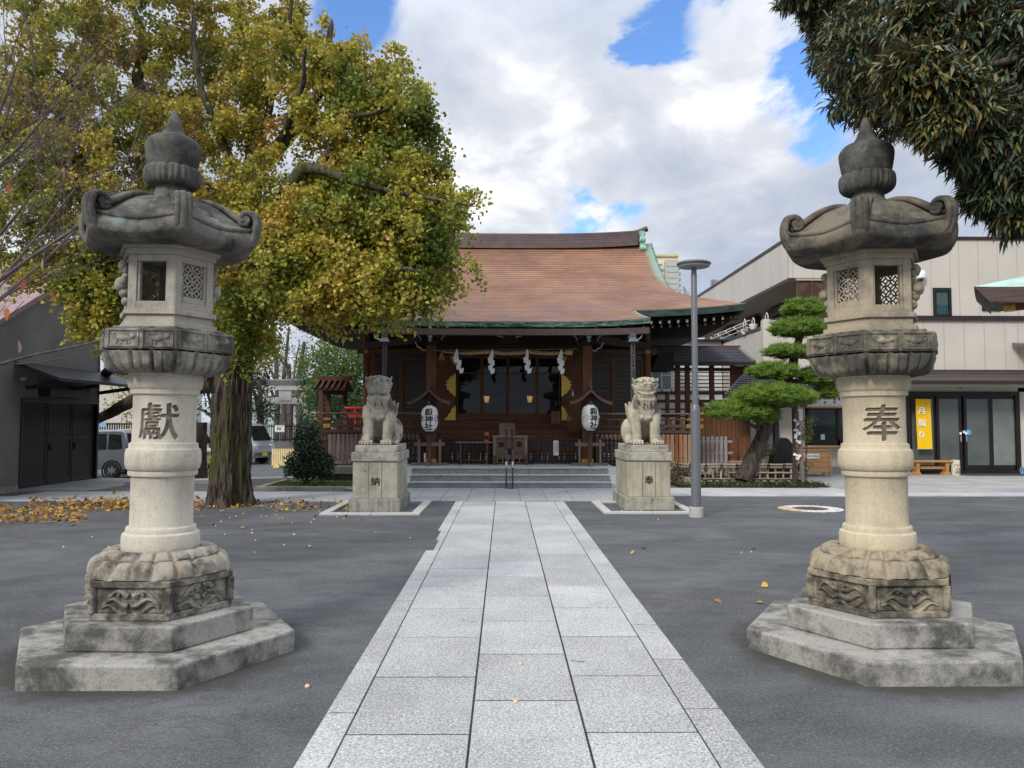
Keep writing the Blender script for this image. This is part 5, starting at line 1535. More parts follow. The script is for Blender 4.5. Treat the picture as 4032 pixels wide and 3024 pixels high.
def build_right():
    Y0, X0, ZT = 23.7, 8.70, 7.17
    B = thing('two_storey_building', 'long beige two-storey building with dark trim, a recessed balcony and glass entrance doors', 'building', (13, Y0, 0))
    XR = 24.
    # front wall: upper and lower storey as separate skins
    MB().box(9.9, XR, Y0, Y0+.25, 4.82, ZT).build('upper_wall', M_PANEL, B)
    MB().box(X0+.02, 9.88, Y0, Y0+.25, 5.97, ZT).build('upper_wall', M_PANEL, B)
    MB().box(7.9, XR, Y0+.05, Y0+.25, 3.15, 4.68).build('middle_wall', M_PANEL, B)
    MB().box(X0, XR, Y0-.05, Y0+.3, ZT, ZT+.09).build('coping', M_TRIM, B)
    MB().box(X0-.02, XR, Y0-.04, Y0+.26, 4.68, 4.82).build('band', M_TRIM, B)
    jm = MB(); x = 12.4
    for px in (3664, 3740, 3775, 3851, 3927, 4004): xx = P(px, 1040, Y0).x; jm.box(xx-.010, xx+.010, Y0-.006, Y0, 4.83, ZT-.01)
    for k in range(9): jm.box(16.4+k*.75-.01, 16.4+k*.75+.01, Y0-.006, Y0, 4.83, ZT-.01)
    for px in (3120, 3200): xx = P(px, 1040, Y0).x; jm.box(xx-.010, xx+.010, Y0-.006, Y0, 5.98, ZT-.01)
    for px in (3560, 3640, 3720, 3799, 3879, 3960, 4012): xx = P(px, 1300, Y0).x; jm.box(xx-.010, xx+.010, Y0+.04, Y0+.05, 3.16, 4.67)
    jm.build('panel_joints', M_JOINT, B)
    # side wall with fascia, recessed balcony and parapet
    MB().box(X0, X0+.2, Y0+.25, 40, 5.97, ZT).build('fascia', M_PANELD, B)
    MB().box(X0-.03, X0+.25, Y0+.26, 40, ZT, ZT+.09).build('coping', M_TRIM, B)
    MB().box(X0-.012, X0+.21, Y0-.01, 40, 5.92, 5.97).build('fascia_trim', M_TRIM, B)
    MB().box(X0, 10.4, Y0+.02, 40, 5.90, 5.965).build('balcony_ceiling', M_SOFFIT, B)
    MB().box(X0, X0+.15, Y0+.25, 40, 0, 4.70).build('parapet', M_PANELD, B)
    MB().box(X0-.03, X0+.18, Y0+.27, 40, 4.70, 4.80).build('parapet_rail', M_TRIM, B)
    MB().box(10.3, 10.5, Y0+.26, 40, 4.4, 5.9).build('balcony_wall', M_PANEL, B)
    MB().box(X0+.16, 10.3, Y0+.26, 40, 4.3, 4.4).build('balcony_floor', M_SOFFIT, B)
    sj = MB()
    for k in range(18): yy = Y0+.8+k*.85; sj.box(X0-.006, X0, yy-.01, yy+.01, 5.98, ZT-.02); sj.box(X0-.006, X0, yy-.01, yy+.01, .1, 4.68)
    sj.build('panel_joints', M_JOINT, B)
    for y in (25.4, 28.2, 31.2, 34.5):
        w = MB(); w.box(10.22, 10.29, y, y+1.5, 4.45, 5.62); o = w.build('balcony_window', M_FRAME, B)
        MB().box(10.19, 10.215, y+.1, y+1.4, 4.5, 5.40).build('pane', M_FROST, o)
        MB().box(10.05, 10.30, y-.08, y+1.58, 5.52, 5.82).build('shutter_box', M_TRIM, B)
    # timber lattice screen at the corner of the balcony
    ls = MB(); a, b = X0+.25, 9.86
    for x in (a, (a+b)/2, b-.05): ls.box(x, x+.05, Y0+.04, Y0+.10, 4.83, 5.92)
    lo = ls.build('lattice_screen', W_BROWN, B)
    dg = MB()
    for half, (p, q) in enumerate(((a+.05, (a+b)/2), ((a+b)/2+.05, b-.05))):
        n = 20
        for k in range(-n, n):
            z0 = 4.83+k*.075; pts = []
            for s in range(2):
                x = p if s == 0 else q; z = z0 + ((x-p) if half == 0 else (q-x))*1.0
                pts.append((x, z))
            (x0, z0), (x1, z1) = pts
            if max(z0, z1) > 5.9 or min(z0, z1) < 4.83: continue
            dg.bar((x0, Y0+.07, z0), (x1, Y0+.07, z1), .012, .03)
    dg.box(a+.05, b-.05, Y0+.09, Y0+.10, 4.83, 5.9)
    dg.build('lattice_slats', W_BROWNX, lo)
    # windows upstairs
    def window(px0, px1, py0, py1, curtain):
        p, q = P(px0, py0, Y0), P(px1, py1, Y0)
        f = MB(); w = .085
        f.box(p.x, p.x+w, Y0-.05, Y0+.0, q.z, p.z); f.box(q.x-w, q.x, Y0-.05, Y0, q.z, p.z); f.box(p.x+w, q.x-w, Y0-.05, Y0, p.z-.12, p.z); f.box(p.x+w, q.x-w, Y0-.05, Y0, q.z, q.z+.06)
        o = f.build('window', M_FRAME, B)
        MB().box(p.x+w, q.x-w, Y0-.030, Y0-.026, q.z+.06, p.z-.12).build('pane', glass('upper_pane', (.03, .04, .04), .75), o)
        c = MB()
        if curtain:
            n = 24; zm = lerp(q.z, p.z, .40)
            for z0, z1, mi in ((zm, p.z-.12, 0), (q.z+.06, zm, 1)):
                vs = []; fs = []
                for i in range(n+1):
                    x = lerp(p.x+w, q.x-w, i/n); y = Y0-.014+.008*math.sin(i*1.9)
                    vs += [(x, y, z0), (x, y, z1)]
                for i in range(n): fs.append((2*i, 2*i+2, 2*i+3, 2*i+1))
                c.add(vs, fs, mi)
            c.build('curtain', [plain('lace_curtain', (.50, .58, .55), .8, .1, 0, .2, 20, 0), plain('teal_curtain', (.14, .42, .45), .8, .1, 0, .2, 8, 0)], o)
        else:
            c.box(p.x+w, q.x-w, Y0-.012, Y0-.006, q.z+.06, p.z-.12); c.build('blind', plain('dark_blind', (.10, .115, .115), .6), o)
    window(3672, 3745, 1134, 1246, True); window(3864, 3937, 1152, 1224, False)
    # pent roof over the ground floor
    rf = MB(); r0, r1 = 7.75, XR
    prof = [(Y0+.05, 3.14), (Y0-.90, 2.78)]
    rf.extrx([(Y0+.05, 3.15), (Y0-.93, 2.79), (Y0-.93, 2.72), (Y0+.05, 3.05)], 8.85, r1)
    ro = rf.build('pent_roof', plain('pent_metal', (.155, .125, .12), .4, .4, .3, .12), B)
    sm = MB()
    for k in range(7):
        t = k/6.5; y = lerp(Y0+.02, Y0-.91, t); z = lerp(3.155, 2.798, t); sm.box(8.85, r1, y-.014, y+.014, z-.01, z+.016)
    sm.build('roof_seams', plain('seam_dark', (.06, .048, .05), .5), ro)
    MB().box(8.85, r1, Y0-1.0, Y0-.935, 2.68, 2.79).build('gutter', M_TRIM, B)
    MB().box(8.85, r1, Y0-.9, Y0+.05, 2.62, 2.70).build('soffit', M_SOFFIT, B)
    # ground floor
    a, b = P(3566, 1560, Y0), P(4022, 1867, Y0); zt = P(3700, 1545, Y0).z
    MB().box(X0+.02, 9.15, Y0+.05, Y0+.25, 0, 3.05).build('ground_wall', M_PANEL, B)
    wl, wr = P(3176, 1600, Y0).x, P(3420, 1600, Y0).x
    sill, head = P(3200, 1752, Y0).z, P(3200, 1606, Y0).z
    MB().box(9.15, a.x-.02, Y0+.05, Y0+.25, 0, sill-.02).build('ground_wall', M_PANEL, B)
    MB().box(9.15, a.x-.02, Y0+.05, Y0+.25, head, 3.05).build('ground_wall', M_PANEL, B)
    MB().box(wr, a.x-.02, Y0+.05, Y0+.25, sill-.02, head).build('ground_wall', M_PANEL, B)
    MB().box(a.x-.02, b.x+.3, Y0+.05, Y0+.25, zt+.02, 3.05).build('ground_wall', M_PANEL, B)
    MB().box(b.x, XR, Y0+.05, Y0+.25, 0, 3.05).build('ground_wall', M_PANEL, B)
    MB().box(9.15, a.x-.05, Y0+.0, Y0+.06, -.02, .22).build('plinth', M_CONC, B)
    # office window with counter shelf
    f = MB()
    for x in (wl, lerp(wl, wr, .5)-.03, wr-.07): f.box(x, x+.07, Y0-.03, Y0+.10, sill, head)
    f.box(wl, wr, Y0-.03, Y0+.10, head-.06, head); f.box(wl, wr, Y0-.03, Y0+.10, sill, sill+.16)
    o = f.build('office_window', M_FRAME, B)
    MB().box(wl+.07, wr-.07, Y0+.03, Y0+.036, sill+.16, head-.06).build('pane', glass('office_pane', (.03, .045, .045), .55), o)
    MB().box(wl-.6, wr+.5, Y0-.35, Y0-.035, sill-.05, sill-.01).build('counter_shelf', M_PINE_WOOD, o)
    rm = MB(); rm.box(wl-.2, wr+.3, Y0+1.6, Y0+1.7, .9, 2.9); rm.box(wl-.2, wr+.3, Y0+.3, Y0+1.6, .8, .9); rm.box(wl-.3, wl-.2, Y0+.26, Y0+1.7, .8, 2.9)
    rm.build('office_room', plain('office_interior', (.10, .12, .115), .7), o)
    sh = MB()
    for k in range(4): sh.box(wl+.3, wr-.1, Y0+1.2, Y0+1.55, 1.2+.35*k, 1.23+.35*k)
    for k in range(14): x = wl+.4+k*.13; sh.box(x, x+.09, Y0+.15, Y0+.28, sill+.17, sill+.19+.05*(k % 3))
    sh.build('display_goods', plain('display_white', (.50, .52, .50), .6, .2, 0, .3, 9), o)
    c = P(3241, 1722, Y0); MB().box(c.x-.06, c.x+.06, Y0+.022, Y0+.028, c.z-.11, c.z+.09).build('paper_slip', plain('pale_blue_paper', (.55, .68, .68), .7), o)
    MB().box(a.x-.1, b.x+.1, Y0+.55, Y0+.6, 0, 3.0).build('entrance_hall', plain('dark_hall', (.03, .03, .03), .7), B)
    # glass entrance: four leaves
    f = MB(); zb = .05
    f.box(a.x, b.x, Y0-.02, Y0+.10, zt-.11, zt+.02); f.box(a.x, b.x, Y0-.02, Y0+.10, zb-.03, zb+.06)
    f.box(a.x, a.x+.12, Y0-.02, Y0+.10, zb+.06, zt-.11); f.box(b.x-.13, b.x, Y0-.02, Y0+.10, zb+.06, zt-.11)
    d = f.build('entrance_frame', M_FRAME, B)
    pxs = [(3587, 3688), (3693, 3784), (3801, 3902), (3908, 4008)]
    for k, (p, q) in enumerate(pxs):
        x0, x1 = P(p, 1700, Y0).x-.03, P(q, 1700, Y0).x+.03; yy = Y0 + (.0 if k in (1, 2) else .05)
        lf = MB(); s = .085
        lf.box(x0, x0+s, yy, yy+.04, zb+.06, zt-.11); lf.box(x1-s, x1, yy, yy+.04, zb+.06, zt-.11); lf.box(x0+s, x1-s, yy, yy+.04, zb+.06, zb+.22); lf.box(x0+s, x1-s, yy, yy+.04, zt-.2, zt-.11)
        l = lf.build('door_leaf', M_FRAME, B)
        MB().box(x0+s, x1-s, yy+.015, yy+.025, zb+.22, zt-.2).build('frosted_pane', M_FROST if k < 3 else plain('frosted_glass_lighter', (.19, .205, .19), .22, .5, 0, .25, .9, 0), l)
        if k in (1, 2):
            hx = x1-.05 if k == 1 else x0+.05
            MB().box(hx-.018, hx+.018, yy-.03, yy-.004, .98, 1.16).build('handle', plain('handle_steel', (.35, .35, .34), .35, .5, .7), l)
            MB().box(hx-.028, hx+.028, yy-.012, yy-.002, 1.19, 1.27).build('lock_plate', M_PAPER, l)
    st = P(3813, 1702, Y0); MB().lathe([(.0, 0), (.085, 0), (.085, .003), (.0, .003)], 24).xf(lambda p: Vector((st.x+p.x, Y0-.006-p.z, st.z+p.y))).build('blue_sticker', plain('sticker_blue', (.12, .36, .60), .5), d)
    MB().box(st.x-.17, st.x-.10, Y0-.012, Y0-.004, st.z-.03, st.z+.05).build('sticker', plain('sticker_cream', (.72, .66, .48), .5), d)
    MB().box(P(3779, 1520, Y0).x, P(3821, 1520, Y0).x, Y0-.16, Y0+.05, P(3800, 1532, Y0).z, P(3800, 1518, Y0).z).build('porch_light', M_SOFFIT, B)
    # wall lamp on the upper storey
    c = P(3618, 1085, Y0); l = MB().lathe([(.10, c.z-.12), (.125, c.z-.10), (.12, c.z+.08), (.09, c.z+.12), (.0, c.z+.125)], 20, (c.x, Y0-.14)); lo = l.build('wall_lamp', plain('lamp_white', (.70, .72, .76), .4), B, smooth=50)
    MB().box(c.x-.05, c.x+.05, Y0-.16, Y0-.002, c.z-.19, c.z-.13).build('lamp_arm', M_TRIM, lo)
    aw = P(3984, 1363, Y0); MB().extrx([(Y0-.02, aw.z+.10), (Y0-.7, aw.z), (Y0-.7, aw.z-.05), (Y0-.02, aw.z+.0)], aw.x, aw.x+1.4).build('window_hood', plain('hood_grey', (.17, .155, .15), .5), B)
    rod = MB()
    for k in range(2): x = P(2915+k*22, 1030, 29).x; rod.tube([(X0+.05, 29+k*.5, ZT+.05), (X0+.05, 29+k*.5, ZT+.38), (X0+.12, 29+k*.5, ZT+.44), (X0+.28, 29+k*.5, ZT+.46)], .012, 6)
    rod.build('roof_pipes', plain('steel_pipe', (.5, .5, .5), .4, .5, .5), B)
    # left ground-floor wing: dark recessed door bay with its own low tiled roof
    W = thing('low_wing', 'low dark-roofed wing with a dark glass door behind the pine', 'building', (8.2, 22.4, 0))
    xa = P(2990, 1700, 23.2).x
    MB().box(xa, 8.02, 23.3, 23.5, 0, 2.9).build('dark_wall', M_FRAME, W)
    MB().box(8.14, 8.69, 23.3, 23.5, 0, 2.9).build('wall', M_PANEL, W)
    MB().box(xa-.02, xa+.12, 23.2, 23.3, 0, 2.6).build('post', W_BROWN, W)
    MB().box(8.02, 8.14, 23.15, 23.29, 0, 2.6).build('post', M_TRIM, W)
    MB().box(xa+.14, 7.98, 23.24, 23.28, .55, 2.0).build('glass_door', M_FROST, W)
    e0, e1 = P(2848, 1542, 22.3), P(3010, 1484, 23.6)
    rr = MB(); rr.add([(6.25, 22.2, 2.36), (9.2, 22.2, 2.36), (9.2, 23.9, 3.12), (7.4, 23.9, 3.12), (6.25, 22.2, 2.26), (9.2, 22.2, 2.26), (9.2, 23.9, 3.02), (7.4, 23.9, 3.02)],
                      [(0, 1, 2, 3), (7, 6, 5, 4), (0, 4, 5, 1), (1, 5, 6, 2), (2, 6, 7, 3), (3, 7, 4, 0)])
    rr.build('tiled_roof', M_TILE, W)
    MB().box(6.2, 9.2, 22.10, 22.2, 2.24, 2.36).build('gutter', M_TRIM, W)
    for k in range(10): y = 22.25+k*.17; MB().box(6.35+k*.11, 9.2, y-.02, y+.02, 2.385+k*.0755, 2.41+k*.0755).build('tile_course', M_TILE, W)
    return B
build_right()

def corridor():
    Y = 24.3
    T = thing('roofed_corridor', 'dark-tiled wooden corridor with slatted windows joining the shrine to the building', 'corridor', (6.2, Y, 0))
    a, b = P(2612, 1372, Y+1.0), P(2907, 1372, Y+1.0); c, d = P(2640, 1425, Y), P(2970, 1425, Y)
    m = MB(); m.add([(4.3, Y, c.z), (d.x, Y, c.z), (b.x, Y+1, b.z), (4.3, Y+1, b.z), (4.3, Y, c.z-.07), (d.x, Y, c.z-.07), (b.x, Y+1, b.z-.07), (4.3, Y+1, b.z-.07)],
                    [(0, 1, 2, 3), (7, 6, 5, 4), (0, 4, 5, 1), (1, 5, 6, 2), (2, 6, 7, 3), (3, 7, 4, 0)])
    r = m.build('tiled_roof', M_TILE, T)
    n = 9
    for k in range(n):
        t = (k+.3)/n; y = lerp(Y, Y+1, t); z = lerp(c.z, b.z, t); MB().box(4.3, lerp(d.x, b.x, t)-.02, y-.018, y+.018, z+.004, z+.026).build('tile_course', plain('tile_sheen', (.12, .125, .15), .35, .5, .1), r)
    MB().bar((d.x, Y, c.z+.03), (b.x, Y+1, b.z+.03), .10, .06).build('hip_cap', plain('hip_zinc', (.24, .235, .23), .4, .4, .3), T)
    MB().box(4.3, b.x+.05, Y+.93, Y+1.07, b.z-.02, b.z+.09).build('ridge', plain('ridge_redbrown', (.10, .045, .04), .5), T)
    MB().box(4.3, d.x+.03, Y-.10, Y-.003, c.z-.12, c.z-.005).build('gutter', M_TRIM, T)
    for px in (2668, 2706, 2802, 2885, 2940):
        x = P(px, 1500, Y+.35).x; MB().box(x-.07, x+.07, Y+.28, Y+.42, .5, c.z-.05).build('post', W_RED, T)
    zt, zb = P(2800, 1455, Y+.35).z, P(2800, 1542, Y+.35).z
    for z in (zt, zb-.05, P(2800, 1580, Y+.35).z): MB().box(4.6, P(2940, 1500, Y+.35).x, Y+.30, Y+.40, z-.05, z+.05).build('beam', W_REDX, T)
    for k in range(6):
        z = lerp(zb+.02, zt-.09, k/5); MB().box(P(2664, 1500, Y).x, P(2884, 1500, Y).x, Y+.32, Y+.36, z-.015, z+.015).build('slat', W_RED, T)
    MB().box(P(2885, 1500, Y+.35).x, P(2952, 1500, Y+.35).x, Y+.34, Y+.38, .5, c.z-.1).build('board_panel', W_RED, T)
    # board wall beneath, top edge sloping down to the right
    w = MB(); x0, x1 = P(2745, 1600, 23.6).x, P(2952, 1600, 23.6).x; z0, z1 = P(2745, 1575, 23.6).z, P(2800, 1632, 23.6).z; n = 14
    for k in range(n):
        a0, a1 = lerp(x0, x1, k/n), lerp(x0, x1, (k+1)/n)-.008
        zz0 = max(z1, lerp(z0, z1, (a0-x0)/(P(2800, 1600, 23.6).x-x0))); w.box(a0, a1, 23.55, 23.6, .05, zz0)
    w.build('board_wall', wood('board_wall_wood', (.26, .125, .055), (.16, .07, .032), 'z'), T)
    MB().bar((x0, 23.53, z0+.02), (P(2800, 1600, 23.6).x, 23.53, z1+.02), .06, .07).build('sloping_rail', W_REDX, T)
    # little stair balustrade seen behind the veranda
    for px, py in ((2581, 1554), (2627, 1545)):
        q = P(px, py, 23.4); MB().box(q.x-.055, q.x+.055, 23.35, 23.45, .5, q.z-.08).build('newel_post', W_RED, T)
        MB().lathe([(.06, q.z-.08), (.045, q.z-.04), (.065, q.z-.02), (.06, q.z+.03), (.0, q.z+.035)], 12, (q.x, 23.4)).build('newel_cap', W_RED, T)
    q0 = P(2627, 1582, 23.4)
    for py in (1582, 1612, 1640): z = P(2650, py, 23.4).z; MB().box(P(2600, py, 23.4).x, P(2700, py, 23.4).x, 23.38, 23.42, z-.025, z+.025).build('rail', W_BROWNX, T)
    # dark gable end of the corridor roof towards the shrine
    g = P(2600, 1430, 23.2); gm = MB(); q = [P(2652, 1390, 23.2), P(2592, 1392, 23.2), P(2566, 1452, 23.2), P(2566, 1458, 23.2), P(2652, 1458, 23.2)]
    gm.extr([(p.x, p.z) for p in q], 23.15, 24.2); gm.build('roof_end', W_DARK, T)
corridor()

def white_house():
    Y = 31.
    T = thing('white_house', 'white sided house with a curtained window behind the corridor', 'house', (6.5, Y, 0))
    x0, x1 = 4.6, 8.66
    MB().box(x0, x1, Y, Y+4, 0, 4.75).build('siding_wall', plain('white_siding', (.62, .63, .62), .6, .2, 0, .05), T)
    s = MB()
    for k in range(28): s.box(x0, x1, Y-.008, Y, .2+k*.16, .212+k*.16)
    s.build('siding_lines', plain('siding_shadow', (.36, .37, .37), .7), T)
    a, b = P(2562, 1458, Y), P(2646, 1542, Y)
    f = MB(); 
    for x in (a.x, P(2601, 1500, Y).x, b.x-.05): f.box(x, x+.06, Y-.05, Y-.01, b.z, a.z)
    f.box(a.x, b.x, Y-.05, Y-.01, b.z, b.z+.1); f.box(P(2604, 1500, Y).x, b.x, Y-.05, Y-.01, lerp(b.z, a.z, .75), lerp(b.z, a.z, .75)+.03); f.box(a.x, b.x, Y-.05, Y-.01, a.z-.04, a.z)
    o = f.build('window', plain('white_frame', (.66, .68, .70), .4), T)
    MB().box(a.x+.05, b.x-.05, Y-.03, Y-.015, b.z+.1, a.z-.04).build('pane', plain('curtained_pane', (.20, .25, .28), .25, .5, 0, .25, 6, 0, 30, (8, 1, .5)), o)
    MB().box(x0-.1, x1, Y-.15, Y+4, 4.75, 4.85).build('eave', M_TRIM, T)
white_house()

# ---- things at the building
def banner():
    y = 23.55
    a, b = P(3605, 1570, y), P(3671, 1768, y)
    t = thing('yellow_banner', 'yellow hanging banner with white characters beside the glass entrance', 'banner', ((a.x+b.x)/2, y, b.z))
    m = MB(); n = 16; vs = []; fs = []
    for j in range(n+1):
        v = j/n; x0 = lerp(a.x, P(3613, 1768, y).x, v); x1 = lerp(P(3664, 1570, y).x, b.x, v); z = lerp(a.z, b.z, v); dy = .012*math.sin(v*5)
        vs += [(x0, y+dy, z), (x1, y+dy*.6, z), (x1, y+dy*.6+.004, z), (x0, y+dy+.004, z)]
    for j in range(n):
        for k in range(4): p = j*4+k; q = j*4+(k+1) % 4; fs.append((p, p+4, q+4, q))
    m.add(vs, fs); c = m.build('cloth', plain('banner_yellow', (.83, .52, .012), .75, .15, 0, .05, 4, 0), t, smooth=60)
    wt = plain('banner_white', (.82, .81, .77), .8)
    for ch, px, py in (('月', 3627, 1617), ('詣', 3629, 1664), ('り', 3629, 1711)):
        p = P(px, py, y-.02); L = MB()
        for q, (dx, dz) in enumerate(((0, 0), (.006, .004), (-.006, -.004), (0, -.006))): L.join(text_on(ch, (p.x+dx, y-.022-.0007*q, p.z+dz), .235, extrude=.002))
        L.build('large_character', wt, c)
    s0, s1 = P(3651, 1585, y-.02), P(3656, 1690, y-.02); S = MB(); tx = '毎月神社にお詣りしましょう'
    for i, ch in enumerate(tx): S.join(text_on(ch, (lerp(s0.x, s1.x, i/12), y-.02, lerp(s0.z, s1.z, i/12)), .070, extrude=.002))
    S.build('small_characters', plain('banner_pale', (.80, .68, .30), .8), c)
    MB().tube([(a.x-.03, y-.01, a.z), (P(3664, 1570, y).x+.03, y-.01, a.z)], .012, 8).build('top_rod', M_TRIM, t)
    MB().tube([(P(3613, 1768, y).x-.02, y, b.z), (b.x+.02, y, b.z)], .014, 8).build('bottom_rod', M_GREYROD, t)
M_GREYROD = plain('rod_grey', (.35, .32, .26), .5)
banner()

def bench():
    y = 23.1; a, b = P(3592, 1815, y), P(3752, 1815, y); zt = a.z+.02
    t = thing('wooden_bench', 'low orange wooden bench with trestle legs before the glass entrance', 'bench', ((a.x+b.x)/2, y, 0))
    w = wood('bench_wood', (.46, .24, .085), (.34, .16, .05), 'x')
    MB().box(a.x-.03, b.x, y-.18, y+.18, zt-.05, zt).build('seat', w, t, bevel=.008)
    for px in (3607, 3722):
        x = P(px, 1840, y).x
        MB().extr([(x-.12, .012), (x+.12, .012), (x+.09, .06), (x+.045, .11), (x+.04, .26), (x+.075, zt-.05), (x-.075, zt-.05), (x-.04, .26), (x-.045, .11), (x-.09, .06)], y-.13, y+.13).build('trestle_leg', w, t, bevel=.006)
    MB().box(P(3595, 1840, y).x, P(3734, 1840, y).x, y-.025, y+.025, .19, .27).build('stretcher', w, t)
bench()

def umbrella_pot():
    y = 23.0; c = P(3763, 1871, y); t = thing('ceramic_pot', 'tall white ceramic umbrella pot painted with red flowers at the bench end', 'pot', (c.x, y, 0.01))
    p = MB().lathe([(.115, .012), (.122, .04), (.122, .43), (.126, .46), (.108, .46), (.105, .35)], 28, (c.x, y)).build('body', plain('cream_ceramic', (.62, .58, .48), .25, .5, 0, .06), t, smooth=40)
    f = MB()
    for k in range(9):
        a = math.radians(230+k*11); z = .28+.07*math.sin(k*2.3); f.ell((c.x+.123*math.cos(a), y+.123*math.sin(a), z), (.018, .018, .018), 8, 5)
    f.build('flowers', plain('painted_red', (.42, .09, .07), .4), p)
    g = MB()
    for k in range(7):
        a = math.radians(240+k*12); g.tube([(c.x+.122*math.cos(a), y+.122*math.sin(a), .07), (c.x+.124*math.cos(a+.06), y+.124*math.sin(a+.06), .18+.03*(k % 3))], [.010, .004], 5)
    g.build('leaves', plain('painted_green', (.12, .19, .10), .4), p)
    k = P(3760, 1845, y)
    MB().box(c.x+.02, c.x+.62, 0, 0, 0, 0)
    a0, a1 = P(3775, 1872, 23.2), P(4005, 1872, 23.2)
    mt = MB().box(c.x+.25, c.x+2.15, 22.75, 23.55, .012, .028).build('door_mat', plain('mat_brown', (.075, .06, .055), .95, .1), bevel=.004)
    tag(mt, 'dark brown door mat in front of the glass entrance', 'mat')
    q = P(4028, 1840, 22.9); b = thing('blue_bucket', 'blue watering can partly out of frame at the right edge', 'watering can', (q.x+.12, 22.9, .012))
    mb_ = plain('blue_plastic', (.10, .33, .62), .4)
    MB().lathe([(.10, .012), (.12, .22), (.125, .25)], 20, (q.x+.12, 22.9)).build('can', mb_, b, smooth=40)
    MB().tube([(q.x+.0, 22.9, .22), (q.x-.06, 22.9, .24), (q.x-.09, 22.9, .16), (q.x-.06, 22.9, .08), (q.x+.01, 22.9, .06)], .014, 8).build('handle', mb_, b, smooth=40)
umbrella_pot()

def amulet_box():
    y = 22.6; a, b = P(3130, 1772, y), P(3261, 1772, y)
    t = thing('wooden_collection_box', 'pale pine collection box with a white name plate under the office window', 'box', ((a.x+b.x)/2, y, 0))
    zt = P(3200, 1774, y).z; x0, x1 = a.x, b.x-.02
    for x in (x0, x1-.05):
        for yy in (y-.25, y+.2): MB().box(x, x+.05, yy, yy+.05, .012, zt).build('post', M_PINE_WOOD, t)
    MB().box(x0+.02, x1-.02, y-.235, y+.24, .14, zt-.01).build('panel', M_PINE_WOOD, t)
    MB().box(x0-.01, x1+.01, y-.26, y+.26, zt-.0, zt+.025).build('lid', M_PINE_WOOD, t, bevel=.004)
    for k in (1, 2, 3): MB().box(x0+.05, x1-.05, y-.238, y-.2355, .14+k*.14, .144+k*.14).build('board_seam', W_BROWNX, t)
    p, q = P(3168, 1787, y-.25), P(3226, 1805, y-.25)
    pl = MB().box(p.x, q.x, y-.262, y-.25, q.z, p.z).build('name_plate', M_PAPER, t)
    text_on('古神札守納箱', ((p.x+q.x)/2, y-.2635, (p.z+q.z)/2), .063, extrude=.001).build('lettering', M_CHAR, pl)
amulet_box()

def boards():
    Y = 23.66
    a, b = P(3172, 1545, Y), P(3430, 1607, Y)
    t = thing('price_board', 'long white notice board in a pine frame over the office window', 'notice board', ((a.x+b.x)/2, Y, b.z))
    MB().box(a.x, b.x, Y-.03, Y, b.z, a.z).build('frame', M_PINE_WOOD, t)
    sh = MB().box(a.x+.06, b.x-.06, Y-.036, Y-.031, b.z+.055, a.z-.055).build('sheet', M_PAPER, t)
    m = [MB(), MB(), MB()]; r_ = random.Random(4)
    for k in range(13):
        x = lerp(a.x+.14, b.x-.12, k/12); z = lerp(b.z, a.z, .62); c = m[k % 3]
        w, h = r_.choice(((.03, .11), (.05, .12), (.018, .15), (.06, .05))); c.box(x-w, x+w, Y-.039, Y-.0365, z-h*.6, z+h*.6)
        m[1].box(x-.05, x+.05, Y-.039, Y-.0365, b.z+.09, b.z+.105)
        if k % 2: m[(k+1) % 3].box(x-.04, x+.04, Y-.039, Y-.0365, b.z+.14, b.z+.20)
    for q, c in zip(m, ((.42, .09, .09), (.12, .11, .11), (.33, .24, .24))): q.build('printed_items', plain('print_%d' % int(c[0]*100), c, .7), sh)
    for (px0, py0, px1, py1, lb, col) in ((3097, 1610, 3160, 1658, 'small framed poster with red print, upper of two beside the office window', (.55, .12, .16)), (3101, 1666, 3126, 1750, 'narrow pink and white poster, lower of two beside the office window', (.62, .36, .36))):
        a, b = P(px0, py0, Y-.02), P(px1, py1, Y-.02)
        p = thing('poster', lb, 'poster', ((a.x+b.x)/2, Y-.02, b.z))
        MB().box(a.x-.03, b.x+.03, Y-.05, Y-.02, b.z-.03, a.z+.03).build('frame', M_PINE_WOOD, p)
        s = MB().box(a.x, b.x, Y-.056, Y-.051, b.z, a.z).build('sheet', M_PAPER, p)
        k = MB()
        if px1-px0 > 40:
            for i in range(4): x = lerp(a.x+.03, b.x-.05, i/4); k.box(x, x+.035, Y-.059, Y-.0565, lerp(b.z, a.z, .15), lerp(b.z, a.z, .9-.1*(i % 2)))
        else:
            k.box(a.x+.01, b.x-.01, Y-.059, Y-.0565, a.z-.09, a.z-.02)
            for i in range(3):
                z = lerp(a.z-.16, b.z+.09, i/2); k.tube([((a.x+b.x)/2+.075*math.cos(q*PI/8), Y-.058, z+.075*math.sin(q*PI/8)) for q in range(17)], .008, 4)
        k.build('print', plain('poster_ink_%d' % px0, col, .7), s)
boards()

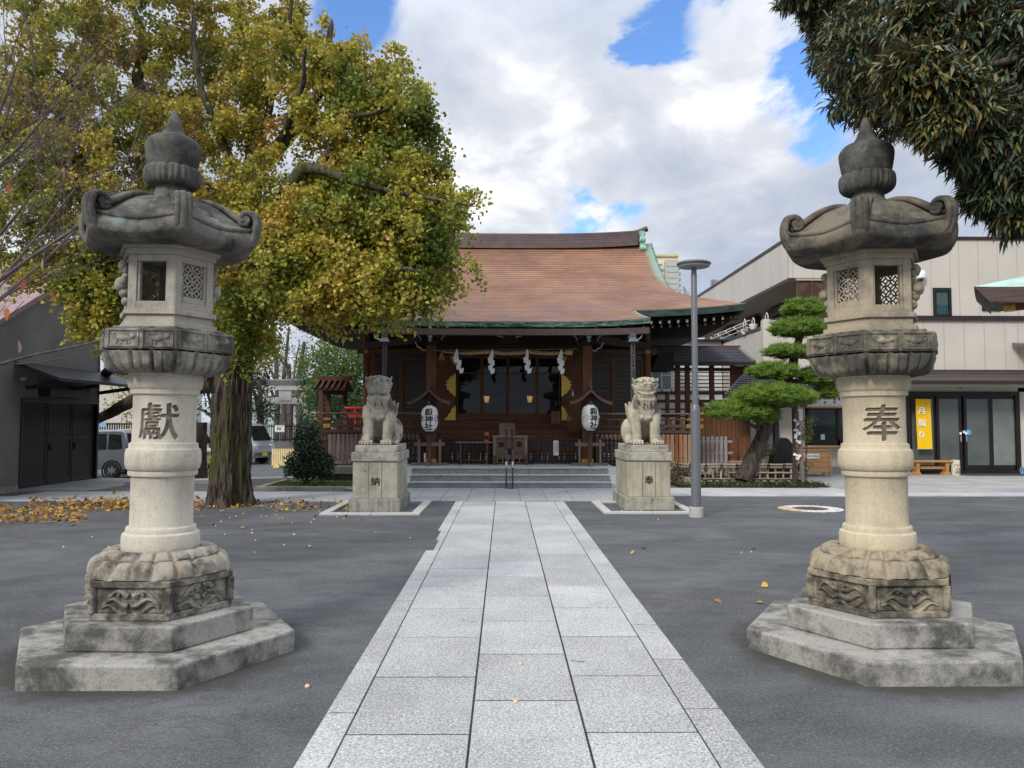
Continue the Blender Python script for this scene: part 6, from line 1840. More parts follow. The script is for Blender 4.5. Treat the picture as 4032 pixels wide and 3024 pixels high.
def water_pavilion():
    # corner of a small green-roofed pavilion that reaches in from the right
    Y = 13.0
    a = P(3835, 1128, Y)
    t = thing('water_pavilion', 'corner of a small pavilion roof in pale green copper at the right edge', 'pavilion', (a.x, Y, 0))
    x0, z0 = a.x, a.z; cx, cy, zt = x0+3.6, Y+.75, z0+.62
    def f(u, v):                                     # front slope with upturned corner
        x = lerp(x0, 2*cx-x0, u); k = abs(u*2-1)
        return (lerp(x, lerp(cx-.9, cx+.9, u), v), lerp(Y, cy, v), z0-.11+.11*k**4*(1-v) + (zt-z0+.05)*v**1.05)
    def g(u, v):                                     # left slope
        y = lerp(2*cy-Y, Y, u); k = abs(u*2-1)
        return (lerp(x0, cx-.9, v), lerp(y, cy, v), z0-.11+.11*k**4*(1-v) + (zt-z0+.05)*v**1.05)
    cm = patina_light
    MB().surf(f, 24, 12).build('front_slope', cm, t, smooth=60)
    MB().surf(g, 24, 12).build('left_slope', cm, t, smooth=60)
    MB().surf(lambda u, v: (lambda p: (2*cx-p[0], p[1], p[2]))(g(1-u, v)), 24, 12).build('right_slope', cm, t, smooth=60)
    MB().surf(lambda u, v: (lambda p: (p[0], 2*cy-p[1], p[2]))(f(1-u, v)), 24, 12).build('back_slope', cm, t, smooth=60)
    bd = plain('eave_boards', (.14, .10, .088), .7, .2, 0, .2, 3, .2, 40, (1, 1, 14))
    e = MB()
    for fn in (f, g):
        e.surf(lambda u, v: (lambda p, q: tuple(lerp(p[i], q[i], v) for i in range(3)))(fn(u, 0), (lambda p: (lerp(p[0], cx, .06), lerp(p[1], cy, .12), p[2]-.26))(fn(u, 0))), 24, 4, flip=True)
    e.surf(lambda u, v: (lerp(x0+.3, 2*cx-x0-.3, u), lerp(Y+.1, 2*cy-Y-.1, v), z0-.28), 4, 4, flip=True)
    e.build('eave', bd, t, smooth=40)
    b0 = Vector((x0+.42, Y+.6, z0-.30))
    w = MB().bar((b0.x, Y+.6, b0.z+.0), (b0.x+3.2, Y+.6, b0.z+.16), .14, .17); wo = w.build('beam', plain('vermilion_brown', (.24, .075, .042), .6), t)
    MB().bar((b0.x-.01, Y+.6, b0.z), (b0.x+.16, Y+.6, b0.z+.008), .15, .18).build('gilt_beam_end', M_GOLD, wo)
    wq = Vector((x0+.80, Y+.5, z0-.28)); MB().box(wq.x-.04, wq.x+.04, Y+.48, Y+.51, wq.z-.06, wq.z+.07).build('white_paper', M_PAPER, wo)
    for (x, y) in ((cx-.45, cy-.3), (cx+1.1, cy-.3), (cx-.45, cy+.3), (cx+1.1, cy+.3)):
        MB().box(x-.09, x+.09, y-.09, y+.09, 0, z0-.3).build('post', W_BROWN, t)
    t.rotation_euler = (0, 0, math.radians(-33))
patina_light = plain('light_verdigris_roof', (.36, .52, .45), .55, .3, .1, .15, 3, .3, 20, (1, 1, 6))
water_pavilion()

# balcony clutter
def clutter():
    for i, (px, py, h, nm, lb, cat) in enumerate(((2933, 1300, .17, 'white_basket', 'white basket hooked on the balcony rail', 'basket'), (2966, 1280, .2, 'wall_light', 'small pale lantern on the balcony rail', 'lantern'), (3019, 1262, .2, 'wall_light', 'small pale lantern on the balcony rail nearest the lattice screen', 'lantern'))):
        Y = 8.62*3085/(px-1985); p = P(px, py, Y)
        t = thing(nm, lb, cat, (p.x, Y, p.z-.1)); m = M_WHITE
        MB().lathe([(.10, p.z-.16), (.15, p.z+.0), (.152, p.z+.03)], 14, (p.x, Y)).build('body', m, t, smooth=40)
        MB().tube([(p.x, Y-.14, p.z+.02), (p.x, Y-.12, p.z+.18+.1*(i == 0)), (p.x, Y, p.z+.26+.14*(i == 0)), (p.x, Y+.12, p.z+.18+.1*(i == 0)), (p.x, Y+.14, p.z+.02)], .015, 6).build('handle', m, t, smooth=40)
    t = thing('drying_rack', 'white folded laundry rack lying along the balcony rail', 'laundry rack', (8.6, 29.5, 4.8))
    r = MB()
    for z, o in ((.05, 0), (.17, .08), (.30, 0)): r.tube([(8.58-o, 27.2, 4.82+z), (8.58-o, 31.8, 4.80+z)], .017, 6)
    for k in range(5): y = 27.3+k*1.1; r.tube([(8.58, y, 4.86), (8.50, y+.3, 4.99), (8.58, y+.6, 5.1)], .014, 6)
    r.build('rack', M_WHITE, t)
clutter()
# ------------------------------------------------------------------ storehouse on the left, cars, gate and fences behind
def siding_mat():
    m, t = new_mat('grey_siding')
    o = t.n('ShaderNodeTexCoord').outputs['Object']
    z = t.n('ShaderNodeSeparateXYZ', ins={0: o}).outputs[2]
    r = t.math('FRACT', t.math('DIVIDE', z, .062))
    n = t.noise(o, 1.2, 5)
    c = t.mix(t.step(n, .35, .7), (.165, .16, .143), (.215, .207, .187))
    c = t.mix(t.step(r, .0, .2, .75, 0), c, (.05, .048, .043))
    pbsdf(t, c, .6, .3, 0, bump(t, r, .5, .01))
    return m
def storehouse():
    X = -10.7
    T = thing('storehouse', 'dark grey sided storehouse with wide brown doors at the left edge', 'building', (X-3, 17, 0))
    sd = siding_mat()
    ya, yb, yp, zp, za, zb = 14.0, 20.75, 19.3, 5.2, 1.9, 4.45
    d0, d1 = G(80, 1935).y, G(352, 1893).y
    zd = P(100, 1600, 0).z
    dz0 = 2.02
    w = MB(); w.extrx([(ya, 0), (d0, 0), (d0, dz0), (d1, dz0), (d1, 0), (yb, 0), (yb, zb), (yp, zp), (ya, 2.36)], X-.12, X)
    w.build('gable_wall', sd, T)
    MB().box(X-7, X-.12, yb-.12, yb, 0, zb).build('far_wall', sd, T)
    MB().box(X-.02, X+.02, yb-.03, yb+.03, 0.02, zb-.1).build('corner_trim', plain('siding_trim', (.10, .095, .085), .6), T)
    ro = MB(); k = .34
    def slope(y0, z0, y1, z1): ro.add([(X-7, y0, z0), (X+k, y0, z0), (X+k, y1, z1), (X-7, y1, z1), (X-7, y0, z0-.12), (X+k, y0, z0-.12), (X+k, y1, z1-.12), (X-7, y1, z1-.12)],
                                      [(0, 1, 2, 3), (7, 6, 5, 4), (0, 4, 5, 1), (1, 5, 6, 2), (2, 6, 7, 3), (3, 7, 4, 0)])
    slope(ya-.5, 2.23, yp, zp+.14); slope(yp, zp+.14, yb+.5, zb-.12)
    ro.build('roof', plain('pink_grey_roof', (.27, .175, .175), .55, .3, 0, .12), T)
    # three door leaves of dark brown boards
    for i in range(3):
        a, b = lerp(d0, d1, i/3)+.02, lerp(d0, d1, (i+1)/3)-.02
        l = MB().box(X-.09, X-.05, a, b, .06, 1.98).build('door_leaf', plain('door_brown', (.032, .026, .023), .55, .3, 0, .15, 3), T)
        fr = MB()
        for (p, q) in ((a, a+.05), (b-.05, b)): fr.box(X-.05, X-.035, p, q, .06, 1.98)
        fr.box(X-.05, X-.035, a+.05, b-.05, 1.12, 1.17); fr.box(X-.05, X-.035, a+.05, b-.05, .06, .18)
        fr.build('door_frame', M_TRIM, l)
        if i: MB().box(X-.035, X+.0, a+.06, a+.10, .86, 1.02).build('handle', M_FRAME, l)
    fr = MB(); fr.box(X-.05, X+.03, d0-.08, d0, 0, 2.08); fr.box(X-.05, X+.03, d1, d1+.08, 0, 2.08); fr.box(X-.05, X+.03, d0, d1, 2.0, 2.08); fr.build('door_surround', M_TRIM, T)
    # lean-to canopy
    c = MB(); z0, z1 = 2.86, 2.50
    c.add([(X, d0-.35, z0), (X+1.0, d0-.35, z1), (X+1.0, d1+.55, z1), (X, d1+.55, z0), (X, d0-.35, z0-.07), (X+1.0, d0-.35, z1-.07), (X+1.0, d1+.55, z1-.07), (X, d1+.55, z0-.07)],
          [(0, 1, 2, 3), (7, 6, 5, 4), (0, 4, 5, 1), (1, 5, 6, 2), (2, 6, 7, 3), (3, 7, 4, 0)])
    c.build('canopy', plain('canopy_dark', (.040, .040, .042), .5, .3, .2, .15), T)
    for y in (d0+.1, (d0+d1)/2, d1+.1): MB().bar((X+.02, y, 2.3), (X+.85, y, 2.42), .06, .09).build('canopy_bracket', M_TRIM, T)
    MB().box(X, X+.28, d0+.55, d1-.9, 2.12, 2.36).build('door_motor_box', M_TRIM, T)
    MB().box(X+.0, X+.06, d0-.12, d0-.02, 2.45, 2.53).build('small_lamp', plain('dull_white', (.4, .4, .4), .5), T)
    MB().box(X-.1, X+.012, ya, d0-.09, -.02, .14).build('footing', M_CONC, T); MB().box(X-.1, X+.012, d1+.09, yb, -.02, .12).build('footing', M_CONC, T)
    s = MB(); s.add([(X, d0-.1, -.05), (X+1.5, d0+.1, -.05), (X+1.65, d1+.4, -.05), (X, d1+.3, -.05), (X, d0-.1, .06), (X+1.5, d0+.1, .02), (X+1.65, d1+.4, .02), (X, d1+.3, .06)],
                    [(3, 2, 1, 0), (4, 5, 6, 7), (0, 1, 5, 4), (1, 2, 6, 5), (2, 3, 7, 6), (3, 0, 4, 7)])
    s.build('threshold_slab', plain('ramp_concrete', (.25, .245, .225), .85, .2, 0, .15, 2), T, bevel=.01)
    p = G(40, 1960); q = MB().box(X-.6, X+.35, p.y-.9, p.y+.05, -.02, .2).build('concrete_block', M_CONC, T, bevel=.01)
storehouse()

# ------------------------------------------------------------------ cars
M_TYRE = plain('tyre_rubber', (.020, .020, .021), .8, .2, 0, .1)
M_HUB = plain('wheel_silver', (.38, .39, .40), .35, .5, .7, .1)
M_CARGLASS = plain('car_glass', (.012, .014, .016), .06, .6, 0, .1, 2, 0)
M_LAMP = plain('clear_lamp', (.62, .64, .66), .15, .6, .2, .2, 20, 0)
M_PLATE = plain('yellow_plate', (.70, .52, .03), .5)
def car(name, label, loc, rot, paint, prof, L, W, Hh, glass_side, front, wheels=(.62, .55), group='parked cars behind the ginkgo'):
    """prof: side outline in x (length, front at +x), z; body facing +X before rotation"""
    t = bpy.data.objects.new(name, None); C.objects.link(t); tag(t, label, 'car', group)
    body = MB(); n = len(prof)
    yy = [-W/2, -W/2+.06, W/2-.06, W/2]
    def ring(y, inset): return [(x - math.copysign(inset*.6, x-0) if z > .9 else x, y*(1-.10*smooth01((z-.95)/.8)), z - (inset if z > 1.2 else 0)) for x, z in prof]
    vs = []
    for y, ins in ((-W/2, .05), (-W/2+.05, 0), (W/2-.05, 0), (W/2, .05)): vs += ring(y, ins)
    fs = [(k*n+i, k*n+(i+1) % n, (k+1)*n+(i+1) % n, (k+1)*n+i) for k in range(3) for i in range(n)]
    fs += [tuple(range(n))[::-1], tuple(3*n+i for i in range(n))]
    body.add(vs, fs)
    b = body.build('body', paint, t, smooth=35, clean=True, bevel=.015)
    yat = lambda z: W/2*(1-.10*smooth01((z-.95)/.8))
    for sg in (-1, 1):
        for poly in glass_side:
            m = MB(); vs = [(x, sg*(yat(z)+.004), z) for x, z in poly] + [(x, sg*(yat(z)-.02), z) for x, z in poly]; k = len(poly)
            o1 = tuple(range(k)); o2 = tuple(range(2*k-1, k-1, -1))
            m.add(vs, ([o1, o2] if sg < 0 else [o1[::-1], o2[::-1]]) + [(i, k+i, k+(i+1) % k, (i+1) % k) for i in range(k)])
            m.build('side_window', M_CARGLASS, t, clean=True)
        for hx in (-L*.05, -L*.05+.95):
            MB().box(hx-.09, hx+.05, sg*W/2-.01, sg*W/2+.02, .93, .96).build('door_handle', paint, t)
    for q in front: q(t, L, W)
    for x in (-L/2+wheels[1], L/2-wheels[0]):
        for sg in (-1, 1):
            y = sg*(W/2-.075); R = .28
            wh = MB().lathe([(R-.05, -.08), (R-.01, -.075), (R, -.05), (R, .05), (R-.01, .075), (R-.05, .08)], 28).xf(lambda p: Vector((x+p.x, y+p.z, R+p.y))).build('wheel', M_TYRE, t, smooth=40)
            h = MB().lathe([(.0, .086), (.05, .09), (.19, .075), (.20, .085), (.205, .07)], 28).xf(lambda p: Vector((x+p.x, y+sg*p.z, R+p.y))).build('rim', M_HUB, wh, smooth=40, clean=True)
            s = MB()
            for k in range(6): a = k*PI/3; s.tube([(x+.075*math.cos(a), y+sg*.083, R+.075*math.sin(a)), (x+.165*math.cos(a+.12), y+sg*.080, R+.165*math.sin(a+.12))], .030, 6, flat=.3)
            s.build('spoke_gap', M_TYRE, wh)
            ar = MB()
            ar.lathe([(R+.015, 0), (R+.07, 0), (R+.07, .01), (R+.015, .01)], 28, cap=False).xf(lambda p: Vector((x+p.x, sg*(W/2+.001)+sg*p.z, R+p.y))); ar.build('wheel_arch', M_TYRE, t)
    t.location = loc; t.rotation_euler = (0, 0, rot)
    return t
def f_van(t, L, W):
    x = L/2
    wsm = MB(); zb, zt = 1.08, 1.72
    q = [(x-.16, -W/2+.12, zb), (x-.16, W/2-.12, zb), (x-.50, W/2-.2, zt), (x-.50, -W/2+.2, zt)]
    wsm.add([(a+.035, b, c+.02) for a, b, c in q] + [(a-.02, b, c) for a, b, c in q], [(0, 1, 2, 3), (7, 6, 5, 4), (0, 4, 5, 1), (1, 5, 6, 2), (2, 6, 7, 3), (3, 7, 4, 0)]); wsm.build('windscreen', M_CARGLASS, t)
    for sg in (-1, 1):
        MB().box(x-.06, x+.015, sg*(W/2-.19)-.13, sg*(W/2-.19)+.13, .66, .90).build('headlight', M_LAMP, t, bevel=.03)
        MB().box(x-.42, x-.30, sg*(W/2+.08)-.07, sg*(W/2+.08)+.07, 1.05, 1.22).build('mirror', M_TRIM, t, bevel=.02)
    g = MB(); 
    for k in range(4): g.box(x, x+.012, -.40, .40, .68+.045*k, .695+.045*k)
    g.build('grille', M_TRIM, t)
    MB().box(x-.02, x+.03, -W/2+.1, W/2-.1, .40, .54).build('air_intake', plain('bumper_grey', (.10, .10, .105), .5), t, bevel=.02)
    MB().box(x+.03, x+.036, -.17, .17, .38, .55).build('number_plate', M_PLATE, t)
    MB().lathe([(.0, 0), (.035, 0), (.035, .008), (0, .008)], 16).xf(lambda p: Vector((x+.004+p.z, p.x, .80+p.y))).build('emblem', M_LAMP, t)
def f_rear(t, L, W):
    x = -L/2
    for sg in (-1, 1): MB().box(x-.015, x+.05, sg*(W/2-.075)-.065, sg*(W/2-.075)+.072, .82, 1.12).build('tail_light', plain('tail_red', (.32, .02, .02), .3), t, bevel=.02)
    q = [(x+.06, W/2-.14, 1.02), (x+.06, -W/2+.14, 1.02), (x+.13, -W/2+.2, 1.5), (x+.13, W/2-.2, 1.5)]
    m = MB(); m.add([(a-.05, b, c) for a, b, c in q] + [(a, b, c) for a, b, c in q], [(0, 1, 2, 3), (7, 6, 5, 4), (0, 4, 5, 1), (1, 5, 6, 2), (2, 6, 7, 3), (3, 7, 4, 0)]); m.build('rear_window', M_CARGLASS, t)
van_prof = [(-1.68, .30), (1.66, .30), (1.70, .42), (1.70, .78), (1.64, .98), (1.54, 1.08), (1.18, 1.74), (1.02, 1.84), (-1.5, 1.87), (-1.62, 1.78), (-1.70, 1.1), (-1.70, .42)]
van_win = [[(1.40, 1.10), (1.10, 1.62), (.62, 1.64), (.62, 1.10)], [(.54, 1.10), (.54, 1.64), (-.48, 1.64), (-.48, 1.10)], [(-.56, 1.10), (-.56, 1.64), (-1.48, 1.62), (-1.52, 1.10)]]
p = P(1035, 1822, 36.5)
car('parked_van', 'silver van with a yellow number plate parked beyond the ginkgo trunk', (p.x-1.32, 36.5, -.38), math.radians(-22), plain('silver_paint', (.40, .42, .455), .3, .5, .6, .05, 2, 0), van_prof, 3.4, 1.48, 1.87, van_win, [f_van])
mini_prof = [(-1.68, .32), (1.66, .32), (1.70, .45), (1.68, .80), (1.40, .94), (.86, 1.05), (.42, 1.55), (.20, 1.62), (-1.44, 1.63), (-1.56, 1.55), (-1.66, 1.0), (-1.70, .5)]
mini_win = [[(.74, 1.0), (.36, 1.47), (-.10, 1.50), (-.10, .99)], [(-.18, .99), (-.18, 1.50), (-.92, 1.50), (-.92, .99)], [(-1.00, .99), (-1.00, 1.49), (-1.40, 1.47), (-1.46, 1.02)]]
p = P(470, 1875, 27)
car('parked_car', 'dark silver boxy small car parked behind the storehouse corner', (p.x-.98, 27, -.36), math.radians(177), plain('silver_grey_paint', (.20, .215, .245), .3, .5, .6, .05, 2, 0), mini_prof, 3.4, 1.48, 1.63, mini_win, [f_rear])
p = P(770, 1840, 29.5)
car('parked_car', 'cream and dark small car half hidden between the left lantern and the ginkgo trunk', (p.x-1.2, 29.5, -.37), math.radians(-6), plain('cream_paint', (.60, .57, .44), .35, .5, 0, .05, 2, 0), mini_prof, 3.4, 1.48, 1.63, mini_win, [f_van])

# ------------------------------------------------------------------ stone gate, fences and sheds beyond
def torii():
    Y = 40.; g = -.4
    T = thing('stone_gate', 'pale grey stone shrine gate with a curved dark-topped lintel in the left background', 'gate', (-10.5, Y, g))
    m = stone('gate_granite', (.50, .50, .49), (.33, .33, .32), .45, .7, 1.5, .2, 60, .3)
    xs = (P(1040, 1700, Y).x, P(1206, 1700, Y).x)
    for i, x in enumerate(xs):
        MB().lathe([(.24, g), (.24, g+.35), (.185, g+.36), (.165, 3.35)], 24, (x, Y)).build('pillar', m, T, smooth=40)
    zt = P(1150, 1517, Y).z; x0, x1 = xs[0]-1.15, P(1266, 1520, Y).x+.3; cx = (xs[0]+xs[1])/2; hw = (x1-x0)/2
    def lint(z0, z1, d, nm, mt, ex):
        b = MB(); n = 20; vs = []; fs = []
        for i in range(n+1):
            s = i/n*2-1; x = (x0+x1)/2+s*(hw+ex); up = .14*abs(s)**2.5
            for dy, z in ((-d, z0), (d, z0), (d*1.1, z1), (-d*1.1, z1)): vs.append((x, Y+dy, z+up))
        for i in range(n):
            for k in range(4): a = i*4+k; c = i*4+(k+1) % 4; fs.append((a, c, c+4, a+4))
        fs += [(3, 2, 1, 0), tuple(n*4+k for k in range(4))]; b.add(vs, fs); b.build(nm, mt, T)
    lint(zt-.26, zt+.0, .19, 'lower_lintel', m, -.1); lint(zt+.003, zt+.23, .24, 'upper_lintel', stone('gate_dark_stone', (.20, .20, .195), (.10, .10, .10), .4, .7, 2, .2, 60, .3), .05)
    lint(zt+.235, zt+.29, .27, 'lintel_cap', plain('pale_cap', (.66, .66, .65), .6), .1)
    zn = P(1150, 1578, Y).z
    MB().box(xs[0]-.75, xs[1]+.75, Y-.10, Y+.10, zn-.17, zn+.17).build('tie_beam', m, T, bevel=.01)
    for x in xs: MB().box(x-.32, x+.32, Y-.13, Y+.13, zn+.17, zn+.26).build('wedge', m, T)
    MB().box(cx-.32, cx+.32, Y-.14, Y+.14, zn+.0, zt-.24).build('tablet', m, T, bevel=.01)
torii()

def iron_fence():
    Y = 42.5; g = -.4
    a, b = P(1060, 1700, Y), P(1190, 1700, Y)
    T = thing('iron_fence', 'black iron railing with a white notice behind the stone gate', 'fence', ((a.x+b.x)/2, Y, g))
    zt = P(1100, 1670, Y).z; zb = P(1100, 1738, Y).z
    MB().box(a.x-4, b.x+5, Y-.2, Y+.2, g, zb).build('low_wall', stone('low_wall_stone', (.17, .17, .16), (.09, .09, .085), .4, .7, 2, .2, 60, .3), T)
    for z in (zb+.12, zt-.12): MB().box(a.x-4, b.x+5, Y-.02, Y+.02, z-.03, z+.03).build('rail', M_FRAME, T)
    n = 90
    for k in range(n): x = lerp(a.x-4, b.x+5, k/(n-1)); MB().box(x-.014, x+.014, Y-.015, Y+.015, zb, zt).build('bar', M_FRAME, T)
    p, q = P(1082, 1674, Y-.1), P(1119, 1701, Y-.1)
    S = thing('notice_board', 'white notice with red and black print hung on the black iron railing', 'notice board', ((p.x+q.x)/2, Y-.06, q.z))
    s = MB().box(p.x, q.x, Y-.07, Y-.04, q.z, p.z).build('sheet', M_PAPER, S)
    MB().box(lerp(p.x, q.x, .2), lerp(p.x, q.x, .38), Y-.076, Y-.071, lerp(q.z, p.z, .3), lerp(q.z, p.z, .7)).build('red_mark', plain('sign_red', (.45, .05, .05), .6), s)
    MB().box(lerp(p.x, q.x, .45), lerp(p.x, q.x, .62), Y-.076, Y-.071, lerp(q.z, p.z, .3), lerp(q.z, p.z, .65)).build('dark_mark', M_CHAR, s)
    k = MB()
    for i in range(3): k.box(lerp(p.x, q.x, .1), lerp(p.x, q.x, .9), Y-.076, Y-.071, lerp(q.z, p.z, (.12, .82, .9)[i]), lerp(q.z, p.z, (.16, .85, .94)[i]))
    k.build('text_lines', plain('sign_grey', (.3, .3, .3), .6), s)
iron_fence()

def yellow_fence():
    Y = 33.; g = -.37; a, b = P(1074, 1790, Y), P(1150, 1790, Y); x1 = b.x+.3
    T = thing('yellow_fence', 'low pale yellow plastic barrier fence right of the silver van', 'fence', ((a.x+x1)/2, Y, g))
    m = plain('pale_yellow_plastic', (.72, .60, .30), .5)
    zt = P(1100, 1765, Y).z
    n = 13
    for k in range(n):
        x = lerp(a.x, x1, k/(n-1)); MB().extr([(x-.035, g+.09), (x+.035, g+.09), (x+.035, zt-.04), (x, zt), (x-.035, zt-.04)], Y-.015, Y+.015).build('slat', m, T)
    for z in (g+.2, zt-.18): MB().box(a.x, x1, Y+.016, Y+.05, z-.035, z+.035).build('rail', m, T)
    for x in (a.x+.2, x1-.2): MB().box(x-.12, x+.12, Y-.2, Y+.2, g, g+.08).build('foot', m, T)
yellow_fence()

def far_shed():
    Y = 50.
    T = thing('green_shed', 'pale green grey shed with vents seen beneath the stone gate', 'building', (-12.5, Y, -.4))
    a, b = P(1050, 1560, Y), P(1215, 1700, Y)
    MB().box(a.x-1, b.x+2.5, Y, Y+4, -.4, 2.9).build('wall', plain('shed_grey', (.36, .40, .39), .6, .2, 0, .1), T)
    c, d = P(1060, 1625, Y), P(1110, 1680, Y)
    MB().box(c.x, d.x, Y-.5, Y-.01, -.4, c.z).build('cabinet', plain('shed_mint', (.36, .48, .46), .5), T)
    MB().box(P(1108, 1600, Y).x, P(1118, 1600, Y).x, Y-.3, Y-.02, -.4, P(1100, 1590, Y).z).build('pipe', plain('shed_teal', (.16, .33, .33), .5), T)
    k = MB()
    for i in range(5): z = lerp(0.2, 2.8, i/5); k.box(a.x-1, b.x+2.5, Y-.012, Y, z, z+.02)
    k.build('board_lines', plain('shed_line', (.24, .27, .26), .6), T)
    MB().box(a.x-1.2, b.x+2.7, Y-.3, Y+4.2, 2.9, 3.05).build('roof', M_TRIM, T)
    H = thing('far_house', 'pale house wall glimpsed between storehouse and left lantern', 'house', (-25, 52, -.4))
    q0, q1 = P(380, 1560, 52), P(640, 1700, 52)
    MB().box(q0.x-3, q1.x+1, 52, 56, -.4, 4.6).build('wall', plain('cream_wall', (.50, .48, .42), .7), H)
    MB().box(q0.x-3.3, q1.x+1.3, 51.6, 56.4, 4.6, 4.8).build('roof', M_TRIM, H)
    f = thing('railing_fence', 'dark railing with a blue sign behind the parked car', 'fence', (-20, 45, -.4))
    a, b = P(388, 1670, 45), P(525, 1670, 45); zt, zb = P(450, 1664, 45).z, P(450, 1700, 45).z
    for k in range(30): x = lerp(a.x-1, b.x+1, k/29); MB().box(x-.03, x+.03, 44.97, 45.03, -.4, zt).build('bar', M_FRAME, f)
    MB().box(a.x-1, b.x+1, 44.96, 45.04, zt-.12, zt-.04).build('rail', M_FRAME, f)
    s = P(396, 1674, 44.9); MB().box(s.x-.2, s.x+.32, 44.88, 44.92, s.z-.1, s.z+.12).build('blue_sign', plain('blue_sign', (.16, .36, .60), .5), f)
far_shed()

def votive_rack():
    # small roofed wooden rack left of the veranda
    Y = 24.5
    x0, x1 = P(1262, 1600, Y).x, P(1300, 1600, Y).x; zr = P(1300, 1500, Y).z
    T = thing('roofed_rack', 'small brown roofed wooden rack standing left of the shrine veranda', 'rack', (x0+.4, Y, 0))
    W0 = wood('rack_wood', (.11, .042, .022), (.06, .024, .014), 'z')
    for px in (1266, 1294): x = P(px, 1600, Y).x; MB().box(x-.07, x+.07, Y-.07, Y+.07, 0, P(px, 1485, Y).z).build('post', W0, T)
    a, b = P(1255, 1530, Y), P(1376, 1530, Y)
    r = MB(); zt = P(1320, 1500, Y).z; ze = P(1320, 1534, Y).z
    for y0, y1, zA, zB in ((Y-.65, Y, ze, zt), (Y, Y+.65, zt, ze)): r.add([(a.x, y0, zA), (b.x, y0, zA), (b.x, y1, zB), (a.x, y1, zB), (a.x, y0, zA-.05), (b.x, y0, zA-.05), (b.x, y1, zB-.05), (a.x, y1, zB-.05)], [(0, 1, 2, 3), (7, 6, 5, 4), (0, 4, 5, 1), (1, 5, 6, 2), (2, 6, 7, 3), (3, 7, 4, 0)])
    ro = r.build('roof', W_DARK, T)
    for k in range(6): x = lerp(a.x+.04, b.x-.04, k/5); MB().bar((x, Y-.68, ze+.0), (x, Y-.02, zt+.04), .06, .07).build('batten', W0, ro)
    MB().box(P(1252, 1500, Y).x, P(1388, 1500, Y).x, Y-.06, Y+.06, zt+.02, zt+.15).build('ridge_board', W0, T)
    MB().box(P(1264, 1500, Y).x, P(1368, 1500, Y).x, Y-.05, Y+.05, ze-.16, ze-.04).build('beam', W0, T)
    x = P(1360, 1600, Y).x; MB().box(x-.06, x+.06, Y-.06, Y+.06, 0, ze-.05).build('post', W0, T)
    # small vermilion gate behind the railing
    Y2 = 23.4
    R = thing('red_gate', 'small vermilion shrine gate behind the veranda railing on the left', 'gate', (-4.4, Y2, 1.0))
    m = plain('vermilion', (.50, .035, .022), .4, .4, 0, .08)
    a, b = P(1357, 1607, Y2), P(1445, 1607, Y2); zb = P(1400, 1635, Y2).z
    MB().tube([(a.x, Y2, a.z), (b.x+.3, Y2, a.z)], .048, 12).build('lintel', m, R, smooth=50)
    for x in (P(1401, 1650, Y2).x, P(1401, 1650, Y2).x+1.0): MB().tube([(x, Y2, 0), (x, Y2, a.z)], .055, 12).build('pillar', m, R, smooth=50)
    MB().box(a.x+.05, b.x+.3, Y2-.04, Y2+.04, zb-.05, zb+.05).build('tie_beam', m, R)
votive_rack()

def left_beds():
    z = .10
    T = thing('planting_bed', 'stone-edged planting bed with moss at the foot of the dark round shrub', 'planting bed', (-4.6, 18.6, 0))
    x0, x1, y0, y1 = -5.6, -2.9, 17.75, 20.1
    for a in ((x0, x1, y0, y0+.13), (x0, x0+.13, y0+.134, y1), (x1-.13, x1, y0+.134, y1)): MB().box(*a, -.02, .09).build('edge_stone', M_CONC, T, bevel=.01)
    m, t = new_mat('mossy_soil'); o = t.n('ShaderNodeTexCoord').outputs['Object']; n = t.noise(o, 5, 6, .6); c = t.mix(t.step(n, .42, .58), (.065, .05, .035), (.10, .13, .03)); pbsdf(t, c, .95, .1, 0, bump(t, t.noise(o, 40, 4), .8, .02))
    MB().box(x0+.13, x1-.13, y0+.13, y1, -.02, .06).build('soil', m, T)
    MB().bar((-3.5, 17.6, .04), (-2.7, 18.25, .10), .30, .06).build('ramp_stone', M_CONC, T, bevel=.01)
    k = MB().bar((-9.2, 19.3, .04), (-5.4, 20.7, .05), .55, .12).build('kerb_wall', stone('kerb_wall_stone', (.34, .335, .32), (.2, .195, .18), .45, .7, 2, .25, 80, .4), bevel=.01)
    tag(k, 'long pale kerb stone running back past the ginkgo trunk', 'kerb')
left_beds()

def stump():
    p = P(463, 1730, 24); Y = 24
    a = P(467, 1660, Y)
    q = P(468, 1800, Y)
    b = P(478, 1662, Y)
    s0 = P(768, 1663, 30); 
    c = P(793, 1663, 24.5)
    T = thing('tree_stump', 'tall sawn-off tree stump behind the ginkgo trunk', 'tree stump', (c.x, 24.5, -.3))
    m = bark_mat('stump_bark', (.10, .08, .065), (.04, .033, .028))
    r = .16
    MB().lathe([(.24, -.35), (.19, .1), (.17, 1.2), (.175, c.z)], 16, (c.x, 24.5)).build('trunk', m, T, smooth=50)
    MB().lathe([(.0, c.z+.002), (.165, c.z+.002)], 16, (c.x, 24.5), cap=False).build('cut_face', plain('cut_wood', (.36, .24, .15), .8), T)
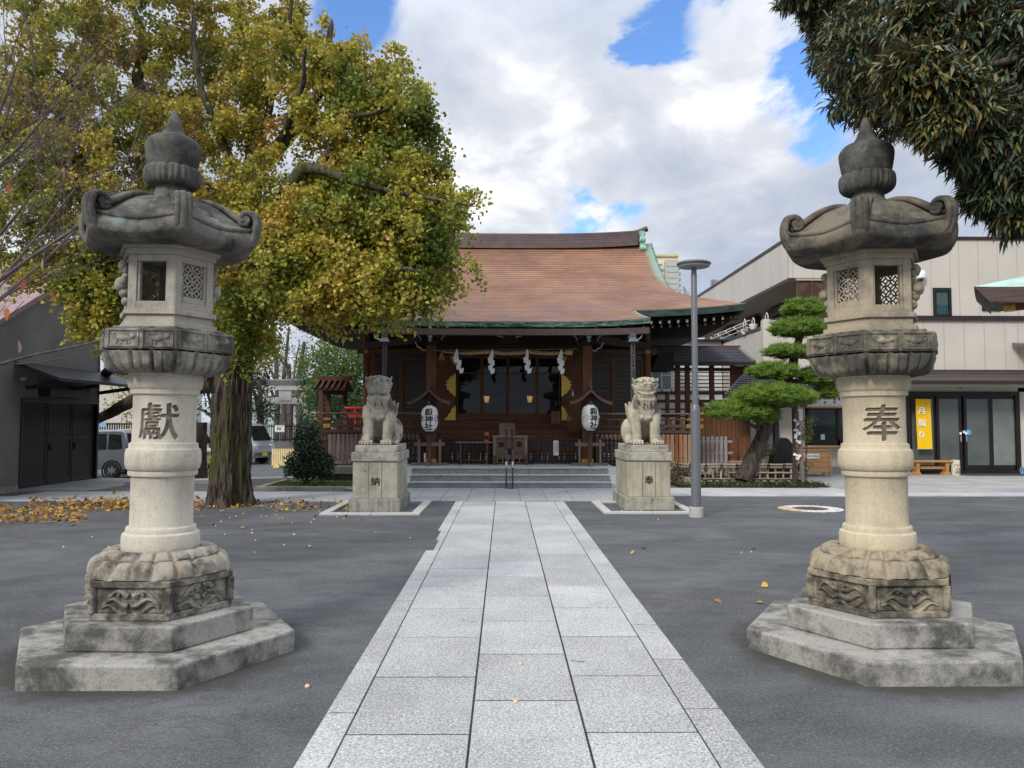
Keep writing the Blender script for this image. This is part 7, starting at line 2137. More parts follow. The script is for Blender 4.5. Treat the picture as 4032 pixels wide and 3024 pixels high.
# ------------------------------------------------------------------ vegetation
def bark_mat(name, c1, c2, moss=None, sc=1.):
    m, t = new_mat(name)
    o = t.n('ShaderNodeTexCoord').outputs['Object']
    a = t.noise(t.mapping(o, scale=(9*sc, 9*sc, 1.5*sc)), 1.6, 7, .65, .7)
    c = t.mix(t.step(a, .38, .60), c2, c1)
    b = t.noise(o, 2.1, 5)
    c = t.mix(t.step(b, .5, .8, 0, .5), c, tuple(min(1, v*1.7) for v in c1))
    if moss:
        g = t.noise(t.mapping(o, scale=(1, 1, .45)), 1.5, 8, .68, .5); c = t.mix(t.math('MULTIPLY', t.step(g, .47, .60, 0, .85), t.step(a, .36, .55, .45, 1)), c, moss)
    pbsdf(t, c, .92, .15, 0, bump(t, a, 1., .03))
    return m

def rand_rot(n, tilt=1.0):
    """n random rotation matrices; tilt < 1 keeps local z nearer to up"""
    z = npr.normal(size=(n, 3)); z[:, 2] = np.abs(z[:, 2])/max(tilt, 1e-3); z /= np.linalg.norm(z, axis=1, keepdims=True)
    a = npr.normal(size=(n, 3)); x = np.cross(a, z); x /= np.linalg.norm(x, axis=1, keepdims=True); y = np.cross(z, x)
    return np.stack([x, y, z], 2)

def leaf_cloud(name, pts, shape, faces, sizes, cols, mat, parent=None, rots=None, kind=None, jitter_z=0.):
    """one crown mesh of many small leaves: shape (k,3) placed at pts"""
    n, k = len(pts), len(shape)
    if rots is None: rots = rand_rot(n)
    v = np.einsum('nij,kj->nki', rots, shape)*np.asarray(sizes)[:, None, None] + pts[:, None, :]
    me = bpy.data.meshes.new(name)
    f = [np.array(q) for q in faces]; lens = np.array([len(q) for q in f])
    idx = np.concatenate(f); L = len(idx)
    me.vertices.add(n*k); me.vertices.foreach_set('co', v.astype(np.float32).ravel())
    loops = (np.arange(n)[:, None]*k + idx[None]).astype(np.int32).ravel()
    me.loops.add(len(loops)); me.loops.foreach_set('vertex_index', loops)
    st = (np.arange(n)[:, None]*L + np.concatenate([[0], np.cumsum(lens)[:-1]])[None]).astype(np.int32).ravel()
    me.polygons.add(n*len(f)); me.polygons.foreach_set('loop_start', st)
    me.update(calc_edges=True)
    me.materials.append(mat)
    c = np.repeat(np.concatenate([cols, np.ones((n, 1))], 1), k, 0).astype(np.float32)
    me.attributes.new('col', 'FLOAT_COLOR', 'POINT').data.foreach_set('color', c.ravel())
    me.validate()
    return link(name, me, parent, kind=kind)

def in_ellipsoid(n, c, r, shell=.0):
    d = npr.normal(size=(n, 3)); d /= np.linalg.norm(d, axis=1, keepdims=True)
    u = npr.random(n)**(1/3); u = shell + (1-shell)*u
    return np.asarray(c) + d*u[:, None]*np.asarray(r)

FAN = np.array([(0, 0, 0), (.55, .62, .06), (.30, .95, .0), (-.30, .95, .0), (-.55, .62, .06)], float)
FAN_F = [(0, 1, 2, 3, 4)]
OVAL = np.array([(0, 0, 0), (.28, .45, .05), (0, 1, -.03), (-.28, .45, .05)], float)
OVAL_F = [(0, 1, 2, 3)]
def hash01(p, s): 
    q = np.sin(p @ np.array([1.3, 2.1, 1.7])*s + np.sin(p @ np.array([-.9, 1.1, 2.3])*s*1.7)*1.3); return .5+.5*q

def limb(m, pts, rad, n=12, wob=.03):
    c = curve([tuple(p)+(r,) for p, r in zip(pts, rad)], len(pts)*5)
    m.tube([(x+rnd.uniform(-wob, wob)*.5, y+rnd.uniform(-wob, wob)*.5, z) for x, y, z, r in c], [max(.004, q[3]) for q in c], n)

# ---- ginkgo
def ginkgo():
    T = thing('ginkgo_tree', 'huge old ginkgo with a mossy trunk and yellow-green leaves left of the shrine', 'tree', (-5.05, 14.6, 0))
    bk = bark_mat('ginkgo_bark', (.105, .082, .066), (.016, .013, .011), (.062, .076, .014), 1.1)
    Yt = 14.65; cx = -5.13
    def tr(u, v):
        th = 2*PI*u; z = v*3.6 - .02
        r = lerp(.325, .30, smooth01(v)) + .06*math.exp(-z*3) 
        r *= 1 + .13*math.sin(th*3+.6+z*.25) + .07*math.sin(th*5+1.9-z*.3) + .04*math.sin(th*9+z*.6)
        p = Vector((math.cos(th)*3, math.sin(th)*3, z*1.1))
        r += .035*mnoise.noise(p*1.3) + .018*mnoise.noise(Vector((math.cos(th)*9, math.sin(th)*9, z*2.5)))
        r += .05*abs(mnoise.noise(Vector((math.cos(th)*5.5, math.sin(th)*5.5, z*.9))))-.02 + .03*mnoise.noise(Vector((math.cos(th)*14, math.sin(th)*14, z*3)))
        if z < .5: r += (.5-z)*.20*max(0, math.sin(th*4+.8))**2
        return (cx + .05*z*.5 + r*math.cos(th), Yt + r*math.sin(th)*.95, z)
    MB().surf(tr, 200, 130, True).build('trunk', bk, T, smooth=180)
    lm = MB()
    W = lambda l: ([P(a, b, y) for a, b, y, r in l], [r for a, b, y, r in l])
    limbs = [
        [(915, 1430, 14.65, .30), (935, 1300, 14.6, .27), (960, 1100, 14.7, .24), (985, 850, 14.9, .20), (1000, 640, 15, .17), (990, 420, 15.2, .14), (960, 150, 15.4, .09), (930, -150, 15.5, .04)],
        [(975, 800, 14.7, .17), (1040, 640, 14.5, .15), (1150, 520, 14.2, .13), (1271, 326, 13.9, .09), (1300, 120, 13.8, .05)],
        [(940, 1150, 15, .17), (800, 780, 15, .15), (620, 480, 15, .13), (545, 330, 15, .11), (565, 170, 15, .08), (500, -40, 15, .05)],
        [(900, 1430, 14.5, .26), (985, 1180, 14.3, .19), (1050, 880, 14, .13), (1170, 700, 13.8, .12), (1240, 665, 13.6, .09), (1480, 740, 13.3, .05), (1800, 800, 13.2, .02)],
        [(860, 1500, 14.9, .22), (700, 1530, 16, .17), (520, 1580, 18.6, .15), (385, 1650, 22, .13), (250, 1690, 24.5, .1)],
        [(860, 1420, 15, .22), (640, 1380, 16.2, .15), (455, 1440, 19.4, .13), (370, 1510, 22.5, .11), (250, 1560, 25, .08)],
        [(960, 1250, 14.2, .15), (1120, 1080, 13.6, .10), (1350, 1010, 13.1, .06), (1600, 1060, 12.9, .03)],
        [(1000, 700, 14.9, .10), (1060, 420, 14.6, .07), (1130, 200, 14.5, .05), (1150, -40, 14.5, .03)],
        [(600, 480, 15, .09), (420, 420, 14.6, .06), (250, 300, 14.3, .04), (90, 180, 14.2, .02)],
        [(990, 820, 14.6, .12), (860, 520, 14.2, .08), (780, 300, 14, .06), (760, 60, 14, .04)],
        [(1150, 520, 14.2, .08), (1320, 470, 13.8, .055), (1520, 430, 13.6, .03), (1600, 330, 13.5, .015)],
        [(890, 1100, 14.2, .12), (700, 900, 13.6, .07), (480, 800, 13.4, .05), (280, 780, 13.3, .03)],
        [(1100, 560, 14.2, .07), (1180, 380, 13.9, .05), (1200, 220, 13.8, .03)],
        [(1240, 665, 13.6, .07), (1290, 610, 13.5, .055), (1300, 570, 13.5, .04)],
    ]
    limbs = [[(a, b, y-(min(.7, .3*k) if i in (3, 6, 10, 12) else 0), r) for k, (a, b, y, r) in enumerate(l)] for i, l in enumerate(limbs)]
    for i, l in enumerate(limbs):
        q, rr = W(l); q.append(q[-1]+(q[-1]-q[-2])*.22); rr = rr+[.006]; limb(lm, q, rr, n=14 if i < 6 else 9)
    lm.build('limb', bk, T, smooth=60)
    # foliage masses: px, py, half-widths in px, depth, weight, yellowness
    F = [(250, 130, 250, 230, 14.5, 1, .5), (600, 60, 300, 240, 15, 1, .5), (960, 80, 280, 230, 15.4, 1, .6), (1110, 260, 200, 190, 14.8, .8, .6), (1370, 330, 210, 130, 14.2, .8, .5), (1420, 520, 240, 170, 13.9, 1, .35), (1540, 520, 150, 120, 13.7, .55, .2),
         (340, 450, 280, 230, 14.2, 1, .55), (690, 330, 230, 200, 15.5, .8, .6), (650, 560, 240, 150, 14.6, .8, .5), (980, 430, 230, 150, 14.2, .42, .75), (1240, 700, 230, 180, 13.9, .6, .65), (1480, 770, 240, 150, 13.4, 1, .3), (1620, 700, 130, 90, 13.3, .4, .15),
         (1580, 970, 180, 160, 13.2, .85, .2), (1480, 1070, 210, 150, 13, 1, .35), (1220, 920, 230, 170, 13.4, 1, .6), (950, 830, 200, 190, 13.9, .6, .65), (700, 800, 260, 220, 14.9, 1, .5), (400, 800, 280, 230, 14.1, 1, .5), (150, 720, 200, 240, 14, .8, .4),
         (330, 1080, 180, 170, 14.3, .9, .45), (560, 1080, 200, 190, 15.3, 1, .35), (1080, 1110, 220, 120, 12.9, .9, .45), (1300, 1160, 190, 90, 12.8, .7, .4), (980, 1230, 130, 130, 13.6, .7, .35), (860, 1100, 140, 150, 14.2, .7, .35),
         (1690, 850, 110, 34, 13.2, .22, .15), (1770, 800, 45, 26, 13.2, .09, .1), (1590, 400, 80, 80, 13.6, .28, .3), (1660, 1140, 100, 80, 13, .35, .15), (100, 420, 160, 200, 14.3, .6, .45), (60, 1000, 120, 160, 14.6, .4, .45)]
    S = [(1530, 1235, 55, 120, 12.7, .35, .35), (1265, 1270, 42, 85, 12.6, .18, .5), (1150, 1190, 70, 110, 12.7, .25, .5), (385, 1310, 60, 80, 14, .2, .35), (990, 1390, 60, 70, 14.1, .12, .5), (930, 1320, 80, 90, 14.2, .2, .5), (1420, 1200, 50, 90, 12.7, .2, .35),
         (1650, 1230, 45, 75, 12.9, .15, .15), (550, 1250, 130, 110, 15.3, .35, .35), (420, 1180, 90, 120, 14.3, .25, .35), (820, 1240, 90, 120, 14.5, .22, .3), (1640, 1040, 110, 100, 13, .3, .15), (720, 1330, 90, 100, 14.8, .2, .3)]
    P_, Yl = [], []
    for px, py, rx, ry, Y, w, yl in F + S:
        hang = (px, py, rx, ry, Y, w, yl) in S
        c = P(px, py - ((110 if px > 1050 and py > 1000 else 60) if py > 890 else 0), Y); r = (rx*Y/3085, max(.35, min(1.5, .55*(rx+ry)*.5*Y/3085*1.7)), ry*Y/3085)
        q = in_ellipsoid(int((66 if py < 850 else 78)*w*(1.7 if hang else 1))+2, c, r, .2)
        q += npr.normal(size=q.shape)*np.array([.16, .2, .14])
        P_.append(q); Yl.append(np.full(len(q), yl))
    cl = np.concatenate(P_); yl = np.concatenate(Yl)
    # every branchlet is an arching, drooping spray set thickly with fans
    per = 122; n = len(cl)
    az = npr.random(n)*2*PI; L = npr.uniform(.35, .85, n)
    t = npr.random((n, per))**.8
    hx = np.stack([np.cos(az), np.sin(az)], 1)
    arch = .25*np.sin(t*2.2) - npr.uniform(.2, 1.0, (n, 1))*t**2
    off = npr.normal(size=(n, per, 3))*np.array([.075, .075, .065])
    pts = cl[:, None, :] + off
    pts[..., 0] += hx[:, None, 0]*t*L[:, None]*.55; pts[..., 1] += hx[:, None, 1]*t*L[:, None]*.55; pts[..., 2] += arch*L[:, None]
    tipd = pts.mean(1)
    pts = pts.reshape(-1, 3)
    h = hash01(pts*.8, 1.4)*.4 + npr.random(len(pts))*.22 + np.repeat(npr.random(n)*.42, per) + np.repeat(yl, per)*.62 - .38
    h = np.clip(h, 0, 1)[:, None]
    g, y, o = np.array([.14, .20, .036]), np.array([.43, .37, .055]), np.array([.53, .33, .10])
    cols = np.where(h < .6, g + (y-g)*(h/.6), y + (o-y)*((h-.6)/.4))*(.7+.6*npr.random((len(pts), 1)))
    sizes = npr.uniform(.046, .078, len(pts))
    leaf_cloud('crown', pts, FAN, FAN_F, sizes, cols, leafmat('ginkgo_leaf', .36, .5), T)
    tw = MB()
    for i in range(n):
        a = Vector(cl[i]); k = []
        for u in (0, .35, .7, 1.0): k.append(a + Vector((hx[i, 0]*u*L[i]*.55, hx[i, 1]*u*L[i]*.55, (.25*math.sin(u*2.2)-.5*u*u)*L[i])))
        tw.tube(k, [.014, .011, .008, .005, .003][-len(k):], 4, cap=False)
    tw.build('twigs', bark_mat('ginkgo_twig', (.16, .13, .105), (.07, .055, .045)), T)
ginkgo()
stump()

# ---- generic broadleaf tree of the background
def tree(label, x, y, h, blobs, c1, c2, size=.16, n=900, name='broadleaf_tree', trunk_r=.16, group='trees beyond the precinct', bark=None, per=9, gz=-.4, shape=OVAL, faces=OVAL_F, trunk_top=.6):
    T = thing(name, label, 'tree', (x, y, gz), group)
    m = MB(); limb(m, [(x, y, gz), (x+.05, y, h*.3), (x-.05, y, h*trunk_top)], [trunk_r*1.2, trunk_r, trunk_r*.5], 10, .02)
    for (bx, by, bz, rx, ry, rz) in blobs[:7]: limb(m, [(x, y, h*.25), ((x+bx)/2, (y+by)/2, (h*.3+bz)/2+.2), (bx, by, bz)], [trunk_r*.5, trunk_r*.35, .02], 6)
    m.build('trunk', bark or M_BARK, T, smooth=60)
    Ps = []
    for (bx, by, bz, rx, ry, rz) in blobs:
        k = max(8, int(n*(rx*ry*rz)**.55/2)); Ps.append(in_ellipsoid(k, (bx, by, bz), (rx, ry, rz), .35))
    cl = np.concatenate(Ps); k = len(cl)
    pts = (cl[:, None, :] + npr.normal(size=(k, per, 3))*size*1.1).reshape(-1, 3)
    f = np.clip(hash01(pts, .9)*.5 + np.repeat(npr.random(k), per)*.4 + npr.random(len(pts))*.2, 0, 1)[:, None]
    cols = np.array(c1) + (np.array(c2)-np.array(c1))*f
    leaf_cloud('crown', pts, shape, faces, npr.uniform(.7, 1.25, len(pts))*size, cols, M_LEAF, T)
    return T
M_BARK = bark_mat('grey_bark', (.12, .10, .085), (.05, .042, .036))
M_LEAF = leafmat('tree_leaf', .3, .5)
def blobs(spec, depth=1.): return [tuple(P(px, py, Y)) + (rx*Y/3085, depth*(rx+ry)/2*Y/3085, ry*Y/3085) for px, py, rx, ry, Y in spec]

DKG, MDG, LTG = (.018, .040, .016), (.045, .085, .024), (.12, .185, .035)
q = P(1360, 1700, 40)
tree('tall bright green leafy tree behind the left veranda', q.x, 40, 8, blobs([(1330, 1420, 90, 90, 38), (1400, 1480, 90, 110, 39), (1250, 1450, 80, 80, 40), (1440, 1400, 60, 90, 40), (1310, 1530, 110, 70, 38), (1420, 1590, 70, 60, 39), (1240, 1560, 60, 60, 39), (1340, 1340, 80, 50, 41)]), (.055, .105, .024), LTG, .17, 260)
q = P(1330, 1700, 34)
tree('dark green layered tree below the bright one, left of the veranda', q.x, 34.5, 5, blobs([(1340, 1600, 110, 50, 34), (1290, 1560, 80, 50, 34.5), (1400, 1640, 90, 60, 34), (1250, 1640, 70, 60, 35), (1340, 1680, 120, 40, 34)]), DKG, MDG, .13, 300)
q = P(1140, 1600, 44)
tree('greyish green half-bare tree over the stone gate', q.x, 44, 8, blobs([(1130, 1420, 90, 70, 44), (1220, 1400, 70, 60, 45), (1180, 1340, 90, 60, 46), (1080, 1480, 60, 50, 44), (1240, 1480, 60, 50, 44)]), (.05, .075, .03), (.14, .15, .06), .12, 75, per=6)
q = P(1010, 1600, 37)
tree('dark evergreen left of the stone gate, behind the van', q.x, 37.5, 6, blobs([(1010, 1560, 60, 70, 37), (1040, 1620, 50, 50, 37.5), (980, 1490, 60, 60, 38), (1015, 1480, 50, 40, 38)]), DKG, (.03, .055, .02), .13, 220)
q = P(1090, 1500, 47)
tree('orange and rust leaved tree high behind the stone gate', q.x, 47, 9, blobs([(1080, 1400, 70, 60, 47), (1010, 1380, 60, 60, 47), (1140, 1480, 50, 25, 48), (1040, 1470, 50, 40, 47)]), (.22, .13, .035), (.33, .17, .06), .13, 90, per=6)
for px, Y, h, lb, r_ in ((1178, 43.6, 6, 'bare grey tree trunk behind the right pillar of the stone gate', .22), (1118, 45, 7, 'slim dark tree trunk standing behind the iron railing', .17)):
    q = P(px, 1700, Y); t = thing('bare_tree', lb, 'tree', (q.x, Y, -.4)); m = MB(); limb(m, [(q.x, Y, -.4), (q.x+.05, Y, 1.5), (q.x-.1, Y, 3.3), (q.x+.2, Y, h)], [r_*1.2, r_, r_*.8, r_*.4], 10)
    limb(m, [(q.x-.05, Y, 2.6), (q.x-.6, Y, 4), (q.x-1.3, Y, 5.5)], [r_*.6, r_*.4, .04], 8); limb(m, [(q.x, Y, 3.2), (q.x+.8, Y+.2, 4.2), (q.x+1.5, Y, 5.2)], [r_*.5, r_*.3, .04], 8); m.build('trunk', M_BARK, t, smooth=60)
q = P(560, 1500, 33)
tree('yellowing tree behind the parked car and left lantern', q.x, 33, 7, blobs([(480, 1580, 70, 60, 33), (560, 1500, 80, 70, 33), (640, 1420, 80, 70, 34), (450, 1480, 60, 60, 34), (700, 1550, 60, 80, 34), (540, 1620, 60, 60, 33), (1000, 1420, 50, 50, 36)]), (.10, .12, .025), (.40, .27, .04), .12, 150, per=7)
q = P(840, 1600, 36)
tree('dim green tree directly behind the ginkgo trunk', q.x, 36, 7, blobs([(780, 1450, 90, 110, 36), (1080, 1380, 60, 60, 38), (850, 1560, 60, 80, 36), (720, 1640, 50, 50, 37)]), DKG, MDG, .14, 130)
for px, py, lb, r_ in ((1975, 905, 'treetop just showing above the middle of the shrine ridge', 34), (1625, 915, 'bare twiggy treetop just showing above the left part of the ridge', 40)):
    Y = 60.; q = P(px, py, Y)
    tree(lb, q.x, Y, 10, [(q.x, Y, q.z-1.6, 1.3, 1.0, 1.7), (q.x+1.0, Y, q.z-1.9, .9, .8, 1.4), (q.x-1.1, Y, q.z-2.2, .9, .8, 1.2)], (.10, .12, .03), (.28, .24, .06), .10, 40, per=5, trunk_top=1.3)

# ---- camellia shrub and ground plants at the left bed
def shrub(label, spec, c1, c2, size, n, base, per=10, name='round_shrub', stem=.035):
    T = thing(name, label, 'shrub', base)
    m = MB(); bl = blobs(spec)
    for b in bl: limb(m, [base, ((base[0]+b[0])/2, (base[1]+b[1])/2, (base[2]+b[2])/2-.05), b[:3]], [stem, stem*.6, .008], 6, .01)
    m.build('stems', M_BARK, T, smooth=60)
    cl = np.concatenate([in_ellipsoid(max(4, int(n*(b[3]*b[5]/max(q[3]*q[5] for q in bl))**.9)), b[:3], b[3:], .45) for b in bl]); k = len(cl)
    pts = (cl[:, None]+npr.normal(size=(k, per, 3))*size*.9).reshape(-1, 3)
    f = npr.random((len(pts), 1)); leaf_cloud('foliage', pts, OVAL, OVAL_F, npr.uniform(.7, 1.2, len(pts))*size, np.array(c1)+(np.array(c2)-np.array(c1))*f, M_GLOSSLEAF, T)
M_GLOSSLEAF = leafmat('glossy_leaf', .12, .35, spec=.45)
shrub('dark green rounded camellia shrub in the bed left of the left guardian statue', [(1215, 1820, 80, 55, 18.8), (1165, 1840, 45, 45, 18.7), (1265, 1835, 50, 50, 18.8), (1215, 1760, 50, 50, 18.8), (1195, 1710, 30, 45, 18.9), (1240, 1700, 14, 40, 18.9)], (.014, .034, .016), (.045, .085, .040), .065, 260, tuple(P(1207, 1905, 18.8)))
shrub('slim shoots of a leafy sapling above the round camellia', [(1210, 1640, 9, 40, 19.3), (1225, 1680, 18, 40, 19.3), (1170, 1700, 20, 30, 19.3)], (.03, .06, .03), (.07, .12, .05), .06, 14, tuple(P(1212, 1900, 19.3)), 5, 'sapling', .02)

# ---- overhanging evergreen at the upper right
def evergreen():
    base = (7.6, 6.2, 0)
    T = thing('evergreen_tree', 'dense dark evergreen with long drooping leaves overhanging the right lantern', 'tree', base)
    m = MB(); bk = bark_mat('evergreen_bark', (.10, .08, .065), (.04, .032, .028))
    limb(m, [base, (7.5, 6.1, 2), (7.3, 6.0, 4.2), (7.0, 5.9, 6.5)], [.30, .26, .22, .12], 14)
    B = [(3560, 220, 330, 330, 6.4, 1.5, .3), (3900, 250, 300, 330, 5.6, 1.6, .12), (3980, 600, 200, 220, 5.3, 1.1, .1), (3740, 400, 190, 160, 5.1, .9, .5), (3620, 310, 150, 130, 5.0, .5, .6), (3830, 560, 120, 100, 5.2, .5, .3), (3950, 770, 130, 60, 5.3, .5, .15), (4100, 400, 200, 400, 5.4, 1, .1),
         (3340, 190, 150, 150, 8.6, .8, .35), (3420, 330, 110, 110, 8.4, .5, .3), (3260, 60, 110, 100, 8.7, .5, .3), (3330, -60, 260, 120, 8.5, .6, .3), (3700, 100, 200, 150, 5.5, .7, .5), (3130, 5, 70, 22, 8.6, .1, .3), (3680, 500, 60, 50, 4.95, .15, .6), (4000, 860, 80, 40, 5.3, .15, .2)]
    cl, gl = [], []
    for px, py, rx, ry, Y, w, gd in B:
        c = P(px, py, Y); r = (rx*Y/3085, (rx+ry)*.42*Y/3085, ry*Y/3085)
        q = in_ellipsoid(int(640*w), c, r, .3); cl.append(q); gl.append(np.full(len(q), gd))
        if len(cl) % 4 == 1: limb(m, [(7.2, 6.0, 4.6), ((7.2+c.x)/2, (6+c.y)/2, max(4.4, c.z+.2)), c], [.09, .055, .012], 7, .02)
    m.build('trunk', bk, T, smooth=60)
    cl = np.concatenate(cl); gl = np.concatenate(gl); n = len(cl); per = 9
    # whorls of drooping lance leaves
    ax = npr.normal(size=(n, 3))*np.array([.5, .5, .3]) + np.array([-.75, -.35, -.22]); ax /= np.linalg.norm(ax, axis=1, keepdims=True)
    an = npr.random((n, per))*2*PI; sp = npr.uniform(.2, .95, (n, per))
    a = np.cross(ax, npr.normal(size=(n, 3))); a /= np.linalg.norm(a, axis=1, keepdims=True); b = np.cross(ax, a)
    d = ax[:, None]*np.cos(sp)[..., None] + (a[:, None]*np.cos(an)[..., None] + b[:, None]*np.sin(an)[..., None])*np.sin(sp)[..., None]
    d[..., 2] -= .25; d /= np.linalg.norm(d, axis=2, keepdims=True); d = d.reshape(-1, 3)
    up = np.array([0, 0, 1.]) + npr.normal(size=d.shape)*.35
    x = np.cross(d, up); x /= np.linalg.norm(x, axis=1, keepdims=True); z = np.cross(x, d)
    R = np.stack([x, d, z], 2)
    LANCE = np.array([(0, 0, 0), (.085, .28, .01), (.088, .55, -.05), (0, 1.0, -.32), (-.088, .55, -.05), (-.085, .28, .01), (0, .28, -.02), (0, .55, -.08)], float)
    LF = [(0, 1, 6), (1, 2, 7, 6), (2, 3, 7), (0, 6, 5), (6, 7, 4, 5), (7, 3, 4)]
    pts = np.repeat(cl, per, 0) + npr.normal(size=(n*per, 3))*.025
    far = np.repeat(cl[:, 1] > 7, per)
    gold = (npr.random(n*per) < np.repeat(gl, per))[:, None]
    f = npr.random((n*per, 1))
    cols = np.where(gold, np.array([.11, .095, .030])+f*np.array([.12, .095, .03]), np.array([.026, .050, .028])+f*np.array([.060, .080, .042]))
    sizes = npr.uniform(.088, .138, n*per)*np.where(far, .95, 1.)
    leaf_cloud('crown', pts, LANCE, LF, sizes, cols, leafmat('lance_leaf', .10, .38, back=(.12, .105, .05, 1), spec=.3), T, R)
    tw = MB()
    for i in range(0, n, 4):
        p = Vector(cl[i]); q = Vector(ax[i])*.16; tw.tube([p-q, p-q*.4, p+q*.15], [.010, .007, .004], 4, cap=False)
    tw.build('twigs', bk, T)
evergreen()

# ---- bare cherry at the left edge, a few red leaves left on it
def cherry():
    base = Vector((-5.6, 6.6, 0)); r_ = random.Random(21)
    T = thing('bare_cherry_tree', 'nearly bare cherry tree with a few red leaves at the left edge', 'tree', base)
    bk = plain('cherry_bark', (.125, .098, .092), .7, .3, 0, .35, 12, .3, 60)
    m = MB(); tips = []
    def grow(p, d, L, r, depth):
        pts = [p]; rr = [r]; n = 6
        for i in range(n):
            d = (d + Vector((r_.uniform(-.16, .16), r_.uniform(-.16, .16), r_.uniform(-.10, .16)))).normalized()
            p = p + d*L/n; pts.append(p); rr.append(r*(1-.66*(i+1)/n))
        m.tube(pts, rr, 7 if r > .02 else 4, cap=False)
        tips.append(pts[-1])
        if depth == 0: return
        for k in range(r_.choice((6, 7, 8)) if depth > 1 else r_.choice((3, 4, 5))):
            i = r_.randint(1, n); q = pts[i]
            nd = (d + Vector((r_.uniform(-.8, .8), r_.uniform(-.7, .7), r_.uniform(-.55, .75)))).normalized()
            grow(q, nd, L*r_.uniform(.40, .70), rr[i]*r_.uniform(.38, .58), depth-1)
    m.tube([base, base+Vector((.05, 0, .9)), base+Vector((.2, -.05, 1.7))], [.17, .13, .11], 12)
    top = base+Vector((.2, -.05, 1.7))
    for d, L, r in ((lambda v: (v[0], v[1], v[2]*.6))(v) for v in (((.9, -.1, .42), 2.4, .042), ((.85, .05, .75), 2.6, .045), ((.8, -.15, 1.1), 2.7, .045), ((.55, .1, 1.2), 2.9, .05), ((.45, -.2, 1.5), 3.0, .05), ((.95, .1, .16), 1.9, .034), ((.3, .0, 1.6), 3.2, .05), ((.95, -.05, .55), 2.5, .036), ((.7, .1, .9), 2.8, .04))):
        grow(top + Vector((r_.uniform(-.1, .1), r_.uniform(-.1, .1), r_.uniform(-.3, .5))), Vector(d).normalized(), L, r, 3)
    m.build('branches', bk, T, smooth=60)
    sel = [P(70, 1090, 6.3), P(85, 1100, 6.35), P(128, 1125, 6.3), P(196, 1145, 6.4), P(15, 1225, 6.2), P(32, 718, 6.3), P(95, 795, 6.4), P(100, 960, 6.5), P(150, 1005, 6.4), P(118, 1440, 6.3), P(335, 1000, 6.5)]
    tp = np.array([tuple(p) for p in tips]); cw = np.array(cam.matrix_world.translation)
    un = lambda q: (q-cw)/np.linalg.norm(q-cw, axis=-1, keepdims=True)
    pts = np.array([tp[np.argmin(np.linalg.norm(un(tp)-un(np.array(p)), axis=1))] for p in sel]); n = len(pts)          # each hangs on the nearest twig end
    R = rand_rot(n); R = np.stack([R[:, :, 0], np.tile(np.array([.1, -.1, -1.]), (n, 1)), R[:, :, 2]], 2)
    LEAF = np.array([(0, 0, 0), (.27, .3, .04), (.26, .6, .02), (0, 1.05, -.08), (-.26, .6, .02), (-.27, .3, .04)], float)
    cols = np.array([(.60, .12, .09), (.55, .11, .08), (.52, .13, .09), (.60, .16, .14), (.45, .17, .06), (.55, .08, .10), (.5, .28, .24), (.55, .3, .2), (.5, .3, .22), (.42, .30, .22), (.48, .2, .08)])
    lf = leaf_cloud('leaves', pts, LEAF, [(0, 1, 2, 3, 4, 5)], npr.uniform(.07, .10, n), cols, leafmat('red_leaf', .4), T, R)
cherry()

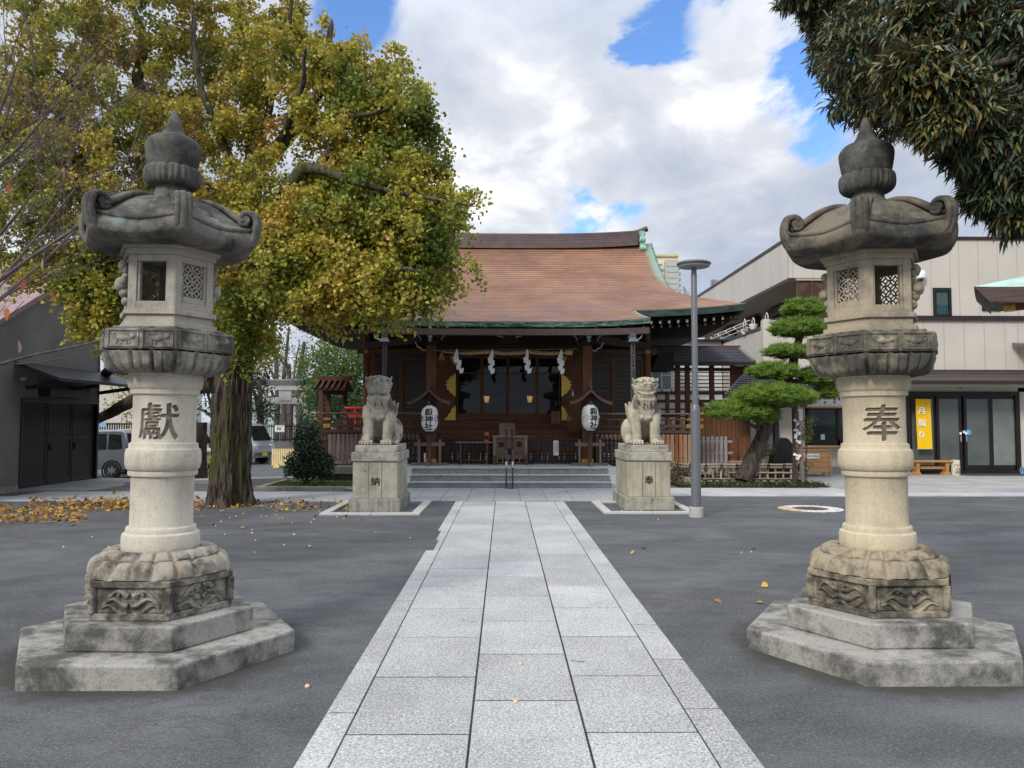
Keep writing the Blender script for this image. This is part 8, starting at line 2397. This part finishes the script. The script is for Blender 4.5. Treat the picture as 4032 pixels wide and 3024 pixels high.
# ---- cloud-pruned pine with bamboo fence
def pine():
    Y = 19.5
    base = P(2925, 1880, Y); base.z = .12
    T = thing('pine_tree', 'cloud-pruned pine with flat green needle pads and a leaning trunk', 'tree', base)
    bk = bark_mat('pine_bark', (.105, .085, .072), (.035, .028, .024), None, 1.4)
    m = MB()
    tp = [base, P(2965, 1800, Y), P(3010, 1700, Y), P(3050, 1600, Y+.1), P(3095, 1500, Y+.2), P(3130, 1400, Y+.2), P(3150, 1300, Y+.2), P(3160, 1220, Y+.2)]
    limb(m, tp, [.24, .19, .165, .15, .13, .11, .08, .04], 14, .03)
    pads = [(3165, 1222, 84, 40, .1), (3150, 1300, 118, 46, .0), (3105, 1392, 92, 30, -.3), (3045, 1470, 100, 36, -.4), (3225, 1490, 80, 46, -.2), (3035, 1565, 150, 48, -.7), (2905, 1625, 130, 42, -.6), (3010, 1640, 60, 40, -.5), (3210, 1395, 70, 34, .3), (3130, 1575, 80, 40, -.6), (3260, 1545, 50, 30, -.1)]
    needle = []; shade = []
    for px, py, rx, ry, dy in pads:
        c = P(px, py, Y+dy); a, b = rx*Y/3085, ry*Y/3085
        near = min(tp, key=lambda q: (q.z-c.z+.15)**2); limb(m, [near, (near+c)/2-Vector((0, 0, .06)), c-Vector((0, 0, b*.5))], [.06, .045, .02], 8)
        k = int(85*(rx*ry)/3800)+20
        # tufts over a domed pad, irregular outline
        q = in_ellipsoid(k*3, c, (a, a*.8, b), .45)
        q[:, 2] = np.where(q[:, 2] < c.z, c.z-(c.z-q[:, 2])*.55, q[:, 2])
        q += npr.normal(size=q.shape)*.03
        needle.append(q)
        for i in range(0, len(q), 12): limb(m, [c-Vector((0, 0, b*.4)), Vector(q[i])*.6+c*.4-Vector((0, 0, .04)), Vector(q[i])-Vector((0, 0, .05))], [.02, .014, .006], 4, .0)
    m.build('trunk', bk, T, smooth=60)
    cl = np.concatenate(needle); n = len(cl); per = 26
    d = npr.normal(size=(n, per, 3)); d[..., 2] = np.abs(d[..., 2])*.9+.15*npr.normal(size=(n, per)); d /= np.linalg.norm(d, axis=2, keepdims=True); d = d.reshape(-1, 3)
    x = np.cross(d, npr.normal(size=d.shape)); x /= np.linalg.norm(x, axis=1, keepdims=True); z = np.cross(x, d)
    NE = np.array([(-.042, 0, 0), (.042, 0, 0), (.032, .6, .02), (0, 1, 0), (-.032, .6, .02)], float)
    f = npr.random((n*per, 1))*.35 + np.repeat(npr.random((n, 1)), per, 0)*.65
    cols = np.array([.075, .155, .03]) + f*np.array([.21, .26, .035])
    leaf_cloud('needles', np.repeat(cl, per, 0)-d*.01, NE, [(0, 1, 2, 3, 4)], npr.uniform(.11, .18, n*per), cols, leafmat('pine_needle', .3, .5), T, np.stack([x, d, z], 2))
    # props
    for (x0, y0), (x1, y1), r, col, lb in (((3163, 1900), (3130, 1545), .042, (.17, .15, .14), 'pale grey wooden prop leaning under the pine, right of the other'), ((3128, 1880), (3122, 1545), .045, (.06, .05, .045), 'dark upright wooden prop under the pine')):
        a, b = P(x0, y0, 19.3), P(x1, y1, 19.3); a.z = 0
        o = MB().tube([a, (a+b)/2+Vector((.01, 0, 0)), b], [r*1.15, r, r*.9], 10).build('wooden_prop', plain('prop_%d' % int(col[0]*100), col, .85, .2, 0, .3, 6, .4, 30, (6, 6, .7)), smooth=50)
        tag(o, lb, 'prop')
pine()

def paper_strips():
    Y = 19.2
    T = thing('fortune_papers', 'white fortune paper strips tied in a row on a cord between the pine props', 'paper strips', P(3140, 1800, Y))
    m = plain('crumpled_paper', (.72, .72, .71), .85, .1)
    a, b = P(3136, 1650, Y), P(3144, 1800, Y)
    MB().tube([a, b], .006, 4).build('cord', M_BARK, T)
    r_ = random.Random(9)
    for k, (px, py) in enumerate(((3132, 1655), (3138, 1668), (3134, 1690), (3140, 1702), (3134, 1722), (3140, 1738), (3136, 1712), (3133, 1789), (3144, 1795), (3138, 1805))):
        c = P(px, py, Y); s = MB()
        for j in range(3):
            x = c.x+r_.uniform(-.04, .04); z = c.z+r_.uniform(-.03, .03); w, h = r_.uniform(.03, .06), r_.uniform(.04, .08); t = r_.uniform(-.6, .6)
            M = Matrix.Rotation(t, 3, 'Y') @ Matrix.Rotation(r_.uniform(-.6, .6), 3, 'Z'); s.obox((x, Y+r_.uniform(-.03, .0), z), w, .006, h, M)
        s.build('paper_strip', m, T)
paper_strips()

def bamboo_fence():
    y = 19.55; z0 = .03
    x0, x1 = P(2700, 1870, y).x, P(3158, 1870, y).x
    T = thing('bamboo_fence', 'low split-bamboo fence tied with black cord round the pine', 'bamboo fence', ((x0+x1)/2, y, z0))
    bm = [plain('old_bamboo_%d' % i, c, .55, .35, 0, .2, 5, .2, 40, (1, 1, 1)) for i, c in enumerate(((.33, .27, .20), (.25, .195, .15), (.40, .36, .30)))]
    zs = lambda py: P(2900, py, y).z
    for z, r, i, xa in ((zs(1829), .026, 0, x0), (zs(1840), .028, 1, x0), (zs(1861), .022, 0, P(2870, 1860, y).x), (zs(1885), .022, 1, x0), (zs(1895), .024, 0, x0)):
        pts = [(lerp(xa, x1, k/30), y-.03, z+.004*math.sin(k)) for k in range(31)]
        MB().tube(pts, [r*(1.12 if k % 5 == 0 else 1) for k in range(31)], 8).build('rail', bm[i], T, smooth=50)
    n = 15
    for k in range(n):
        x = lerp(x0+.1, x1-.08, k/(n-1)); MB().tube([(x, y, z0-.05), (x, y, zs(1838))], .024, 8).build('upright', bm[(k*2) % 3], T, smooth=50)
        kn = MB(); kn.tube([(x-.04, y-.058, zs(1893)-.02), (x+.04, y-.058, zs(1893)+.03)], .010, 5); kn.tube([(x+.04, y-.058, zs(1893)-.02), (x-.04, y-.058, zs(1893)+.03)], .010, 5)
        kn.build('knot', M_CHAR, T)
        if k % 2 == 0:
            z = zs(1833); kn = MB(); kn.tube([(x-.035, y-.06, z-.12), (x-.01, y-.065, z+.02), (x, y-.05, z+.06), (x+.02, y-.065, z+.02), (x+.035, y-.06, z-.12)], .012, 5); kn.build('top_knot', M_CHAR, T)
    MB().tube([(x1+.02, y, -.02), (x1+.02, y, zs(1818))], .055, 10).build('end_post', bm[1], T, smooth=50)
    # side run going back on the left
    S = thing('bamboo_fence', 'short bamboo fence run going back beside the street lamp', 'bamboo fence', (x0, 20.5, z0))
    for z in (zs(1829), zs(1840), zs(1885)): MB().tube([(x0-.02, y, z), (x0-.25, y+2.4, z)], .026, 8).build('rail', bm[0], S, smooth=50)
    for k in range(8): yy = y+.2+k*.3; x = x0-.02-.23*(yy-y)/2.4; MB().tube([(x, yy, z0-.05), (x, yy, zs(1838))], .022, 8).build('upright', bm[k % 3], S, smooth=50)
    for k in range(4): yy = y+.3+k*.6; x = x0-.06-.23*(yy-y)/2.4; MB().tube([(x-.04, yy-.03, zs(1838)-.1), (x-.045, yy, zs(1829)+.05), (x-.04, yy+.03, zs(1838)-.1)], .012, 5).build('top_knot', M_CHAR, S)
    R = thing('bamboo_fence', 'back bamboo fence run seen behind the pine trunk', 'bamboo fence', ((x0+x1)/2, 21.9, z0))
    for z in (zs(1829)-.06, zs(1840)-.04): MB().tube([(x0-.25, y+2.4, z), (x0+2.4, y+2.4, z)], .034, 8).build('rail', bm[1], R, smooth=50)
    for k in range(7): x = x0-.2+k*.42; MB().tube([(x, y+2.42, z0-.05), (x, y+2.42, zs(1838))], .024, 8).build('upright', bm[k % 3], R, smooth=50)
    # bed and ground cover
    Bd = thing('garden_bed', 'raised soil bed with pale edging under the pine', 'garden bed', ((x0+x1)/2, y, 0))
    MB().box(x0-.35, x1+.25, 18.6, 22.3, -.02, .05).build('soil', plain('dark_soil', (.045, .036, .026), .95, .1, 0, .4, 6, .8, 30), Bd)
    MB().bar((P(2655, 1912, 18.7).x, 20.6, .1), (P(2745, 1925, 18.7).x, 18.62, .1), .10, .24).build('edge_slab', M_CONC, Bd, bevel=.01)
    k = 2600
    pts = np.stack([npr.uniform(x0-.3, x1+.3, k), npr.normal(18.95, .22, k), npr.uniform(.02, .085, k)], 1); pts[:, 1] = np.clip(pts[:, 1], 18.62, 21)
    e = 900; p2 = np.stack([npr.uniform(x0-.5, x1, e), npr.uniform(19.6, 21.6, e), npr.uniform(.05, .28, e)], 1); e2 = 500; p3 = np.stack([npr.normal(P(2690, 1870, 19.3).x, .25, e2), npr.normal(19.6, .3, e2), npr.uniform(.08, .42, e2)], 1)
    pts = np.concatenate([pts, p2, p3]); k = len(pts); f = npr.random((k, 1))
    cols = np.array([.022, .045, .014])+f**2*np.array([.10, .13, .03]); rd = npr.random(k) < np.concatenate([np.full(2600, .06), np.full(e, .3), np.full(e2, .6)]); cols[rd] = np.array([.12, .07, .035])*(.5+npr.random((rd.sum(), 1)))
    o = leaf_cloud('ground_cover', pts, OVAL, OVAL_F, npr.uniform(.05, .10, k), cols, M_LEAF, kind='stuff'); tag(o, 'low green and brown ground cover along the bamboo fence', 'ground cover')
    k = 1500; pts = np.stack([npr.uniform(-5.4, -3.1, k), npr.uniform(17.9, 19.2, k), npr.uniform(.05, .10, k)], 1)
    o = leaf_cloud('moss_grass', pts, OVAL, OVAL_F, npr.uniform(.03, .07, k), np.array([.07, .11, .02])+npr.random((k, 1))*np.array([.08, .08, .02]), M_LEAF, kind='stuff'); tag(o, 'short moss and grass round the foot of the camellia shrub', 'grass')
bamboo_fence()

def garden_things():
    a = P(2870, 1850, 21); x, y = P(2868, 1800, 20.9).x, 20.9
    # dark stone monument
    S = thing('stone_monument', 'dark pointed natural stone standing behind the bamboo fence', 'stone monument', (P(3080, 1850, 20.6).x, 20.6, .05))
    out = [(3030, 1830), (3036, 1790), (3055, 1752), (3072, 1727), (3084, 1722), (3098, 1728), (3112, 1746), (3116, 1780), (3120, 1832), (3122, 1900), (3026, 1900)]
    pl = [(P(a_, b_, 20.6).x, P(a_, b_, 20.6).z) for a_, b_ in out]
    MB().extr(pl, 20.42, 20.78).build('slab', stone('dark_stone', (.060, .058, .052), (.030, .03, .028), .4, .65, 2, .2, 60, .6), S, bevel=.04, bseg=3)
    # weathered stake fences behind
    for i, (p0, p1, py0, py1, Y, n, col, lb) in enumerate(((2753, 2858, 1716, 1806, 21.9, 7, (.27, .26, .26), 'weathered grey stake fence behind the bamboo fence, beside the street lamp'), (2975, 3025, 1763, 1830, 21.9, 5, (.20, .17, .14), 'short brown stake fence between the pine trunk and the dark stone'))):
        x0, x1 = P(p0, 1800, Y).x, P(p1, 1800, Y).x; T = thing('stake_fence', lb, 'fence', ((x0+x1)/2, Y, .05)); w = plain('stake_%d' % i, col, .9, .2, 0, .25, 5, .4, 30, (6, 6, .6))
        for k in range(n): xx = lerp(x0, x1, k/(n-1)); MB().box(xx-.04, xx+.04, Y-.02, Y+.02, .05, P(p0, py0, Y).z+rnd.uniform(-.03, .03)).build('stake', w, T, bevel=.006)
        for pp in (.25, .75): z = lerp(P(p0, py1, Y).z, P(p0, py0, Y).z, pp); MB().box(x0-.1, x1+.2, Y+.021, Y+.06, z-.035, z+.035).build('rail', w, T)
    T = thing('slatted_screen', 'low reddish brown slatted screen behind the pine trunk', 'screen', (P(2905, 1760, 22.6).x, 22.6, .05)); a, b = P(2870, 1722, 22.6), P(2945, 1800, 22.6)
    for x in (a.x, (a.x+b.x)/2, b.x): MB().box(x-.03, x+.03, 22.58, 22.63, .05, a.z).build('post', W_RED, T)
    for k in range(8): z = lerp(b.z, a.z-.03, k/7); MB().box(a.x, b.x, 22.56, 22.58, z-.02, z+.02).build('slat', W_RED, T)
    sh = [(3000, 1775, 32, 26, 20.3), (2970, 1795, 26, 22, 20.3), (3030, 1770, 18, 18, 20.3)]
    shrub('small light green leafy shrub between pine trunk and dark stone', sh, (.05, .08, .02), (.14, .17, .04), .05, 60, tuple(P(2995, 1890, 20.3)), 6, 'small_shrub', .015)
    sh = [(3178, 1690, 10, 38, 19.6), (3172, 1720, 14, 22, 19.6), (3185, 1660, 8, 20, 19.6), (3186, 1832, 14, 14, 19.6)]
    shrub('thin yellow-green bamboo plant right of the pale prop', sh, (.09, .12, .025), (.24, .23, .05), .07, 22, tuple(P(3170, 1905, 19.6)), 5, 'small_shrub', .012)
garden_things()

# ---- fallen leaves and ginkgo nuts on the asphalt
def litter():
    def spread(n, px0, px1, py0, py1, pw=1.):
        out = []
        for _ in range(n):
            g = G(rnd.uniform(px0, px1), lerp(py0, py1, rnd.random()**pw)); out.append((g.x+rnd.gauss(0, .05), g.y+rnd.gauss(0, .05), .006+rnd.random()*.012+ground_z(g.x, g.y)))
        return out
    pts = spread(560, -100, 330, 1990, 2058) + spread(420, 120, 500, 1960, 2012) + spread(120, 420, 510, 1975, 2005) + spread(260, 750, 1010, 1965, 2004) + spread(190, 1000, 1420, 1970, 2016) + spread(60, -100, 1500, 1960, 2100) + spread(9, 2350, 4000, 1990, 2500) + spread(7, 0, 1300, 2150, 2600) + spread(60, 300, 520, 1950, 1990)
    pts = np.array(pts); n = len(pts)
    f = npr.random((n, 1)); cols = np.where(f < .55, np.array([.42, .27, .05]), np.where(f < .85, np.array([.34, .19, .07]), np.array([.28, .07, .04])))*(.6+.7*npr.random((n, 1)))
    R = rand_rot(n, .35)
    o = leaf_cloud('fallen_leaves', pts, FAN*np.array([1, 1, 1.5]), FAN_F, npr.uniform(.05, .085, n), cols, leafmat('fallen_leaf', .15, .7), None, R, 'stuff'); tag(o, 'yellow and brown fallen leaves on the asphalt at the left', 'fallen leaves')
    m = plain('ginkgo_nut', (.56, .42, .31), .6, .3, 0, .15)
    me = None
    spots = spread(26, 760, 1420, 1985, 2050) + spread(16, 200, 1300, 2030, 2200) + spread(8, 560, 1750, 2060, 2150) + spread(6, 2280, 2600, 1990, 2060) + [tuple(G(2049, 2627)+Vector((0, 0, .012))), tuple(G(2030, 2778)+Vector((0, 0, .012))), tuple(G(1210, 2708)), tuple(G(3160, 2380)), tuple(G(2920, 2178)), tuple(G(2958, 2176))]
    for i, (x, y, z) in enumerate(spots):
        if me is None:
            o = MB().ell((0, 0, 0), (.014, .014, .012), 8, 6).build('ginkgo_nut', m, smooth=180); me = o.data
        else: o = bpy.data.objects.new('ginkgo_nut', me); C.objects.link(o)
        o.location = (x, y, z+.008); s = rnd.uniform(.8, 1.2); o.scale = (s, s, s)
        tag(o, 'small pale fallen ginkgo nut lying on the ground', 'nut', 'fallen ginkgo nuts')
litter()

# ------------------------------------------------------------------ far tower and aerials
def tower():
    Y = 400.
    T = thing('apartment_tower', 'tall cream apartment tower with blue glass balconies far behind the roof', 'tower', (P(2630, 1200, Y).x, Y, 0))
    m = plain('tower_cream', (.62, .57, .46), .7, .2, 0, .05, .05, 0); m2 = plain('tower_tan', (.50, .43, .32), .7, .2, 0, .05, .05, 0)
    x = lambda px: P(px, 1100, Y).x
    z = lambda py: P(2630, py, Y).z
    MB().box(x(2570), x(2622), Y+4, Y+22, 0, z(1025)).build('west_block', m, T); MB().box(x(2622), x(2674), Y, Y+20, 0, z(1023)).build('east_block', m2, T)
    MB().box(x(2575), x(2678), Y+5, Y+18, z(1025), z(1002)).build('upper_block', m, T); MB().box(x(2574), x(2680), Y+4, Y+19, z(1003), z(995)).build('crown_band', plain('tower_olive', (.50, .48, .25), .6), T)
    gl = plain('tower_glass', (.36, .46, .52), .2, .5, 0, .1, .3, 0); bl = plain('balcony_glass', (.38, .60, .70), .25, .5, 0, .1, .3, 0); dk = plain('tower_dark', (.20, .20, .20), .6)
    for k in range(15):
        pz = 1036+k*22.7
        MB().box(x(2635), x(2668), Y-.25, Y-.05, z(pz+13), z(pz+1)).build('window', gl, T)
        MB().box(x(2624), x(2632), Y-.25, Y-.05, z(pz+12), z(pz+2)).build('window', gl, T)
        MB().box(x(2571), x(2612), Y+3.6, Y+3.95, z(pz+12), z(pz-2)).build('recess', dk, T)
        MB().box(x(2570), x(2614), Y+2.2, Y+2.5, z(pz+18), z(pz+8)).build('balcony', bl, T)
        MB().box(x(2672), x(2686), Y+2.0, Y+16, z(pz+19), z(pz+9)).build('balcony', bl, T)
    A = thing('roof_aerial', 'television aerial on a mast between tower and beige building', 'aerial', P(2696, 1160, 60))
    mt = plain('aerial_metal', (.30, .28, .28), .5, .4, .4)
    a = P(2695, 1160, 60); k = MB(); k.tube([(a.x, 60, 0), (a.x, 60, a.z+.1)], .05, 6)
    for i in range(5): zz = a.z-.1-.16*i*.5; k.tube([(a.x-.2+.05*i, 60, P(0, 1130, 60).z-.12*i), (a.x+.45-.03*i, 60, P(0, 1145, 60).z-.10*i)], .02, 4)
    k.bar(P(2690, 1128, 60), P(2703, 1150, 60), .1, .1); k.build('aerial', mt, A)
    A = thing('roof_aerial', 'panel aerial with wire grids standing on the beige building roof', 'aerial', P(2812, 1130, 33))
    k = MB(); b = P(2812, 1125, 32.5); k.tube([(b.x, 32.5, 7.2), (b.x, 32.5, P(0, 1090, 32.5).z)], .05, 6); k.box(b.x-.10, b.x+.10, 32.45, 32.55, P(0, 1120, 32.5).z, P(0, 1093, 32.5).z)
    for sg in (-1, 1):
        for i in range(6): zz = lerp(P(0, 1122, 32.5).z, P(0, 1094, 32.5).z, i/5); k.tube([(b.x, 32.5, zz), (b.x+sg*.17, 32.4, zz+.01)], .009, 4)
        for i in range(3): k.tube([(b.x+sg*(.05+.06*i), 32.45, P(0, 1122, 32.5).z), (b.x+sg*(.05+.06*i), 32.45, P(0, 1094, 32.5).z)], .008, 4)
    k.build('aerial', mt, A)
tower()
